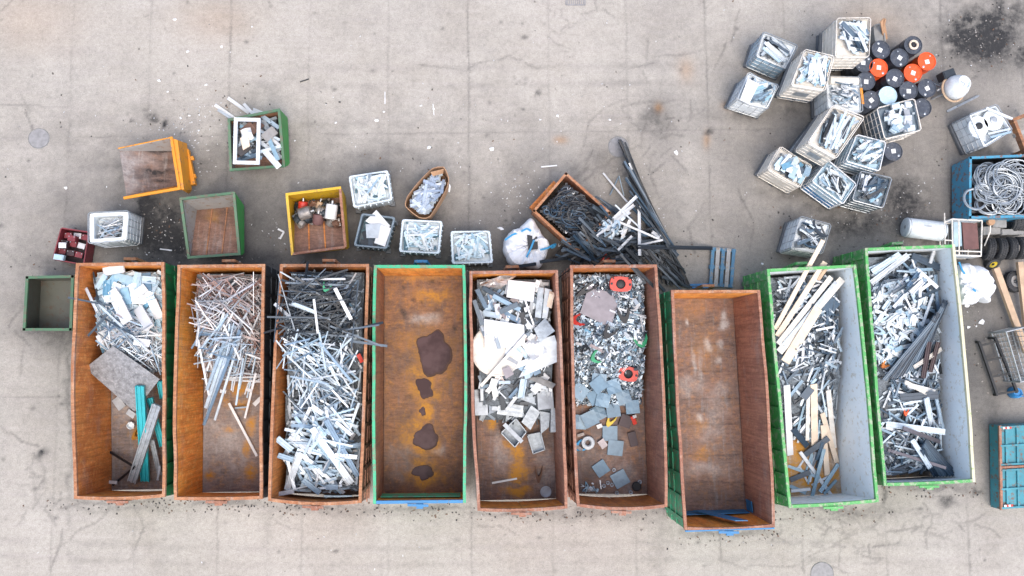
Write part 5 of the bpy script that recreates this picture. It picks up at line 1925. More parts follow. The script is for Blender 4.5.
# ------------------------------------------------------------------ pallet
q = [P(x, y, .14) for x, y in ((711, 247), (736.5, 249), (733.5, 287.5), (708.5, 286))]
pl = thing('wooden_pallet', 'blue pallet with worn pale slats on the ground', 'pallet', tuple((q[0]+q[2])/2*1)[:2]+(0,))
for t in (.04, .5, .96):
    mb = MB()
    a, b = q[0].lerp(q[3], t), q[1].lerp(q[2], t)
    mb.bar((a.x, a.y, .055), (b.x, b.y, .055), .1, .10)
    part('bearer', mb, 'pallet_blue', pl)
for i, u in enumerate((.09, .29, .5, .71, .91)):
    mb = MB()
    a, b = q[0].lerp(q[1], u), q[3].lerp(q[2], u)
    mb.bar((a.x, a.y, .119), (b.x, b.y, .119), .095 if i % 2 == 0 else .11, .025)
    part('slat', mb, 'pale_grey' if i % 2 else 'pallet_blue', pl)
hpoly([(p.x, p.y) for p in q], .13)
mb = MB()
mb.bar(P(690, 285, .06), P(711, 284.5, .06), .06)
mb.bar(P(692, 287.5, .06), P(712, 287, .06), .05)
single('blue_bar', mb, 'blue_paint', 'blue double bar on the ground beside the pallet', 'bar')


# ------------------------------------------------------------------ big bags
def big_bag(label, out_px, z, c_px, dip, straps, dark=None, seed=1):
    o = [P(x, y, z*.6) for x, y in out_px]
    c = P(*c_px, z)
    bg = thing('big_bag', label, 'bag', (c.x, c.y, 0))
    n = 80
    per = []
    m = len(o)
    for k in range(n):
        t = k/n*m
        i = int(t)
        f_ = t-i
        p0, p1, p2, p3 = o[(i-1) % m], o[i % m], o[(i+1) % m], o[(i+2) % m]
        per.append((.5*((2*p1)+(p2-p0)*f_+(2*p0-5*p1+4*p2-p3)*f_*f_+(3*p1-p0-3*p2+p3)*f_**3)))
    rings = []
    for kk, zz in ((.80, .0), (.93, .10), (.985, z*.35), (1.0, z*.6), (.96, z*.82), (.88, z*.95), (.74, z), (.55, z*.98), (.38, z*(1-dip*.4)), (.22, z*(1-dip*.8)), (.08, z*(1-dip))):
        ring = []
        for j, p in enumerate(per):
            v = c.xy+(p.xy-c.xy)*kk
            a = math.atan2(p.y-c.y, p.x-c.x)
            f_ = (vnoise(np.array([math.cos(a)*3+seed*5+9]), np.array([math.sin(a)*3+kk*2.5+9]))[0]-.5)
            f2 = (vnoise(np.array([math.cos(a)*8+seed+40]), np.array([math.sin(a)*8+kk*4+40]))[0]-.5)*2.2
            v = v+(v-c.xy)*(f_*.14+f2*.03)
            ring.append((v.x, v.y, max(0, zz+(f_*.28+f2*.07)*z*min(1, zz/z))))
        rings.append(ring)
    mb = MB()
    vs = [v for r_ in rings for v in r_]
    fs = [(a*n+j, a*n+(j+1) % n, (a+1)*n+(j+1) % n, (a+1)*n+j) for a in range(len(rings)-1) for j in range(n)]
    fs += [tuple(range(n))[::-1], tuple((len(rings)-1)*n+j for j in range(n))]
    mb.add(vs, fs, 0, True)
    part('fabric', mb, 'bag_white', bg)
    for s in straps:
        mb = MB()
        pts = [P(x, y, zz) for x, y, zz in s]
        for a, b in zip(pts, pts[1:]):
            mb.bar(a, b, .05, .02)
        part('strap', mb, 'strap_blue', bg)
    if dark:
        mb = MB()
        pts = [P(x, y, z*.93) for x, y in dark]
        mb.prism([(p.x, p.y) for p in pts], z*.86, z*.99)  # solid black block stands for the shade inside the bag's mouth
        part('opening_shade', mb, 'black', bg)
    hpoly([(p.x, p.y) for p in per[::6]], z)


big_bag('white big bag with blue straps and a dark opening, above the disc container', [(530, 219.5), (537, 224), (544, 238), (549.5, 250), (540, 267), (526, 268), (513, 267), (505, 256), (501.5, 244), (504, 238.5), (516, 229)], .85, (531, 245), .12,
        [[(505, 240, .84), (512, 235, .90), (522, 231, .90), (527, 228.5, .9), (531, 231, .88)], [(534, 240, .88), (531, 248, .88), (527, 256, .87), (526, 264, .75)], [(540, 250, .8), (548, 248, .78), (553, 245, .7), (556, 244, .6), (554, 247, .55), (551, 248, .5)]],
        [(527, 235), (537, 237), (538, 249), (528.5, 250)], 1)
big_bag('crumpled white big bag with blue loops outside the outermost green container', [(958, 264.5), (973, 264), (983, 271), (989, 280), (991.5, 290), (988, 302), (983, 301), (978, 298), (972, 303.5), (961, 303.5), (956, 290), (955, 275)], .62, (971, 284), .25,
        [[(959, 262, .6), (962, 270, .64), (965, 274, .64)], [(973, 289, .6), (978, 293, .6), (983, 296, .55), (989, 294, .5), (990, 297, .45), (985, 300, .4)]], None, 5)

# ------------------------------------------------------------------ battery crate
q = [P(x, y, .5) for x, y in ((61.5, 228.5), (88, 232.5), (83, 264), (53.5, 258.5))]
c = sum(q, Vector())/4
bc = thing('battery_crate', 'dark red crate of car batteries beside the small white tank', 'crate', (c.x, c.y, 0))
low = [Vector((p.x, p.y, .05)) for p in q]
for i in range(4):
    mb = MB()
    j = (i+1) % 4
    mb.slab([low[i], low[j], q[j], q[i]], .03, (low[i]+low[j])/2-Vector((c.x, c.y, .05)))
    part('crate_side', mb, 'battery_red', bc)
mb = MB()
mb.slab([p for p in low], .04, (0, 0, -1))
part('crate_floor', mb, 'battery_dark', bc)
hpoly([(p.x, p.y) for p in q], .5)
hpoly([(p.x, p.y) for p in shrink(q, .9)], .12)
bts = [(67, 235), (76, 235.5), (84, 237), (63, 242.5), (71.5, 243.5), (80, 245.5), (60.5, 251), (69, 252.5), (77.5, 254.5), (65, 246), (74, 239)]
for k, (x, y) in enumerate(bts):
    p = P(x, y, .4)
    zb_ = .12 if k < 9 else .345
    bt = thing('car_battery', 'red and black car battery packed in the dark red crate', 'battery', (p.x, p.y, zb_), 'car batteries in the crate')
    yw = -.16+R(-.15, .15)
    mb = MB()
    mb.box((p.x, p.y, zb_+.095), (.20, .155, .19), yw)
    part('case', mb, ('battery_dark', 'battery_red', 'dark_steel')[k % 3], bt)
    mb = MB()
    mb.box((p.x, p.y, zb_+.195), (.196, .15, .02), yw)
    part('lid', mb, ('battery_red', 'battery_white', 'battery_red', 'battery_dark')[k % 4], bt)
    for s in (-1, 1):
        mb = MB()
        v = Matrix.Rotation(yw, 4, 'Z') @ Vector((.07*s, .045, 0))
        mb.lathe([(.014, 0), (.012, .02), (.001, .021)], (p.x+v.x, p.y+v.y, zb_+.2), 8)
        part('terminal', mb, 'cap_steel', bt)
mb = MB()
p = P(58, 257, .62)
mb.box((p.x, p.y, .53), (.26, .15, .12), -.15)
mb.box((p.x, p.y, .60), (.22, .12, .02), -.15)
single('scrap_pack', mb, 'tank_blue', 'pale blue-grey pack on the corner of the battery crate', 'pack')

# ------------------------------------------------------------------ covers in the paving
for x, y, r_, lab in ((39, 138.5, 10.3, 'round manhole cover in the bare slabs beside a joint'), (618.5, 147, 11, 'round manhole cover under the tip of the dark bars'), (822, 574, 12, 'round manhole cover cut by the lower picture edge')):
    p = P(x, y, 0)
    k = CAMH/F
    mc = thing('manhole_cover', lab, 'manhole cover', (p.x, p.y, 0))
    mb = MB()
    mb.lathe([(r_*k*.93, 0), (r_*k*.93, .008), (.001, .008)], (p.x, p.y, 0), 40)
    part('plate', mb, 'cover_iron', mc)
    mb = MB()
    mb.tube([(p.x+r_*k*.97*math.cos(a), p.y+r_*k*.97*math.sin(a), .002) for a in np.linspace(0, 6.2832, 41)[:-1]], .012, 4, True)
    part('ring', mb, 'concrete_block', mc)
q = [P(x, y, 0) for x, y in ((566, -3), (585, -3), (585, 5), (566, 5))]
dg_ = thing('drain_grate', 'square iron drain grate at the upper picture edge', 'grate', tuple((q[0]+q[2])/2))
mb = MB()
for i in range(4):
    a, b = q[i], q[(i+1) % 4]
    mb.bar(a+Vector((0, 0, .006)), b+Vector((0, 0, .006)), .04, .012)
for t in np.linspace(.08, .92, 9):
    a, b = q[0].lerp(q[1], t), q[3].lerp(q[2], t)
    mb.bar(a+Vector((0, 0, .006)), b+Vector((0, 0, .006)), .025, .01)
part('grate', mb, 'cover_iron', dg_)


# ------------------------------------------------------------------ what lies in the big containers
def heap(Q, prof, mat, label, n, Lr, wr, tr, kinds, yaw, region=None, zr=1.0, bump=.1):
    """the unseen body of a heap: a lumpy core under small loose pieces, one mass.
    PROF: (v, height above the floor) along the container"""
    mb = MB()
    a = Q.inset(.13)
    vs_, hs_ = [p[0] for p in prof], [p[1] for p in prof]
    o, ln = Q.at(.5, 0), (Q.at(.5, 1)-Q.at(.5, 0)).length
    ay = Q.ay

    def hf(x, y):
        v = ((x-o.x)*ay.x+(y-o.y)*ay.y)/ln
        s = (x-o.x)*Q.ax.x+(y-o.y)*Q.ax.y
        return FLOORZ+np.interp(v, vs_, hs_)*(1+.05*np.cos(s*2.2))
    v1 = max(v for v, h in prof if h > .03)
    poly = [tuple(p) for p in (a[0], a[1], Q.at(1, v1)-Q.ax*.13-Q.ay*(.1 if v1 > .96 else 0), Q.at(0, v1)+Q.ax*.13-Q.ay*(.1 if v1 > .96 else 0))]
    if region:
        poly = [tuple(P(x, y, zr).xy) for x, y in region]
    mound(poly, hf, mb, .07, bump, 2.6)
    for _ in range(n):
        L = R(*Lr)
        y_ = yaw() if callable(yaw) else R(*yaw)
        q = pick(poly, Q.clip, L, y_)
        if q:
            put('', q[0], q[1], y_, L, R(*wr), R(*tr), random.choice(kinds), '', '', '', None, mb, .5)
    single('scrap_heap', mb, mat, label, None, kind='stuff')


def scatter(Q, name, reg, z, n, Lr, wr, tr, kinds, mats, yaw, label, cat, group, clip=True, relax=.6, maxslope=.4):
    pile(name, reg, z, n, Lr, wr, tr, kinds, mats, yaw, label, cat, group, Q.clip if clip else None, None, relax, maxslope)


ANY = (-3.15, 3.15)
# --- 1: blue-white offcuts, thin strips, a big grey sheet, turquoise panels
heap(C1, [(0, 1.25), (.14, 1.3), (.30, 1.15), (.40, .75), (.47, .25), (.5, 0)], 'p_blue', 'body of the offcut heap with turquoise panels below', 420, (.12, .4), (.03, .11), (.01, .04), ('flat', 'angle', 'channel'), ANY)
TOP1 = [(92, 268), (160, 266), (162, 340), (92, 318)]
scatter(C1, 'sheet_offcut', TOP1, 1.4, 125, (.18, .5), (.07, .24), (.015, .05), ('flat', 'flat', 'channel', 'ridge'), ('p_box', 'tank_blue', 'p_box', 'p_blue'), ANY, 'blue-white sheet offcut heaped above the big grey sheet', 'offcut', 'offcuts above the big grey sheet')
MID1 = [(95, 300), (160, 325), (162, 372), (92, 345)]
scatter(C1, 'thin_strip', MID1, 1.3, 150, (.35, 1.0), (.014, .036), (.015, .03), ('flat', 'angle', 'round'), ('p_white', 'p_ali', 'p_lead'), lambda: random.choice((random.gauss(-.75, .3), random.gauss(.4, .5), R(-3, 3))), 'thin pale strip tangled at the edge of the big grey sheet', 'strip', 'thin strips beside the big grey sheet')
for a, b, w in (((68, 297.5), (112, 306), 1.6), ((86, 288), (97, 311), 2.6), ((93.5, 272), (98, 300), 1.4), ((98, 304), (147, 350), 1.8), ((100, 316), (132, 334), 1.8), ((88, 336), (108, 314), 2), ((121, 330), (140, 352), 2)):
    lay('bright_strip', a, b, 2.0 if a[0] < 90 else 1.5, w, .03, 'channel', 'p_white', 'bright white strip on top of the tangle, some over the rim', 'strip', 'bright strips over the rim')
for a, b, w in (((117, 300), (128, 322), 11), ((138, 308), (150, 328), 10), ((152, 300), (160, 318), 9), ((112, 290), (119, 300), 9), ((146, 287), (134, 296), 8), ((104, 272), (124, 268), 8), ((134, 341), (150, 343.5), 7)):
    lay('white_board', a, b, 1.6, w, .05, 'flat', 'white_sheet', 'small white board lying on the blue-white offcuts', 'board', 'white boards on the offcuts', roll=.1)
sheet('grey_sheet', [(88, 368), (116, 346), (162, 379), (137, 411)], 1.0, .035, 'worn_sheet', 'big worn grey sheet lying askew across the container', 'sheet', tilt=(.12, .5, .3, -.1), n=8, lift=.16)
mb = MB()
for a, b, w, m, lab in (((140, 386), (145.5, 481), 8, 'turquoise', 'widest turquoise panel, under the long grey beam'), ((161, 381), (164, 398), 7, 'turquoise', 'short turquoise panel tip at the green wall'), ((150, 398), (163, 446), 5.5, 'turquoise', 'turquoise panel slanting to the green wall'),
                        ((152, 440), (160, 475), 4.5, 'steel_box', 'grey slanting profile beside the turquoise panels'), ((144, 396), (151, 430), 3, 'p_dark', 'dark narrow profile between the turquoise panels'),
                        ((157, 405), (132, 482), 8.5, 'steel_box', 'long grey beam lying over the widest turquoise panel')):
    lay('ribbed_board', a, b, .55, w, .09 if w > 5 else .05, 'ridge', m, lab, 'panel', roll=0)
for a, b, lab in (((110, 452), (133, 466), 'thin dark rod on the bare floor, upper of two crossing'), ((113, 485), (136, 466), 'thin dark rod on the bare floor, lower of two crossing')):
    lay('dark_rod', a, b, .3, 2, .04, 'flat', 'p_dark', lab, 'rod', roll=0)
lay('white_scrap', (108, 482), (117, 482.5), .3, 3, .03, 'flat', 'white_sheet', 'short white scrap at the lower wall below the dark rods', 'scrap', roll=0)
lay('pale_rod', (160, 466), (158, 480), .4, 2, .04, 'flat', 'p_lead', 'thin pale rod at the lower corner by the green wall', 'rod', roll=0)
for x, y, r_, m, lab, z0 in ((131, 425.5, .10, 'white_plastic', 'small white pot on the floor beside the turquoise panels', .24),):
    p = P(x, y, .3)
    mb = MB()
    mb.lathe([(r_*.85, 0), (r_, .02), (r_, .14), (r_*.86, .14), (r_*.84, .06), (.001, .06)], (p.x, p.y, .205), 20)
    single('white_pot', mb, m, lab, 'pot')
lay('orange_scrap', (133, 433), (139, 439), .3, 5, .08, 'bent', 'amber_stain', 'rusty orange scrap beside the white pot', 'scrap', roll=.2)
lay('torn_film', (116, 398), (123, 408), .4, 9, .05, 'flat', 'light_panel', 'pale torn film at the lower edge of the big grey sheet', 'film', roll=.2)
lay('torn_film', (128, 411), (135, 416), .4, 6, .05, 'flat', 'light_panel', 'smaller torn film under the corner of the big grey sheet', 'film', roll=.2)

# --- 2: pinkish thin profiles above, long pale ones below
heap(C2, [(0, 1.15), (.2, 1.1), (.35, .7), (.48, .2), (.56, 0)], 'p_pink', 'body of the heap of pinkish profiles', 380, (.25, .8), (.015, .045), (.012, .035), ('flat', 'angle', 'round'), ANY)
scatter(C2, 'thin_profile', [(198, 275), (261, 274), (261, 345), (196, 340)], 1.4, 240, (.4, 1.3), (.014, .042), (.018, .04), ('flat', 'angle', 'channel', 'round'), ('p_pink', 'p_pink', 'p_pink', 'p_ali'), lambda: random.choice((random.gauss(-.65, .4), random.gauss(-.7, .35), R(-3, 3), random.gauss(.8, .3))), 'thin pinkish-grey profile heaped at the top of the bright orange container', 'profile', 'thin profiles in the bright orange container')
scatter(C2, 'pale_profile', [(205, 330), (260, 335), (258, 385), (205, 380)], .8, 70, (.5, 1.4), (.018, .05), (.02, .04), ('flat', 'ridge', 'channel'), ('p_lead', 'p_ali', 'p_lead'), lambda: random.choice((random.gauss(1.2, .25), random.gauss(1.3, .2), random.gauss(-.1, .2), random.gauss(1.0, .5))), 'pale profile fanned out below the pinkish ones', 'profile', 'pale profiles in the bright orange container')
for a, b, w in (((232, 326), (206, 408), 3.2), ((236, 326), (208, 414), 3), ((240, 330), (204, 425), 2.5), ((242, 332), (215, 420), 2), ((228, 332), (207, 390), 2.6)):
    lay('long_profile', a, b, .9, w, .05, 'ridge', 'p_lead', 'long pale profile in the slanting bundle reaching the bare floor', 'profile', 'slanting bundle of long profiles', roll=0)
for a, b, w, lab in (((229, 403), (257, 456), 2.4, 'lone white bar lying slanted on the bare orange-stained floor'), ((256, 373), (245, 418), 2, 'white bar ending beside the lone slanted bar'), ((198, 339), (209, 395), 1.6, 'thin white rod running down beside the orange wall'),
                     ((246, 389), (252, 391), 3, 'tiny white offcut above the lone bar'), ((254, 405), (261, 398), 4, 'short white offcut by the far wall'), ((235, 408), (248, 407), 1.6, 'thin white wire across the floor above the lone bar'), ((220, 391), (226, 392), 3, 'tiny white offcut beside the slanting bundle')):
    lay('white_bar', a, b, .25, w, .03, 'flat', 'p_lead' if w < 2 else 'white_sheet', lab, 'bar', roll=0)

# --- 3: dark rods above, pale strips below, brimful
heap(C3, [(0, 1.45), (.25, 1.6), (.5, 1.3), (.75, 1.0), (.97, .85), (1, .8)], 'p_deep', 'body of the brimful heap of rods and strips', 380, (.3, 1.0), (.02, .06), (.02, .04), ('flat', 'channel'), ANY)
scatter(C3, 'pale_strip', [(283, 268), (366, 268), (364, 345), (280, 345)], 1.8, 90, (.4, 1.2), (.015, .05), (.02, .04), ('flat', 'channel', 'round'), ('p_lead', 'p_blue', 'p_deep'), ANY, 'pale strip lying among the dark rods of the brimful container', 'strip', 'pale strips among the dark rods')
scatter(C3, 'dark_rod', [(281, 268), (367, 268), (364, 340), (279, 340)], 1.9, 180, (.5, 1.9), (.016, .05), (.025, .05), ('flat', 'channel', 'round', 'angle'), ('p_dark', 'p_dark', 'p_deep'), lambda: random.choice((random.gauss(-.1, .25), random.gauss(.2, .3), R(-3, 3), random.gauss(1.3, .3))), 'dark rod heaped in the upper half of the brimful container', 'rod', 'dark rods in the brimful container')
scatter(C3, 'white_strip', [(279, 345), (364, 345), (362, 420), (276, 420)], 1.5, 220, (.35, 1.2), (.016, .046), (.02, .04), ('flat', 'channel', 'ridge'), ('p_white', 'p_white', 'p_lead', 'p_lead'), lambda: random.choice((random.gauss(-.75, .3), random.gauss(1.1, .35), random.gauss(-.5, .5), R(-3, 3))), 'white strip heaped halfway down the brimful container', 'strip', 'white strips in the brimful container')
scatter(C3, 'flat_profile', [(276, 415), (362, 410), (360, 497), (272, 497)], 1.2, 180, (.3, 1.0), (.04, .085), (.02, .045), ('ridge', 'channel', 'flat'), ('p_lead', 'p_box', 'p_lead', 'p_white'), lambda: random.choice((random.gauss(-.75, .25), random.gauss(-.75, .25), random.gauss(1.15, .25), random.gauss(-.1, .2))), 'broad grey-white profile at the lower end of the brimful container', 'profile', 'broad profiles in the brimful container')
for a, b, w in (((312, 428), (352, 483), 6), ((326, 420), (358, 476), 5), ((301, 453), (287, 490), 6), ((277, 438), (292, 450), 6), ((290, 436), (312, 452), 6), ((352, 497), (324, 497), 3.5), ((278, 455), (294, 460), 5), ((303, 480), (320, 493), 5), ((326, 487), (338, 487), 5), ((278, 494), (294, 491), 4), ((341, 447), (360, 445), 4), ((335, 455), (357, 457), 4)):
    lay('flat_profile', a, b, 1.3, w, .05, 'ridge', 'p_lead', 'broad grey-white profile at the lower end of the brimful container', 'profile', 'broad profiles in the brimful container', roll=.05)
for a, b, w, m in (((275, 304), (291, 318), 3, 'white_sheet'), ((267, 317), (330, 318), 1.6, 'p_dark'), ((264, 333), (300, 322), 1.8, 'p_dark'), ((280, 337), (306, 330), 1.6, 'p_dark'), ((285, 345), (310, 339), 1.4, 'p_lead'),
                   ((352, 330), (383, 322.5), 2.4, 'p_dark'), ((350, 341), (387, 346), 2.4, 'p_dark'), ((330, 326), (382, 346), 1.8, 'p_dark'), ((345, 330), (379, 325), 1.6, 'p_dark'), ((300, 266), (305, 260), 3, 'p_dark'), ((304, 288), (308, 262), 2.2, 'p_dark'),
                   ((335, 288), (351, 319), 3.4, 'white_sheet'), ((314, 299), (318, 333), 2, 'white_sheet'), ((302, 279.5), (345, 279), 1.8, 'white_sheet'), ((319, 342), (352, 382), 2.4, 'p_lead'), ((292, 303), (315, 312), 3, 'p_lead')):
    lay('crossing_rod', a, b, 2.15, w, .05, 'flat', m, 'rod lying on top of the brimful heap, several reaching past the rim', 'rod', 'rods across the rim of the brimful container', roll=0)
lay('red_scrap', (358, 354), (362, 362), 1.8, 4, .05, 'flat', 'red', 'red scrap between the dark rods at the inner wall', 'scrap')
lay('green_cable', (322, 287), (330, 290), 1.9, 3.5, .04, 'bent', 'green_plastic', 'green scrap among the dark rods near the top wall', 'scrap')

# --- 5: disc, panels and grey boxes
heap(C5, [(0, 1.3), (.3, 1.25), (.48, .85), (.58, .5), (.66, .1), (.68, 0)], 'p_deep', 'body of the heap of panels and boxes', 220, (.15, .5), (.03, .12), (.02, .06), ('flat', 'channel', 'angle'), ANY)
scatter(C5, 'grey_offcut', [(474, 280), (555, 275), (560, 350), (476, 350)], 1.5, 95, (.2, .6), (.04, .15), (.02, .06), ('flat', 'channel', 'ridge', 'angle'), ('p_ali', 'p_lead', 'p_deep', 'p_ali'), ANY, 'grey offcut between the panels of the disc container', 'offcut', 'grey offcuts in the disc container')
scatter(C5, 'grey_offcut', [(476, 352), (560, 352), (561, 395), (477, 390)], 1.2, 30, (.25, .6), (.08, .2), (.03, .08), ('flat', 'channel', 'ridge'), ('p_ali', 'p_lead', 'p_lead'), ANY, 'grey offcut between the panels of the disc container', 'offcut', 'grey offcuts in the disc container')
sheet('foil_sheet', [(479, 285), (500, 276), (520, 273), (500, 289)], 1.7, .03, 'foil', 'crumpled brownish foil against the top wall', 'sheet', crumple=.25)
sheet('grey_board', [(538, 287), (544, 288), (541, 318), (535, 317)], 1.6, .06, 'steel_box', 'narrow grey panel between the white square and its twin', 'panel')
sheet('grey_board', [(545, 288), (552, 290), (547, 319), (542, 318)], 1.6, .06, 'light_panel', 'narrow grey panel of the pair, nearer the outer wall', 'panel')
sheet('dull_scrap', [(552, 289), (557, 291), (554, 307), (549, 305)], 1.5, .06, 'timber_pale', 'yellowish pale scrap at the wall beside the narrow panels', 'scrap', crumple=.1)
for a, b, w in (((474, 300), (482, 325), 4), ((477, 290), (486, 308), 4.5), ((483, 288), (508, 302), 4), ((493, 296), (520, 310), 4), ((500, 312), (518, 304), 5)):
    lay('pale_duct', a, b, 1.7, w, .1, 'flat', 'p_white', 'pale duct piece beside the dark gap near the top wall', 'duct', 'duct pieces in the disc container')
p = P(497.5, 350, 1.75)
mb = MB()
rr = 26.5*(CAMH-1.75)/F
i_, j_ = hidx(p.x+np.linspace(-.5, .5, 9), np.full(9, p.y))
zz = max(1.35, float(HM[i_, j_].max())*.96)
dk = thing('white_disc', 'big white round disc in the brown container of panels', 'disc', (p.x, p.y, zz))
mb.lathe([(.001, 0), (rr*.98, 0), (rr, .015), (rr, .05), (rr*.985, .06), (rr*.9, .055), (.001, .065)], (p.x, p.y, zz), 48, axis=(.06, -.03, 1), caps=False)
part('plate', mb, 'white_warm', dk)
mb = MB()
mb.tube([(p.x+rr*.94*math.cos(a), p.y+rr*.94*math.sin(a), zz+.06-rr*.94*(.06*math.cos(a)-.03*math.sin(a))) for a in np.linspace(0, 6.2832, 49)[:-1]], .012, 5, True)
part('raised_edge', mb, 'white_warm', dk)
hpoly([(p.x+rr*math.cos(a), p.y+rr*math.sin(a)) for a in np.linspace(0, 6.2, 20)], zz+.08, 'max')
sheet('white_sheet', [(484, 319), (524, 325), (525, 345), (485, 350)], 1.9, .03, 'white_sheet', 'white square sheet lying on the big round disc', 'sheet', tilt=(.1, .05, 0, .02))
sheet('white_box', [(508.5, 280), (535.5, 282.5), (533.5, 302), (506.5, 297)], 1.8, .12, 'white_sheet', 'white boxy panel near the top wall, beside the narrow grey pair', 'panel', tilt=(.05, .05, .1, .05))
sheet('grey_plate', [(534, 329), (545, 318), (555, 331), (540, 342)], 1.5, .08, 'steel_box', 'grey square plate beside the white sheet and the outer wall', 'plate', tilt=(.1, .1, .2, .1))
sheet('pale_sheet', [(519, 378), (541, 339), (555, 335), (562.5, 360)], 1.5, .05, 'light_panel', 'large pale four-sided panel below the grey square plate', 'panel', tilt=(-.15, .15, .1, .0), crumple=.06)
sheet('crumpled_sheet', [(522, 346), (535, 334), (547, 352), (532, 361)], 1.8, .03, 'white_sheet', 'crumpled white sheet over the large pale panel', 'sheet', crumple=.35, n=8)
lay('white_rail', (526, 335), (481, 386), 1.9, 3, .05, 'flat', 'white_warm', 'long white rail lying across the round disc', 'rail', roll=0)
lay('thin_rail', (524, 297), (534, 326), 2.0, 1.6, .03, 'flat', 'p_ali', 'thin grey rail over the corner of the white square sheet', 'rail', roll=0)
sheet('brown_plate', [(502, 369), (509, 366), (514, 374), (506, 379)], 1.7, .04, 'mauve_plate', 'small brownish plate below the round disc', 'plate')
sheet('stone_scrap', [(526, 378), (540, 377), (556, 384), (552, 389)], 1.3, .08, 'concrete_block', 'rough grey flat scrap below the large pale panel', 'scrap', crumple=.15)


def metal_box(q, z0, h, label, tray=False, mat='steel_box', tilt=(0, 0, 0, 0)):
    """hollow or ribbed sheet-metal box; corners of its top at pixels"""
    z1 = z0+h
    t = [P(x, y, z1) for x, y in q]
    c = sum(t, Vector())/4
    rt = thing('metal_box', label, 'metal box', (c.x, c.y, z0))
    T = [Vector((p.x, p.y, z1+e)) for p, e in zip(t, tilt)]
    B = [Vector((p.x, p.y, z0+e*.8)) for p, e in zip(t, tilt)]
    mb = MB()
    if tray:
        for i in range(4):
            j = (i+1) % 4
            mb.slab([B[i], B[j], T[j], T[i]], .025, (c-(B[i]+B[j])/2)*1.0)
        mb.hexa(B, [p+Vector((0, 0, .03)) for p in B])
        part('shell', mb, mat, rt)
    else:
        mb.hexa(B, T)
        part('shell', mb, mat, rt)
        mb = MB()
        for s in (.25, .5, .75):
            a, b = T[0].lerp(T[3], s), T[1].lerp(T[2], s)
            a, b = a.lerp(b, .06), b.lerp(a, .06)
            mb.bar(a+Vector((0, 0, .006)), b+Vector((0, 0, .006)), .04, .012)
        part('rib', mb, mat, rt)
    hpoly([(p.x, p.y) for p in t], z1, 'max')


metal_box([(499, 396), (524, 402), (522, 417.5), (497, 414)], .22, .45, 'grey metal box just right of the split-lid box, ribbed top', tilt=(.1, .08, 0, 0))
metal_box([(474, 390), (487, 389), (488, 415), (474, 415.5)], .22, .5, 'pale metal box half against the container wall', mat='light_panel')
metal_box([(488, 389), (496, 389), (497, 411), (489, 414)], .22, .4, 'narrow grey metal box beside the pale one at the wall', tilt=(.1, 0, 0, .1))
metal_box([(520, 399), (524, 386), (537.5, 388), (536, 405)], .45, .4, 'grey metal box tucked under the rough scrap', mat='steel_box')
metal_box([(536.5, 388), (552.5, 387), (554, 408), (538, 410)], .45, .45, 'pale square metal box in the right-angled pair', mat='light_panel', tilt=(.1, 0, 0, .1))
metal_box([(531, 405), (540, 412), (530.5, 430), (521.5, 422)], .22, .4, 'grey metal box leaning below the pale square box', tilt=(.1, .1, 0, 0))
metal_box([(540, 411), (550, 413), (549, 427), (541, 434)], .22, .35, 'grey metal box beside the wall, between two taller ones')
metal_box([(551, 408), (556.5, 408.5), (556, 432), (550.5, 432.5)], .22, .45, 'tall narrow grey metal box against the outer wall')
metal_box([(500.5, 433), (516, 418), (527, 432), (515, 448)], .22, .4, 'open grey metal box above the smaller tray', tray=True)
metal_box([(527, 435), (541, 432), (545.5, 450), (533, 454.5)], .22, .2, 'shallow grey metal tray, lowest of the boxes', tray=True)
lay('grey_flap', (504, 424), (522, 442), .75, 4, .03, 'flat', 'light_panel', 'pale flap lying in the open grey metal box', 'flap')
lay('white_strip', (492, 483), (517, 478.5), .25, 1.8, .03, 'flat', 'white_sheet', 'white strip lying alone on the amber-stained floor', 'strip', roll=0)
p = P(546, 492, .25)
mb = MB()
mb.lathe([(.001, 0), (.15, 0), (.155, .01), (.155, .03), (.14, .035), (.13, .028), (.001, .028)], (p.x, p.y, .204), 28, caps=False)
single('pale_disc', mb, 'light_panel', 'small pale round lid on the floor near the lower wall', 'lid')
lay('rusty_lump', (535, 476), (542, 476), .3, 7, .1, 'bent', 'scrap_brown', 'brown rusty lump on the floor above the pale round lid', 'lump', roll=.3)

# --- 6: shreds, plates
heap(C6, [(0, .95), (.3, .95), (.42, .6), (.52, .25), (.6, .05), (.62, 0)], 'p_shred', 'glittering metal shreds heaped in the plate container', 3600, (.04, .13), (.016, .06), (.02, .05), ('flat', 'angle', 'channel', 'bent', 'bent'), ANY, bump=.12)
scatter(C6, 'metal_shred', [(574, 270), (640, 270), (641, 372), (576, 372)], 1.1, 110, (.10, .26), (.04, .11), (.02, .05), ('flat', 'angle', 'bent', 'channel'), ('p_shred', 'p_blue', 'p_shred', 'p_dark'), ANY, 'larger metal shred lying on the glittering heap', 'shred', 'larger shreds on the glittering heap')
for a, b, w in (((620, 296), (634, 299), 1.4), ((618, 308), (646, 318), 1.6), ((640, 315), (643, 332), 1.4), ((624, 312), (646, 316), 1), ((590, 345), (604, 352), 3)):
    lay('thin_bar', a, b, 1.2, w, .02, 'flat', 'p_ali', 'thin bar sticking out of the glittering shreds', 'bar', 'thin bars on the shreds')
sheet('mauve_plate', [(589, 285.5), (620, 296), (611, 327.5), (580, 313)], 1.3, .04, 'mauve_plate', 'large dark mauve plate lying on the shreds', 'plate', tilt=(.1, .1, .1, .1))
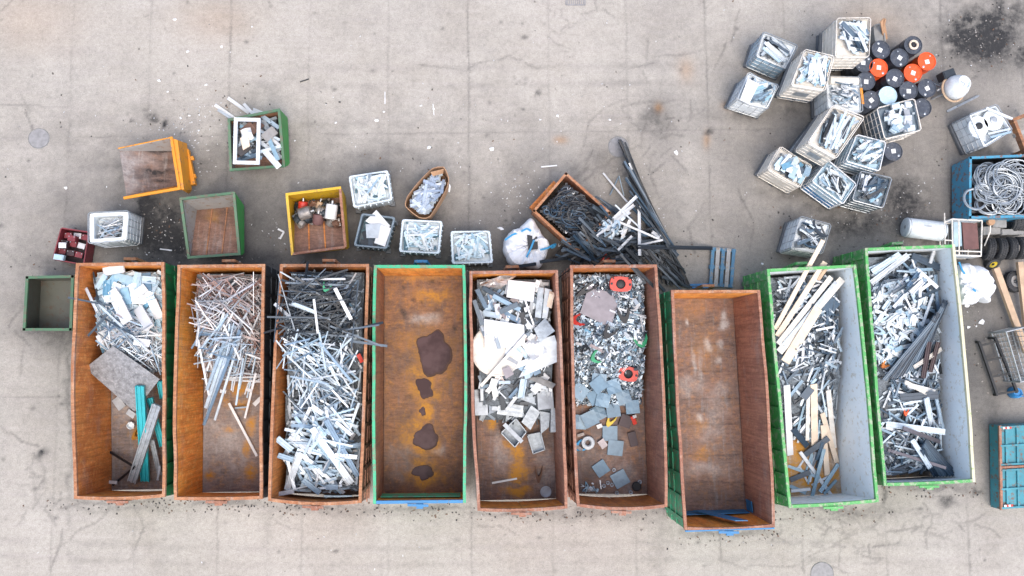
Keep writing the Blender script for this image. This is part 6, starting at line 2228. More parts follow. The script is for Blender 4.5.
for x, y, r_, sz, lab in ((618.5, 285, .27, (.62, .42), 'red square frame with black round core near the top wall'), (630.5, 374, .26, (.56, .42), 'red frame with dark hole, lower one above the blue-grey plates')):
    p = P(x, y, 1.15)
    i_, j_ = hidx(p.x, p.y)
    zz = float(HM[i_, j_])+.05
    rt = thing('red_fitting', lab, 'frame', (p.x, p.y, zz))
    yw = -.05 if y < 300 else -.2
    mb = MB()
    M = Matrix.Translation((p.x, p.y, zz+.07)) @ Matrix.Rotation(yw, 4, 'Z') @ Matrix.Rotation(.12, 4, 'X')
    k = 20
    out_, inn_ = [], []
    for j in range(k):
        a = 2*math.pi*j/k
        q = max(abs(math.cos(a)), abs(math.sin(a)))**.6
        out_.append(Vector((math.cos(a)/q*sz[0]*.48, math.sin(a)/q*sz[1]*.48, 0)))
        inn_.append(Vector((math.cos(a)*r_*.48, math.sin(a)*r_*.48, 0)))
    vs = [M @ (v+Vector((0, 0, dz))) for dz in (-.06, .06) for v in out_] + [M @ (v+Vector((0, 0, dz))) for dz in (-.06, .06) for v in inn_]
    fs = []
    for j in range(k):
        j2 = (j+1) % k
        fs += [(j, j2, k+j2, k+j), (2*k+j2, 2*k+j, 3*k+j, 3*k+j2), (k+j, k+j2, 3*k+j2, 3*k+j), (j2, j, 2*k+j, 2*k+j2)]
    mb.add(vs, fs)
    part('ring', mb, 'red', rt)
    mb = MB()
    mb.lathe([(r_*.46, -.05), (r_*.46, .02), (r_*.3, .05 if y < 300 else -.02), (.001, .05 if y < 300 else -.03)], M.translation, 20, axis=M.to_3x3() @ Vector((0, 0, 1)))
    part('core', mb, 'black', rt)
    mb = MB()
    for s in (-1, 1):
        v = M @ Vector((s*sz[0]*.40, 0, .065))
        mb.lathe([(.035, 0), (.03, .02), (.001, .022)], v, 10)
        v = M @ Vector((s*sz[0]*.34, sz[1]*.36, .065))
        mb.lathe([(.025, 0), (.02, .02), (.001, .022)], v, 10)
    part('bolt', mb, 'dark_steel', rt)
    hpoly([tuple((M @ v).xy) for v in out_], zz+.13, 'max')
for a, b, w, m, lab in (((574, 315), (577, 326), 5, 'red', 'red scrap pressed to the wall beside the mauve plate'), ((635, 345), (648, 341), 5, 'green_plastic', 'green-edged pale piece at the outer wall'), ((592, 352), (596, 364), 4, 'green_plastic', 'small green scrap among the shreds above the plates'), ((603, 330), (613, 337), 6, 'black', 'black scrap just below the mauve plate'), ((582, 288), (586, 294), 10, 'black', 'black casing beside the upper corner of the mauve plate'), ((618, 318), (630, 316), 7, 'black', 'black casing between the mauve plate and the outer wall')):
    lay('coloured_scrap', a, b, 1.15, w, .06, 'bent', m, lab, 'scrap')
lay('white_slip', (638, 342), (646, 344.5), 1.2, 3, .02, 'flat', 'white_sheet', 'white slip on the green-edged piece', 'slip')
BP = [(599, 381, 19, 11, 'at the top of the plate group, wide'), (595, 397, 0, 0, ''), (580, 392, 0, 0, ''), (598.7, 384.7, 0, 0, ''), (613.4, 386.6, 0, 0, ''), (623.7, 397, 0, 0, ''), (613.4, 410.5, 0, 0, ''), (632.6, 407, 0, 0, ''),
      (598.7, 412.8, 0, 0, ''), (579, 422, 0, 0, ''), (590, 419, 0, 0, ''), (610, 433.4, 0, 0, ''), (615.5, 448, 0, 0, ''), (601, 468.6, 0, 0, ''), (620.2, 479, 0, 0, ''), (603, 400, 0, 0, '')]
for k, (x, y, *_r) in enumerate(BP):
    s = R(6.6, 7.6)
    a0 = [.1, -.5, .6, .9, -.3, -.35, -.15, -.1, -.45, .05, -.45, 0, .1, -.6, -.5, .2, .5, -.7, .15, -.2][k]+.785
    q = [(x+s*1.414*math.cos(a0+i*1.571), y+s*1.414*math.sin(a0+i*1.571)) for i in range(4)]
    lab = {11: 'blue-grey plate lying on the floor just above a lower overlapping one', 12: 'blue-grey plate touching the one above it on the bare floor', 13: 'blue-grey plate alone on the floor, corner up, beside the lowest', 14: 'lowest blue-grey plate, near the black round lid'}.get(k, 'square blue-grey plate in the overlapping group below the shreds')
    sheet('square_plate', q, .5, .05, 'blue_plate', lab, 'plate', None if k in (11, 12, 13, 14) else 'overlapping blue-grey plates', tilt=tuple(R(-.02, .12) for _ in range(4)) if k not in (11, 12, 13, 14) else (0, .02, .03, .02), n=2)
p = P(636.6, 486.6, .27)
mb = MB()
mb.lathe([(.001, 0), (.12, 0), (.13, .02), (.13, .07), (.11, .09), (.001, .085)], (p.x, p.y, .204), 24, caps=False)
single('black_disc', mb, 'black', 'black round lid on the floor near the lower corner', 'lid')
for a, b, w, t, kd, m, lab in (((631, 432), (634.5, 446), 8, .08, 'flat', 'battery_dark', 'dark oblong piece on the bare floor beside the plates'), ((620, 419), (631, 423), 12, .1, 'flat', 'battery_dark', 'dark reddish casing below the outermost plate of the group'), ((632, 416), (635, 424), 4, .06, 'flat', 'red', 'red fragment beside the dark reddish casing'),
                               ((606, 420), (613, 424), 6, .07, 'bent', 'yellow_plastic', 'yellowish fragment between two plates'), ((600, 440), (605, 447), 7, .06, 'flat', 'mauve_plate', 'brown plate peeking out beside the lower plates'), ((576, 442), (581, 452), 5, .06, 'bent', 'strap_blue', 'blue fragment at the wall beside the pale round casing'),
                               ((597, 427), (602, 425), 4, .05, 'flat', 'white_sheet', 'white chip above the lower plates'), ((633, 417), (636, 416), 3, .04, 'flat', 'white_sheet', 'white chip beside the red fragment'), ((600, 480), (601, 489), 1.2, .03, 'flat', 'p_ali', 'thin upright bar in the lower corner'), ((584, 491), (598, 490.5), 1.4, .03, 'flat', 'p_ali', 'thin bar along the lower wall')):
    lay('floor_scrap', a, b, .3, w, t, kd, m, lab, 'scrap', roll=.05)
p = P(588, 443, .3)
cs_ = thing('round_casing', 'pale round casing with a hole, at the wall below the plates', 'casing', (p.x, p.y, .2))
mb = MB()
mb.lathe([(.07, 0), (.19, 0), (.2, .03), (.18, .11), (.10, .12), (.07, .08)], (p.x, p.y, .205), 22, caps=False)
part('shell', mb, 'light_panel', cs_)
mb = MB()
mb.bar((p.x-.28, p.y+.2, .24), (p.x-.1, p.y+.26, .3), .08)
mb.bar((p.x-.3, p.y-.1, .24), (p.x-.16, p.y-.2, .3), .09)
part('bracket', mb, 'foil', cs_)
for (cx, cy, n_) in ((588, 490, 34),):
    for k in range(n_):
        x, y = cx+random.gauss(0, 4.5), cy+random.gauss(0, 3.5)
        if not (581 < x < 600 and 478 < y < 490):
            continue
        lay('metal_chip', (x, y), (x+R(-3, 3), y+R(-3, 2)), .25, R(1.5, 3.5), .04, random.choice(('bent', 'flat')), 'p_blue', 'bluish metal chip in the small pile in the lower corner', 'chip', 'chips in the lower corner')
for x, y in ((604, 486), (608, 483), (617, 493), (631, 492.5), (640, 482), (614, 470), (612, 485)):
    p = P(x, y, .25)
    mb = MB()
    mb.lathe([(.025, 0), (.055, 0), (.06, .03), (.05, .05), (.025, .04)], (p.x, p.y, .204), 12, caps=False)
    single('small_nut', mb, 'light_panel', 'small pale ring scattered near the lowest plates', 'ring', 'small pale rings on the floor')

# --- 8: white and dark scrap under long planks
heap(C8, [(0, 1.15), (.3, 1.1), (.5, .75), (.62, .4), (.75, .12), (.9, .02), (.92, 0)], 'p_deep', 'body of the white and dark scrap under the planks', 320, (.15, .5), (.02, .07), (.02, .04), ('flat', 'channel'), ANY)
scatter(C8, 'plastic_profile', [(777, 282), (842, 280), (846, 375), (785, 380)], 1.3, 245, (.18, .6), (.022, .07), (.02, .045), ('flat', 'channel', 'ridge', 'angle'), ('p_white', 'p_mix', 'p_white', 'p_slate'), ANY, 'white or dark profile piece heaped beneath the long planks', 'profile', 'profile pieces beneath the long planks')
scatter(C8, 'floor_profile', [(785, 380), (840, 380), (846, 495), (795, 497)], .6, 40, (.3, .9), (.03, .08), (.02, .04), ('flat', 'channel', 'ridge'), ('p_mix', 'p_white', 'p_box'), lambda: random.choice((random.gauss(1.4, .25), random.gauss(1.1, .4), R(-3, 3))), 'pale profile piece thinly spread toward the lower end', 'profile', 'profile pieces near the lower end of the plank container')
for a, b, w, m, kd, lab in (((786.5, 385), (790, 455), 6.5, 'white_sheet', 'flat', 'wide white plank standing along the left-hand green wall'), ((813.5, 384), (814.5, 446), 7, 'timber_pale', 'flat', 'wide pinkish plank down the middle of the lower half'), ((808, 396), (807, 440), 3.5, 'white_warm', 'flat', 'narrow pale plank beside the wide pinkish one'),
                            ((828, 390), (834, 448), 5, 'white_warm', 'flat', 'pale plank beside the white inner wall'), ((822, 413), (836.5, 462), 5, 'timber_pale', 'flat', 'pinkish plank slanting toward the lower wall'), ((823, 425), (827, 475), 5.5, 'timber_pale', 'flat', 'pinkish plank below the slate boards'),
                            ((793, 429), (807, 446), 6, 'p_slate', 'flat', 'slate-dark board on the orange-stained floor, upper one'), ((803, 456), (828.5, 438), 5.5, 'p_slate', 'flat', 'slate-dark board meeting the upper one at a corner'), ((817, 460), (823, 442), 4, 'p_slate', 'flat', 'short slate board upright beside the two crossing ones'),
                            ((800, 452), (831, 495), 3.4, 'p_box', 'ridge', 'long pale blue strip crossing down to the lower wall'), ((788, 466), (820, 478), 3, 'p_box', 'ridge', 'pale blue strip lying across the stained floor'), ((812, 497), (824, 449), 3.4, 'p_box', 'ridge', 'pale blue strip standing up the floor between the planks'),
                            ((820, 492), (838, 464), 3.6, 'p_box', 'ridge', 'pale blue strip at the lower inner corner'), ((824, 494), (836, 480), 2.5, 'p_box', 'ridge', 'short pale blue strip under the corner one'), ((790, 486), (806, 493), 3.5, 'p_box', 'channel', 'pale channel in the lower left-hand corner'), ((791, 491), (810, 489), 3, 'white_sheet', 'flat', 'white strip along the lower wall'),
                            ((790, 480), (810, 472), 5, 'p_slate', 'flat', 'dark strips corner piece at the lower end'), ((803, 398), (811, 388), 8, 'p_slate', 'flat', 'broad slate plate above the pinkish plank'), ((825, 312), (835, 300), 13, 'p_slate', 'flat', 'broad slate sheet beside the inner pale wall')):
    lab = lab.replace('left-hand ', '').replace('lower left', 'lower')
    lay('floor_plank' if 'plank' in lab else 'floor_strip', a, b, .5 if a[1] > 380 else 1.3, w, .045, kd, m, lab, 'plank' if 'plank' in lab else 'strip', roll=0)
for a, b, w, m, lab in (((842, 279), (779, 352), 7.5, 'white_warm', 'long white plank lying nearest the pale inner wall'), ((831, 277), (778, 344), 5.5, 'white_warm', 'long white plank next to the timber pair'), ((836, 282), (783, 345), 4, 'light_panel', 'narrow grey-white plank between the two long white ones'),
                        ((825, 262), (777, 336), 5.5, 'timber_pale', 'shorter plank of the timber pair poking over the top rim'), ((823, 240), (775, 329), 4.5, 'timber_pale', 'longest timber plank poking over the rim to the lone tank'), ((818, 308), (785, 362), 9.5, 'timber_pale', 'broad short timber plank under the white ones'), ((826.5, 268), (818, 280), 3, 'timber', 'short dark timber end beside the plank tips')):
    lay('long_plank', a, b, 2.1, w, .05, 'flat', m, lab, 'plank', roll=.0)

# --- 9: white offcuts, dark bundles
heap(C9, [(0, 1.35), (.4, 1.25), (.7, .95), (.95, .7), (1, .6)], 'p_deep', 'body of the white offcuts and dark bundles', 340, (.15, .5), (.02, .08), (.02, .05), ('flat', 'channel'), ANY)
scatter(C9, 'white_offcut', [(873, 285), (925, 280), (925, 350), (880, 368)], 1.6, 200, (.10, .36), (.04, .13), (.02, .06), ('flat', 'bent', 'channel', 'angle'), ('offcut_white', 'p_white', 'offcut_white', 'p_box'), ANY, 'small white offcut heaped along the outer wall of the dark-bundle container', 'offcut', 'white offcuts in the dark-bundle container')
scatter(C9, 'plastic_profile', [(872, 256), (945, 254), (948, 310), (905, 310)], 1.7, 45, (.35, 1.0), (.04, .1), (.02, .045), ('flat', 'channel', 'ridge'), ('p_mix', 'p_lead', 'p_white'), lambda: random.choice((random.gauss(.65, .3), random.gauss(1.3, .4), random.gauss(-.5, .4))), 'profile piece near the top wall of the dark-bundle container', 'profile', 'upper profiles in the dark-bundle container')
scatter(C9, 'mixed_profile', [(885, 372), (938, 360), (950, 474), (892, 478)], 1.3, 195, (.25, .75), (.022, .07), (.02, .045), ('flat', 'channel', 'ridge'), ('p_white', 'p_lead', 'p_slate', 'p_white'), lambda: random.choice((random.gauss(-.15, .3), random.gauss(1.2, .35), random.gauss(-.8, .3), R(-3, 3))), 'white or dark profile piece in the lower half under the slate bundle', 'profile', 'lower profiles in the dark-bundle container')
for k in range(13):
    t = k/12
    lay('slate_profile', (946-13*t+R(-1, 1), 300+22*t), (921-34*t+R(-3, 3), 366+14*t), 1.75, 4.2, .05, 'ridge', 'p_slate', 'slate-dark profile in the diagonal bundle across the middle', 'profile', 'diagonal slate bundle', roll=0)
for k in range(8):
    t = k/7
    lay('slate_rail', (925+12*t*.4-8*t, 440+10*t), (957-22*t, 475+1*t), 1.4, 3.6, .05, 'ridge', 'p_slate', 'slate-dark rail in the small bundle pointing to the lower corner', 'rail', 'small slate bundle at the lower corner', roll=0)
for a, b, w, m, lab in (((941, 349), (914, 367), 4, 'white_warm', 'bright white bar on the slate bundle'), ((908, 255), (871, 283), 6, 'light_panel', 'wide pale profile slanting to the top corner'), ((900, 254), (872, 272), 6, 'p_lead', 'pale profile above the wide slanting one'), ((912, 256), (940, 268), 7, 'p_slate', 'dark board at the top wall'), ((934, 251), (930, 263), 3, 'white_sheet', 'short white bar leaning on the top wall'),
                        ((942, 270), (944, 295), 2.5, 'p_lead', 'thin pale bar beside the inner pale wall'), ((922, 280), (910, 292), 8, 'white_sheet', 'white plate below the dark board'), ((908, 385), (935, 392), 5, 'white_sheet', 'white bar below the diagonal bundle'), ((905, 382), (934, 397), 4, 'white_warm', 'white bar crossing the one below the bundle'), ((900, 398), (938, 395), 8, 'p_slate', 'broad slate board across the lower half'),
                        ((926, 398), (932, 428), 5.5, 'p_lead', 'upright pale profile beside the inner wall'), ((936, 398), (943, 430), 3, 'p_lead', 'thin pale profile along the inner wall'), ((886, 424), (945, 432), 6, 'p_lead', 'long pale profile lying across the lower half'), ((903, 428), (940, 442), 4, 'mauve_plate', 'brownish bar under the long pale profile'), ((888, 450), (946, 468), 3, 'mauve_plate', 'long brownish bar near the lower wall'),
                        ((930, 480-12), (912, 440), 5, 'p_lead', 'pale profile standing near the lower wall'), ((923, 378), (929, 342), 5, 'battery_dark', 'wine-brown bar within the slate bundle'), ((938, 342), (930, 372), 4.5, 'battery_dark', 'second wine-brown bar nearer the pale wall')):
    lay('top_bar', a, b, 1.7 if a[1] < 380 else 1.4, w, .05, 'ridge', m, lab, 'bar', roll=0)
lay('orange_scrap', (903, 412), (908, 413), 1.5, 4, .05, 'bent', 'drum_orange', 'orange scrap among dark profiles', 'scrap')
lay('rusty_scrap', (882, 362), (886, 368), 1.5, 4, .05, 'bent', 'rust_orange', 'rusty scrap at the wall below the white offcuts', 'scrap')

# ------------------------------------------------------------------ skip of profiles and window frame
mb = MB()
qq = [tuple(P(x, y, .5).xy) for x, y in ((236, 124), (279, 117), (281, 156), (237, 158))]
mound(qq, lambda x, y: .62+0*x, mb, .07, .12, 3)
for _ in range(60):
    L, y_ = R(.2, .6), R(-3, 3)
    g_ = pick(qq, qq, L, y_)
    if g_:
        put('', g_[0], g_[1], y_, L, R(.03, .1), R(.02, .04), 'flat', '', '', '', None, mb, .5)
single('loose_scrap', mb, 'p_deep', 'scrap filling up the window-frame skip', None, kind='stuff')
for a, b, w, m, lab in (((215, 105), (234, 118), 3.4, 'white_sheet', 'white profile poking out of the skip, lower of two'), ((228, 98), (249, 113), 3.4, 'white_sheet', 'white profile poking out of the skip, upper of two'), ((218, 110), (232, 119), 2.5, 'light_panel', 'pale profile just under the lower poking one'),
                        ((262, 120), (281, 150), 5, 'steel_box', 'grey profile at the green wall beside the window frame'), ((258, 128), (280, 146), 3, 'white_sheet', 'white profile beside the window frame'), ((256, 139), (282, 158), 3.5, 'light_panel', 'pale profile crossing low beside the window frame'), ((264, 150), (279, 167), 6, 'p_box', 'pale blue plate at the corner of the skip'),
                        ((246, 125), (280, 140), 2.5, 'p_lead', 'thin pale bar behind the window frame'), ((240, 158), (262, 147), 3, 'p_slate', 'dark bar showing through the window frame'), ((238, 152), (262, 158), 3.5, 'p_lead', 'pale bar low inside the window frame'), ((252, 112), (262, 116), 9, 'white_sheet', 'white piece above the window frame corner'),
                        ((244, 104), (262, 124), 3, 'white_sheet', 'white profile over the upper rim beside the frame'), ((262, 116), (279, 128), 4, 'p_lead', 'pale profile high against the green wall'), ((258, 140), (274, 128), 3, 'white_sheet', 'white profile slanting up beside the frame'), ((260, 152), (282, 146), 3, 'p_box', 'pale blue bar across toward the green wall'),
                        ((266, 132), (278, 160), 4, 'p_box', 'pale blue profile running down by the green wall'), ((240, 126), (257, 133), 3, 'p_blue', 'bluish bar seen through the frame, upper'), ((239, 146), (256, 138), 3, 'p_box', 'pale blue bar seen through the frame, middle'), ((238, 160), (257, 155), 4, 'p_slate', 'slate bar seen through the frame, lowest')):
    lay('skip_profile', a, b, .8, w, .05, 'ridge', m, lab, 'profile', roll=0)
for x, y in ((248, 130), (244, 150), (270, 135), (256, 128)):
    lay('brown_scrap', (x-6, y+4), (x+5, y-5), .5, 9, .05, 'flat', 'p_engine', 'brown flat scrap at the bottom of the window-frame skip', 'scrap', 'brown scrap in the window-frame skip')
q = [P(x, y, 1.05) for x, y in ((236, 119.5), (259, 120), (258, 163), (235, 162.5))]
wf = thing('white_casement', 'white empty window frame lying on the skip', 'window frame', tuple(q[0].lerp(q[2], .5)))
i_, j_ = hidx(np.array([p.x for p in q]), np.array([p.y for p in q]))
zz = max(.95, float(HM[i_, j_].max()))+.05
for i in range(4):
    a, b = q[i], q[(i+1) % 4]
    a, b = Vector((a.x, a.y, zz)), Vector((b.x, b.y, zz))
    e = (b-a).normalized()*.045
    mb = MB()
    if i % 2:
        mb.bar(a+e*1.01, b-e*1.01, .09, .07)
    else:
        mb.bar(a-e, b+e, .09, .07)
    part('frame_bar', mb, 'white_plastic', wf)
sheet('white_rag', [(240, 130), (250, 127), (254, 138), (243, 142)], .7, .03, 'white_sheet', 'white crumpled piece seen through the window frame', 'scrap', crumple=.2)
sheet('beige_board', [(240, 138), (248, 134), (250, 146), (243, 150)], .6, .03, 'timber_pale', 'beige board seen through the window frame', 'board')

# ------------------------------------------------------------------ engine parts in the yellow skip
for k in range(34):
    x, y = R(297, 340), R(203, 224)
    c = P(x, y, .4)
    i_, j_ = hidx(c.x, c.y)
    z0 = float(HM[i_, j_])
    rt = thing('engine_part', 'greasy brown engine part heaped in the yellow skip', 'engine part', (c.x, c.y, z0), 'engine parts in the yellow skip')
    m = random.choice(('machine_brown', 'machine_grey', 'scrap_brown', 'dark_steel', 'dark_steel'))
    yw = R(0, 3)
    s = R(.16, .30)
    mb = MB()
    M = Matrix.Translation((c.x, c.y, z0+s*.5)) @ Euler((R(-.4, .4), R(-.4, .4), yw)).to_matrix().to_4x4()
    mb.lathe([(s*.3, -s*.6), (s*.55, -s*.5), (s*.6, 0), (s*.5, s*.1), (s*.52, s*.4), (s*.25, s*.5), (s*.2, s*.7)], M.translation, 14, axis=M.to_3x3() @ Vector((1, .2, .3)))
    part('casing', mb, m, rt)
    mb = MB()
    mb.box(None, (s*1.1, s*.5, s*.35), M=M @ Matrix.Translation((0, s*.35, 0)))
    mb.box(None, (s*.3, s*.9, s*.3), M=M @ Matrix.Translation((s*.4, 0, s*.2)))
    part('flange', mb, random.choice(('dark_steel', 'machine_grey', m)), rt)
    hpoly([(c.x+s*.5*math.cos(t), c.y+s*.5*math.sin(t)) for t in np.linspace(0, 6, 8)], z0+s*.6, 'max')
for x, y, r_, ln, m, ax, lab in ((302, 205, .13, .26, 'red', (.1, 1, .3), 'red canister among the engine parts'), (332.5, 213, .16, .42, 'label_white', (.15, 1, .2), 'pale dirty motor housing among the engine parts'), (318, 206, .09, .3, 'timber', (.3, 1, .2), 'rusty tan cylinder among the engine parts'), (306, 214, .17, .34, 'machine_grey', (1, .3, .1), 'grey-brown motor lying across the engine parts'), (318, 219, .15, .3, 'plate_wine', (.1, 1, .4), 'reddish brown motor at the front of the heap')):
    c = P(x, y, .6)
    i_, j_ = hidx(c.x, c.y)
    z0 = float(HM[i_, j_])
    rt = thing('motor', lab, 'motor', (c.x, c.y, z0))
    v = Vector(ax).normalized()
    mb = MB()
    mb.lathe([(r_*.5, 0), (r_*.9, .01), (r_, .04), (r_, ln-.04), (r_*.9, ln-.01), (r_*.5, ln)], Vector((c.x, c.y, z0+r_*.9))-v*ln/2, 18, axis=v)
    part('casing', mb, m, rt)
    mb = MB()
    mb.lathe([(r_*.2, 0), (r_*.2, .09)], Vector((c.x, c.y, z0+r_*.9))+v*ln/2, 10, axis=v)
    part('shaft', mb, 'cap_steel', rt)

# ------------------------------------------------------------------ cables in the rusty skip
pp = [Vector((P(x, y, 1.0).x, P(x, y, 1.0).y)) for x, y in ((567, 180), (605, 214), (578, 245), (538, 211))]
mb = MB()
hpoly(pp, .75)
mound([tuple(p) for p in pp], lambda x, y: .93+0*x, mb, .07, .1, 3)
single('cable_mass', mb, 'cable_black', 'black cables filling up the rusty skip', None, kind='stuff')


def cable(cx, cy, z, L, r_, label, name, mat, group, spread=.0, clip=None, flat=.12):
    a = R(0, 6.28)
    curv = R(-2.4, 2.4)
    pts = []
    x, y = cx, cy
    n = int(L/.09)
    for k in range(n):
        curv += R(-.9, .9)
        curv *= .95
        a += curv*.09
        nx_, ny_ = x+math.cos(a)*.09, y+math.sin(a)*.09
        if clip is not None and not inside(clip, np.array([nx_]), np.array([ny_]))[0]:
            a += 2.0
            nx_, ny_ = x+math.cos(a)*.09, y+math.sin(a)*.09
            if not inside(clip, np.array([nx_]), np.array([ny_]))[0]:
                break
        x, y = nx_, ny_
        i_, j_ = hidx(x, y)
        pts.append((x, y, float(HM[i_, j_])+r_+abs(math.sin(k*.35+cx*9))*flat))
    if len(pts) < 4:
        return
    for p in pts:
        i_, j_ = hidx(p[0], p[1])
        HM[i_, j_] = max(HM[i_, j_], min(p[2], HM[i_, j_]+r_*1.2))
    m = MB()
    m.tube(pts, r_, 5)
    single(name, m, mat, label, 'cable', group)


def coil(x, y, rpx, turns, r_, label, group=None, z=.8, name='wire_coil', wob=.1, tilt=.1, mat='wire_grey', cat='coil', ell=.92):
    c = P(x, y, z)
    R0 = rpx*(CAMH-z)/F
    pts = []
    ph = R(0, 6)
    for k in range(int(turns*26)):
        a = 2*math.pi*k/26+ph
        t = k/26
        rad = R0*(1+wob*math.sin(t*2.1+ph)*.6+R(-.02, .02))
        ox, oy = wob*R0*math.sin(t*1.7+ph), wob*R0*math.cos(t*1.3+ph)
        pts.append((c.x+ox+rad*math.cos(a), c.y+oy+rad*math.sin(a)*ell, z+tilt*math.sin(a+ph)*R0+.02*math.sin(t*5)+.012*t))
    m = MB()
    m.tube(pts, r_, 5)
    single(name, m, mat, label, cat, group)


clipc = [tuple(c) for c in shrink(pp, .98)]
for k in range(150):
    for _ in range(20):
        q = pick([tuple(p) for p in pp], None, 0, 0)
        rr = R(.10, .42)
        t8 = np.linspace(0, 6.28, 9)
        if q and inside(clipc, q[0]+rr*np.cos(t8), q[1]+rr*np.sin(t8)).all():
            px_, py_ = project3(np.array([q[0]]), np.array([q[1]]), np.array([1.0]))
            coil(float(px_[0]), float(py_[0]), rr*.82*F/(CAMH-1), R(.45, 1.3), R(.011, .02), 'black cable tangled in the rusty skip', 'black cables in the skip', z=R(.96, 1.1), name='black_cable', wob=.3, tilt=R(.1, .4), mat=random.choice(('cable_black', 'cable_black', 'p_dark', 'p_slate')), cat='cable', ell=R(.5, 1))
            break
for k in range(40):
    q = pick([tuple(P(x, y, .4).xy) for x, y in ((572, 247), (604, 216), (618, 232), (588, 258))], None, 0, 0)
    cable(q[0], q[1], .4, R(.6, 1.6), .015, 'black cable spilling over beside the rusty skip', 'loose_cable', 'cable_black', 'black cables beside the skip', flat=.2)
for x, y in ((568, 189), (547, 209), (580, 226), (566, 232), (590, 209), (573, 193), (559, 245)):
    lay('white_chip', (x-1, y), (x+1.5, y+1), 1.1, 1.6, .02, 'bent', 'litter_white', 'white chip lying on the black cables', 'chip', 'white chips on the cables')

# ------------------------------------------------------------------ dark bars fanned on the ground
def fan(a0, a1, b0, b1, n, name, mats, label, group, w=(2, 3.6), z=.1, jit=2.0):
    for k in range(n):
        t = R(0, 1)
        a = (a0[0]+(a1[0]-a0[0])*t+R(-jit, jit), a0[1]+(a1[1]-a0[1])*t+R(-jit, jit))
        b = (b0[0]+(b1[0]-b0[0])*t+R(-jit, jit), b0[1]+(b1[1]-b0[1])*t+R(-jit, jit))
        lay(name, a, b, z, R(*w), R(.03, .06), random.choice(('flat', 'channel', 'ridge')), random.choice(mats), label, 'bar', group, .7)


fan((620, 137), (629, 160), (690, 285), (662, 283), 26, 'dark_bar', ('p_dark',), 'long dark bar in the bundle running from the manhole cover', 'long dark bars fanned on the ground', w=(1.1, 2.2), jit=2.5)
fan((624, 150), (631, 205), (667, 238), (677, 258), 22, 'dark_bar', ('p_dark', 'p_dark', 'p_slate'), 'long dark bar in the bundle running from the manhole cover', 'long dark bars fanned on the ground', w=(1.1, 2.2), jit=2.5)
for k in range(90):
    cx, cy = R(560, 645), R(230, 264)
    a = random.choice((random.gauss(.45, .3), random.gauss(-.6, .3), random.gauss(.15, .25)))
    L = R(10, 24)
    pa, pb = (cx-math.cos(a)*L, cy+math.sin(a)*L), (cx+math.cos(a)*L, cy-math.sin(a)*L)
    if max(pa[1], pb[1]) > 266 or min(pa[0], pb[0]) < 548:
        continue
    if min(pa[1], pb[1]) < 236-(cx-575)*.55 and cx < 625 or min(pa[1], pb[1]) < 222:
        continue
    lay('black_profile', pa, pb, .25, R(1.2, 2.8), R(.03, .05), random.choice(('flat', 'channel', 'ridge')), random.choice(('p_dark', 'p_dark', 'p_dark', 'p_slate')), 'black profile strewn between the rusty skip and the containers', 'profile', 'black profiles below the rusty skip')
for k in range(26):
    cx, cy = R(636, 680), R(250, 284)
    a = random.gauss(-.75, .12)
    L = R(12, 26)
    lay('black_profile', (cx-math.cos(a)*L, cy+math.sin(a)*L), (cx+math.cos(a)*L*.6, cy-math.sin(a)*L*.6), .2, R(1.2, 2.8), .045, 'ridge', 'p_dark', 'black profile strewn between the rusty skip and the containers', 'profile', 'black profiles below the rusty skip')
for y0, y1 in ((245.5, 247.5), (248, 249.2)):
    lay('thin_dark_beam', (638, y0), (712, y1), .1, 1.9, .05, 'flat', 'p_dark', 'long thin dark beam reaching to the blue pallet', 'beam', 'two thin beams reaching to the pallet', roll=0)
for x0, y0, r_ in ((516, 268, 3), (548, 262, 3)):
    lay('black_profile', (x0-8, y0), (x0+20, y0-4), .2, r_, .05, 'ridge', 'p_dark', 'black profile strewn between the rusty skip and the containers', 'profile', 'black profiles below the rusty skip')
for k in range(46):
    t = R(-.1, 1.1)
    ex, ey = 609-32*t, 214+37*t
    pa = (ex-R(4, 16)+R(-3, 3), ey-R(4, 15))
    pb = (ex+R(6, 24), ey+R(3, 17))
    if pb[1] > 264:
        continue
    lay('black_profile', pa, pb, .8, R(1.1, 2.6), R(.025, .045), random.choice(('flat', 'channel', 'ridge', 'round')), random.choice(('p_dark', 'p_dark', 'p_dark', 'p_slate')), 'black profile strewn between the rusty skip and the containers', 'profile', 'black profiles below the rusty skip', .6, maxslope=1.2)
# white profiles on the dark ones
for a, b, w, lab in (((637.5, 195.5), (603, 229), 3.2, 'white profile of the slanting bundle, uppermost'), ((634, 205), (599, 232), 3.2, 'white profile of the slanting bundle, second'), ((630, 212), (606, 230), 3, 'white profile of the slanting bundle, shortest'), ((625, 214), (597, 236), 2.6, 'white profile of the slanting bundle, lowest'),
                     ((639, 206), (639.5, 255.5), 3, 'white upright bar on the dark bundle'), ((618, 221.5), (662, 240.5), 2, 'thin white bar crossing the upright one'), ((637.5, 245.5), (663, 240), 1.8, 'thin white bar meeting the crossing one at its tip'), ((603, 173), (627, 202), 1.7, 'thin white rod reaching up from the bundle'),
                     ((615, 205), (640, 228), 1.4, 'thin white wire under the slanting bundle'), ((622, 238), (630, 220), 3, 'short white piece below the slanting bundle'), ((618, 250), (632, 236), 2.4, 'short pale piece among the black profiles'), ((619, 176), (610, 195), .9, 'very thin pale wire beside the long white rod'), ((619, 176), (624, 196), .9, 'very thin pale wire bent down from the other'),
                     ((652, 232), (660, 237), 3.4, 'white stub at the crossing tip'), ((629, 163), (632, 170), 1.6, 'tiny white scrap on the dark bundle')):
    lay('white_profile', a, b, .25, w, .04, 'channel', 'white_sheet' if w > 1.5 else 'p_lead', lab, 'profile', roll=0)
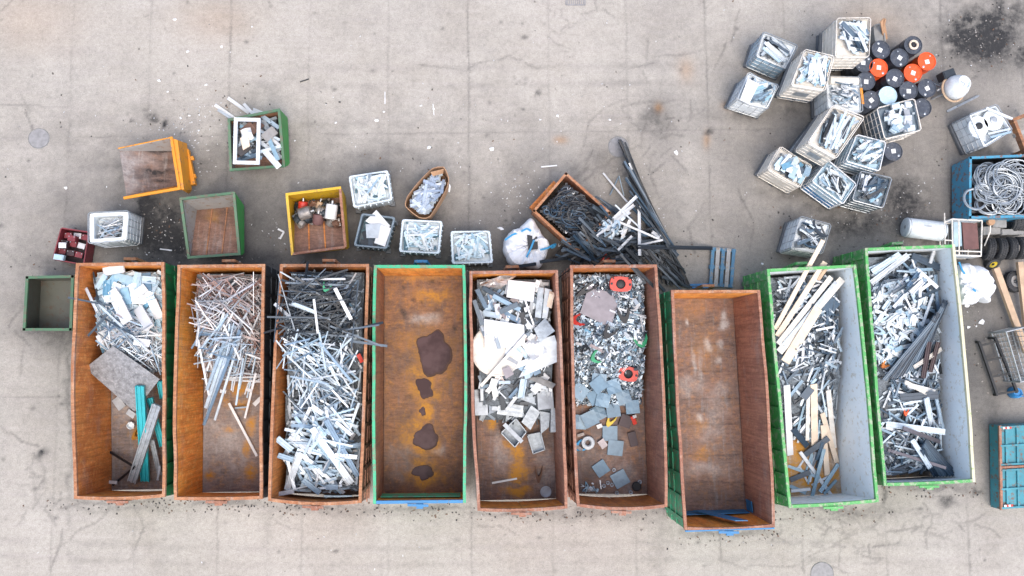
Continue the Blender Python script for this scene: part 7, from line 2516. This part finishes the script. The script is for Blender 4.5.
for k in range(44):
    x, y = 612+random.gauss(0, 8), 229+random.gauss(0, 5)
    a = random.choice((R(0, 3), .7))
    L = R(2, 5)
    lay('bright_offcut', (x-math.cos(a)*L, y+math.sin(a)*L), (x+math.cos(a)*L, y-math.sin(a)*L), .4, R(1.2, 2.6), .025, random.choice(('flat', 'bent', 'angle')), random.choice(('p_lead', 'p_white', 'p_deep')), 'bright short offcut at the foot of the slanting white bundle', 'offcut', 'bright offcuts beside the cable skip')
lay('red_scrap', (602, 258), (605, 262), .5, 4, .06, 'bent', 'red', 'red scrap among the black profiles above the shred container', 'scrap')

# ------------------------------------------------------------------ wire coils in the blue bin
pp = [Vector((P(x, y, .9).x, P(x, y, .9).y)) for x, y in ((972.5, 160.5), (1031, 158), (1031, 213), (972, 214.5))]
hpoly(pp, .62)
mb = MB()
mound([tuple(p) for p in pp], lambda x, y: .66+0*x, mb, .08, .06, 3)
single('wire_mass', mb, 'cable_black', 'dark wire filling up the blue bin', None, kind='stuff')


coil(975, 199, 12, 1.05, .035, 'thick pale wire ring at the corner of the blue bin', z=1.0, wob=.01, tilt=.05)
coil(1001, 187, 19, 4, .018, 'largest grey coil in the middle of the blue bin', z=.98)
coil(1003, 187, 12, 3, .016, 'smaller grey coil inside the largest one', z=1.02)
for k in range(44):
    x, y = R(980, 1024), R(172, 204)
    rr = R(7, 17)
    rr = min(rr, x-972, y-160, 215-y, 1032-x)
    coil(x, y, rr, R(1.2, 2.6), R(.011, .019), 'loose grey wire loop heaped in the blue bin', 'wire loops in the blue bin', z=R(.74, 1.0), name='wire_loop', wob=.18, tilt=.25)

# ------------------------------------------------------------------ litter on the yard
LIT = [(429, 147.5, 3), (377, 121, 2.5), (492.5, 149, 2.8), (175, 19.5, 2), (159, 81, 1.8), (206, 85, 1.8), (188, 52, 1.6), (434, 109, 1.5), (421, 106, 1.5), (557, 116, 1.6), (676, 153, 3), (66, 188, 2), (107, 187, 1), (500, 228, 2.5), (502, 229, 2),
       (967, 306, 3), (981, 322, 3.4), (968, 327, 2), (976, 326, 1.4), (1000, 375, 2), (762, 264, 1.5), (336, 123, 1.5), (295, 141, 1.5), (240, 262, 1.2), (181, 118, 2), (190, 116, 1.5), (199, 131, 1.5), (355, 490, 1.2), (610, 120, 1.6), (540, 120, 1.5), (168, 92, 1.4), (222, 47, 1.6), (252, 27, 1.2), (384, 112, 1.6)]
for k, (x, y, r_) in enumerate(LIT):
    p = P(x, y, 0)
    q = []
    n = random.choice((4, 5, 6))
    for i in range(n):
        a = 2*math.pi*i/n+R(-.3, .3)
        rr = r_*.024*R(.5, 1.2)
        q.append((p.x+rr*math.cos(a)*1.3, p.y+rr*math.sin(a)))
    mb = MB()
    vs = [(*v, .006+R(0, .02)) for v in q]
    c3 = (p.x, p.y, .035)
    top = [(*v[:2], v[2]+.006) for v in vs]
    mb.add(vs+top+[c3], [tuple(range(n))[::-1]]+[(i, (i+1) % n, n+(i+1) % n, n+i) for i in range(n)]+[(n+i, n+(i+1) % n, 2*n) for i in range(n)])
    single('white_scrap', mb, 'litter_white', 'small white scrap lying on the bare yard', 'scrap', 'white scraps scattered on the yard')
for a, b, c, lab in (((442, 177), (450, 186), (449, 192), 'bent white strip on the ground beside the cardboard box'), ((278, 229), (284, 232), (280, 239), 'bent white strip on the ground beside the yellow skip')):
    mb = MB()
    mb.bar(P(*a, .03), P(*b, .03), .05, .03)
    mb.bar(P(*b, .034), P(*c, .03), .05, .03)
    single('bent_strip', mb, 'litter_white', lab, 'strip')
for a, b, w, lab in (((385, 92), (385, 104), .8, 'tiny white stick on bare slabs above the clear bins'), ((433, 104), (434, 115), .8, 'tiny white stick on slabs nearer the cable skip'), ((160, 249), (172, 250.5), 1.2, 'thin pale stick on the black sooty slab'), ((541, 167), (557, 165.5), 1.2, 'thin white stick above the cable skip'), ((300, 82), (309, 79), 1, 'dark little stick on the slabs')):
    lay('thin_stick', a, b, 0, w, .02, 'flat', 'litter_white' if 'dark' not in lab else 'black', lab, 'stick', roll=0)
mb = MB()
for cx, cy, sx, sy, n in ((120, 503, 40, 4, 60), (220, 505, 40, 4, 70), (315, 509, 40, 4, 60), (420, 511, 40, 5, 50), (522, 516, 40, 4, 60), (622, 514, 40, 4, 60), (725, 538, 40, 5, 50), (835, 513, 40, 5, 60), (930, 492, 40, 5, 60), (160, 230, 24, 24, 90), (420, 262, 200, 5, 120), (650, 260, 30, 20, 60), (860, 225, 60, 14, 70), (985, 40, 26, 24, 90), (500, 180, 300, 60, 200), (880, 120, 80, 80, 120), (975, 330, 14, 50, 60), (70, 260, 30, 12, 40), (212, 120, 40, 30, 60)):
    for _ in range(n):
        x, y = random.gauss(cx, sx), random.gauss(cy, sy)
        p = P(x, y, 0)
        i_, j_ = hidx(p.x, p.y)
        if HM[i_, j_] > .01 or not (-10 < x < 1034 and -10 < y < 586):
            continue
        mb.box((p.x, p.y, .008), (R(.015, .06), R(.012, .04), .014), R(0, 3))
single('yard_grit', mb, 'p_grit', 'dark grit and rusty crumbs gathered along the containers and bins', None, kind='stuff')
mb = MB()
for cx, cy, sx, sy, n in ((190, 122, 22, 14, 70), (165, 130, 20, 10, 30), (525, 195, 14, 14, 90), (200, 160, 12, 18, 40), (270, 235, 14, 10, 25), (165, 235, 16, 14, 50), (965, 315, 10, 12, 24), (850, 195, 40, 26, 60), (905, 200, 22, 22, 60), (640, 210, 20, 25, 40), (700, 60, 150, 40, 50), (350, 100, 180, 60, 60), (300, 150, 120, 30, 50), (620, 180, 80, 40, 50), (500, 540, 300, 15, 40), (470, 175, 40, 40, 40), (400, 270, 200, 4, 40), (930, 30, 40, 40, 40)):
    for _ in range(int(n*.75)):
        x, y = random.gauss(cx, sx), random.gauss(cy, sy)
        p = P(x, y, 0)
        i_, j_ = hidx(p.x, p.y)
        if HM[i_, j_] > .01 or not (-10 < x < 1034 and -10 < y < 586):
            continue
        mb.box((p.x, p.y, .008), (R(.012, .05), R(.010, .026), .012), R(0, 3))
single('ground_litter', mb, 'p_litter', 'tiny pale crumbs of litter strewn over the yard', None, kind='stuff')

# ------------------------------------------------------------------ light: bright overcast, sun veiled
SUN_EL, SUN_AZ = 66, 165          # azimuth clockwise from +Y (the top of the photo)
w = bpy.data.worlds.new('World')
SC.world = w
w.use_nodes = True
nt = w.node_tree
sky = nt.nodes.new('ShaderNodeTexSky')
sky.sky_type = 'NISHITA'
sky.sun_disc = False
sky.sun_elevation = math.radians(SUN_EL)
sky.sun_rotation = math.radians(SUN_AZ)
sky.air_density = 1.0
sky.dust_density = 4.0
sky.ozone_density = 1.0
nt.links.new(sky.outputs[0], nt.nodes['Background'].inputs[0])
nt.nodes['Background'].inputs[1].default_value = .15
sl = bpy.data.lights.new('sun', 'SUN')
sl.energy = .8
sl.angle = math.radians(70)
sl.color = (1.0, .95, .88)
so = bpy.data.objects.new('sun', sl)
COL.objects.link(so)
az, el = math.radians(SUN_AZ), math.radians(SUN_EL)
dirv = Vector((math.sin(az)*math.cos(el), math.cos(az)*math.cos(el), math.sin(el)))
so.rotation_mode = 'QUATERNION'
so.rotation_quaternion = Vector((0, 0, 1)).rotation_difference(dirv)
so.location = (0, 0, 20)
vs_ = SC.view_settings
vs_.view_transform = 'Standard'
vs_.look = 'None'
vs_.gamma = 1
vs_.use_curve_mapping = False
vs_.exposure = 1.06
SC.cycles.max_bounces = 5
SC.cycles.diffuse_bounces = 3
SC.cycles.glossy_bounces = 2
SC.cycles.use_denoising = True
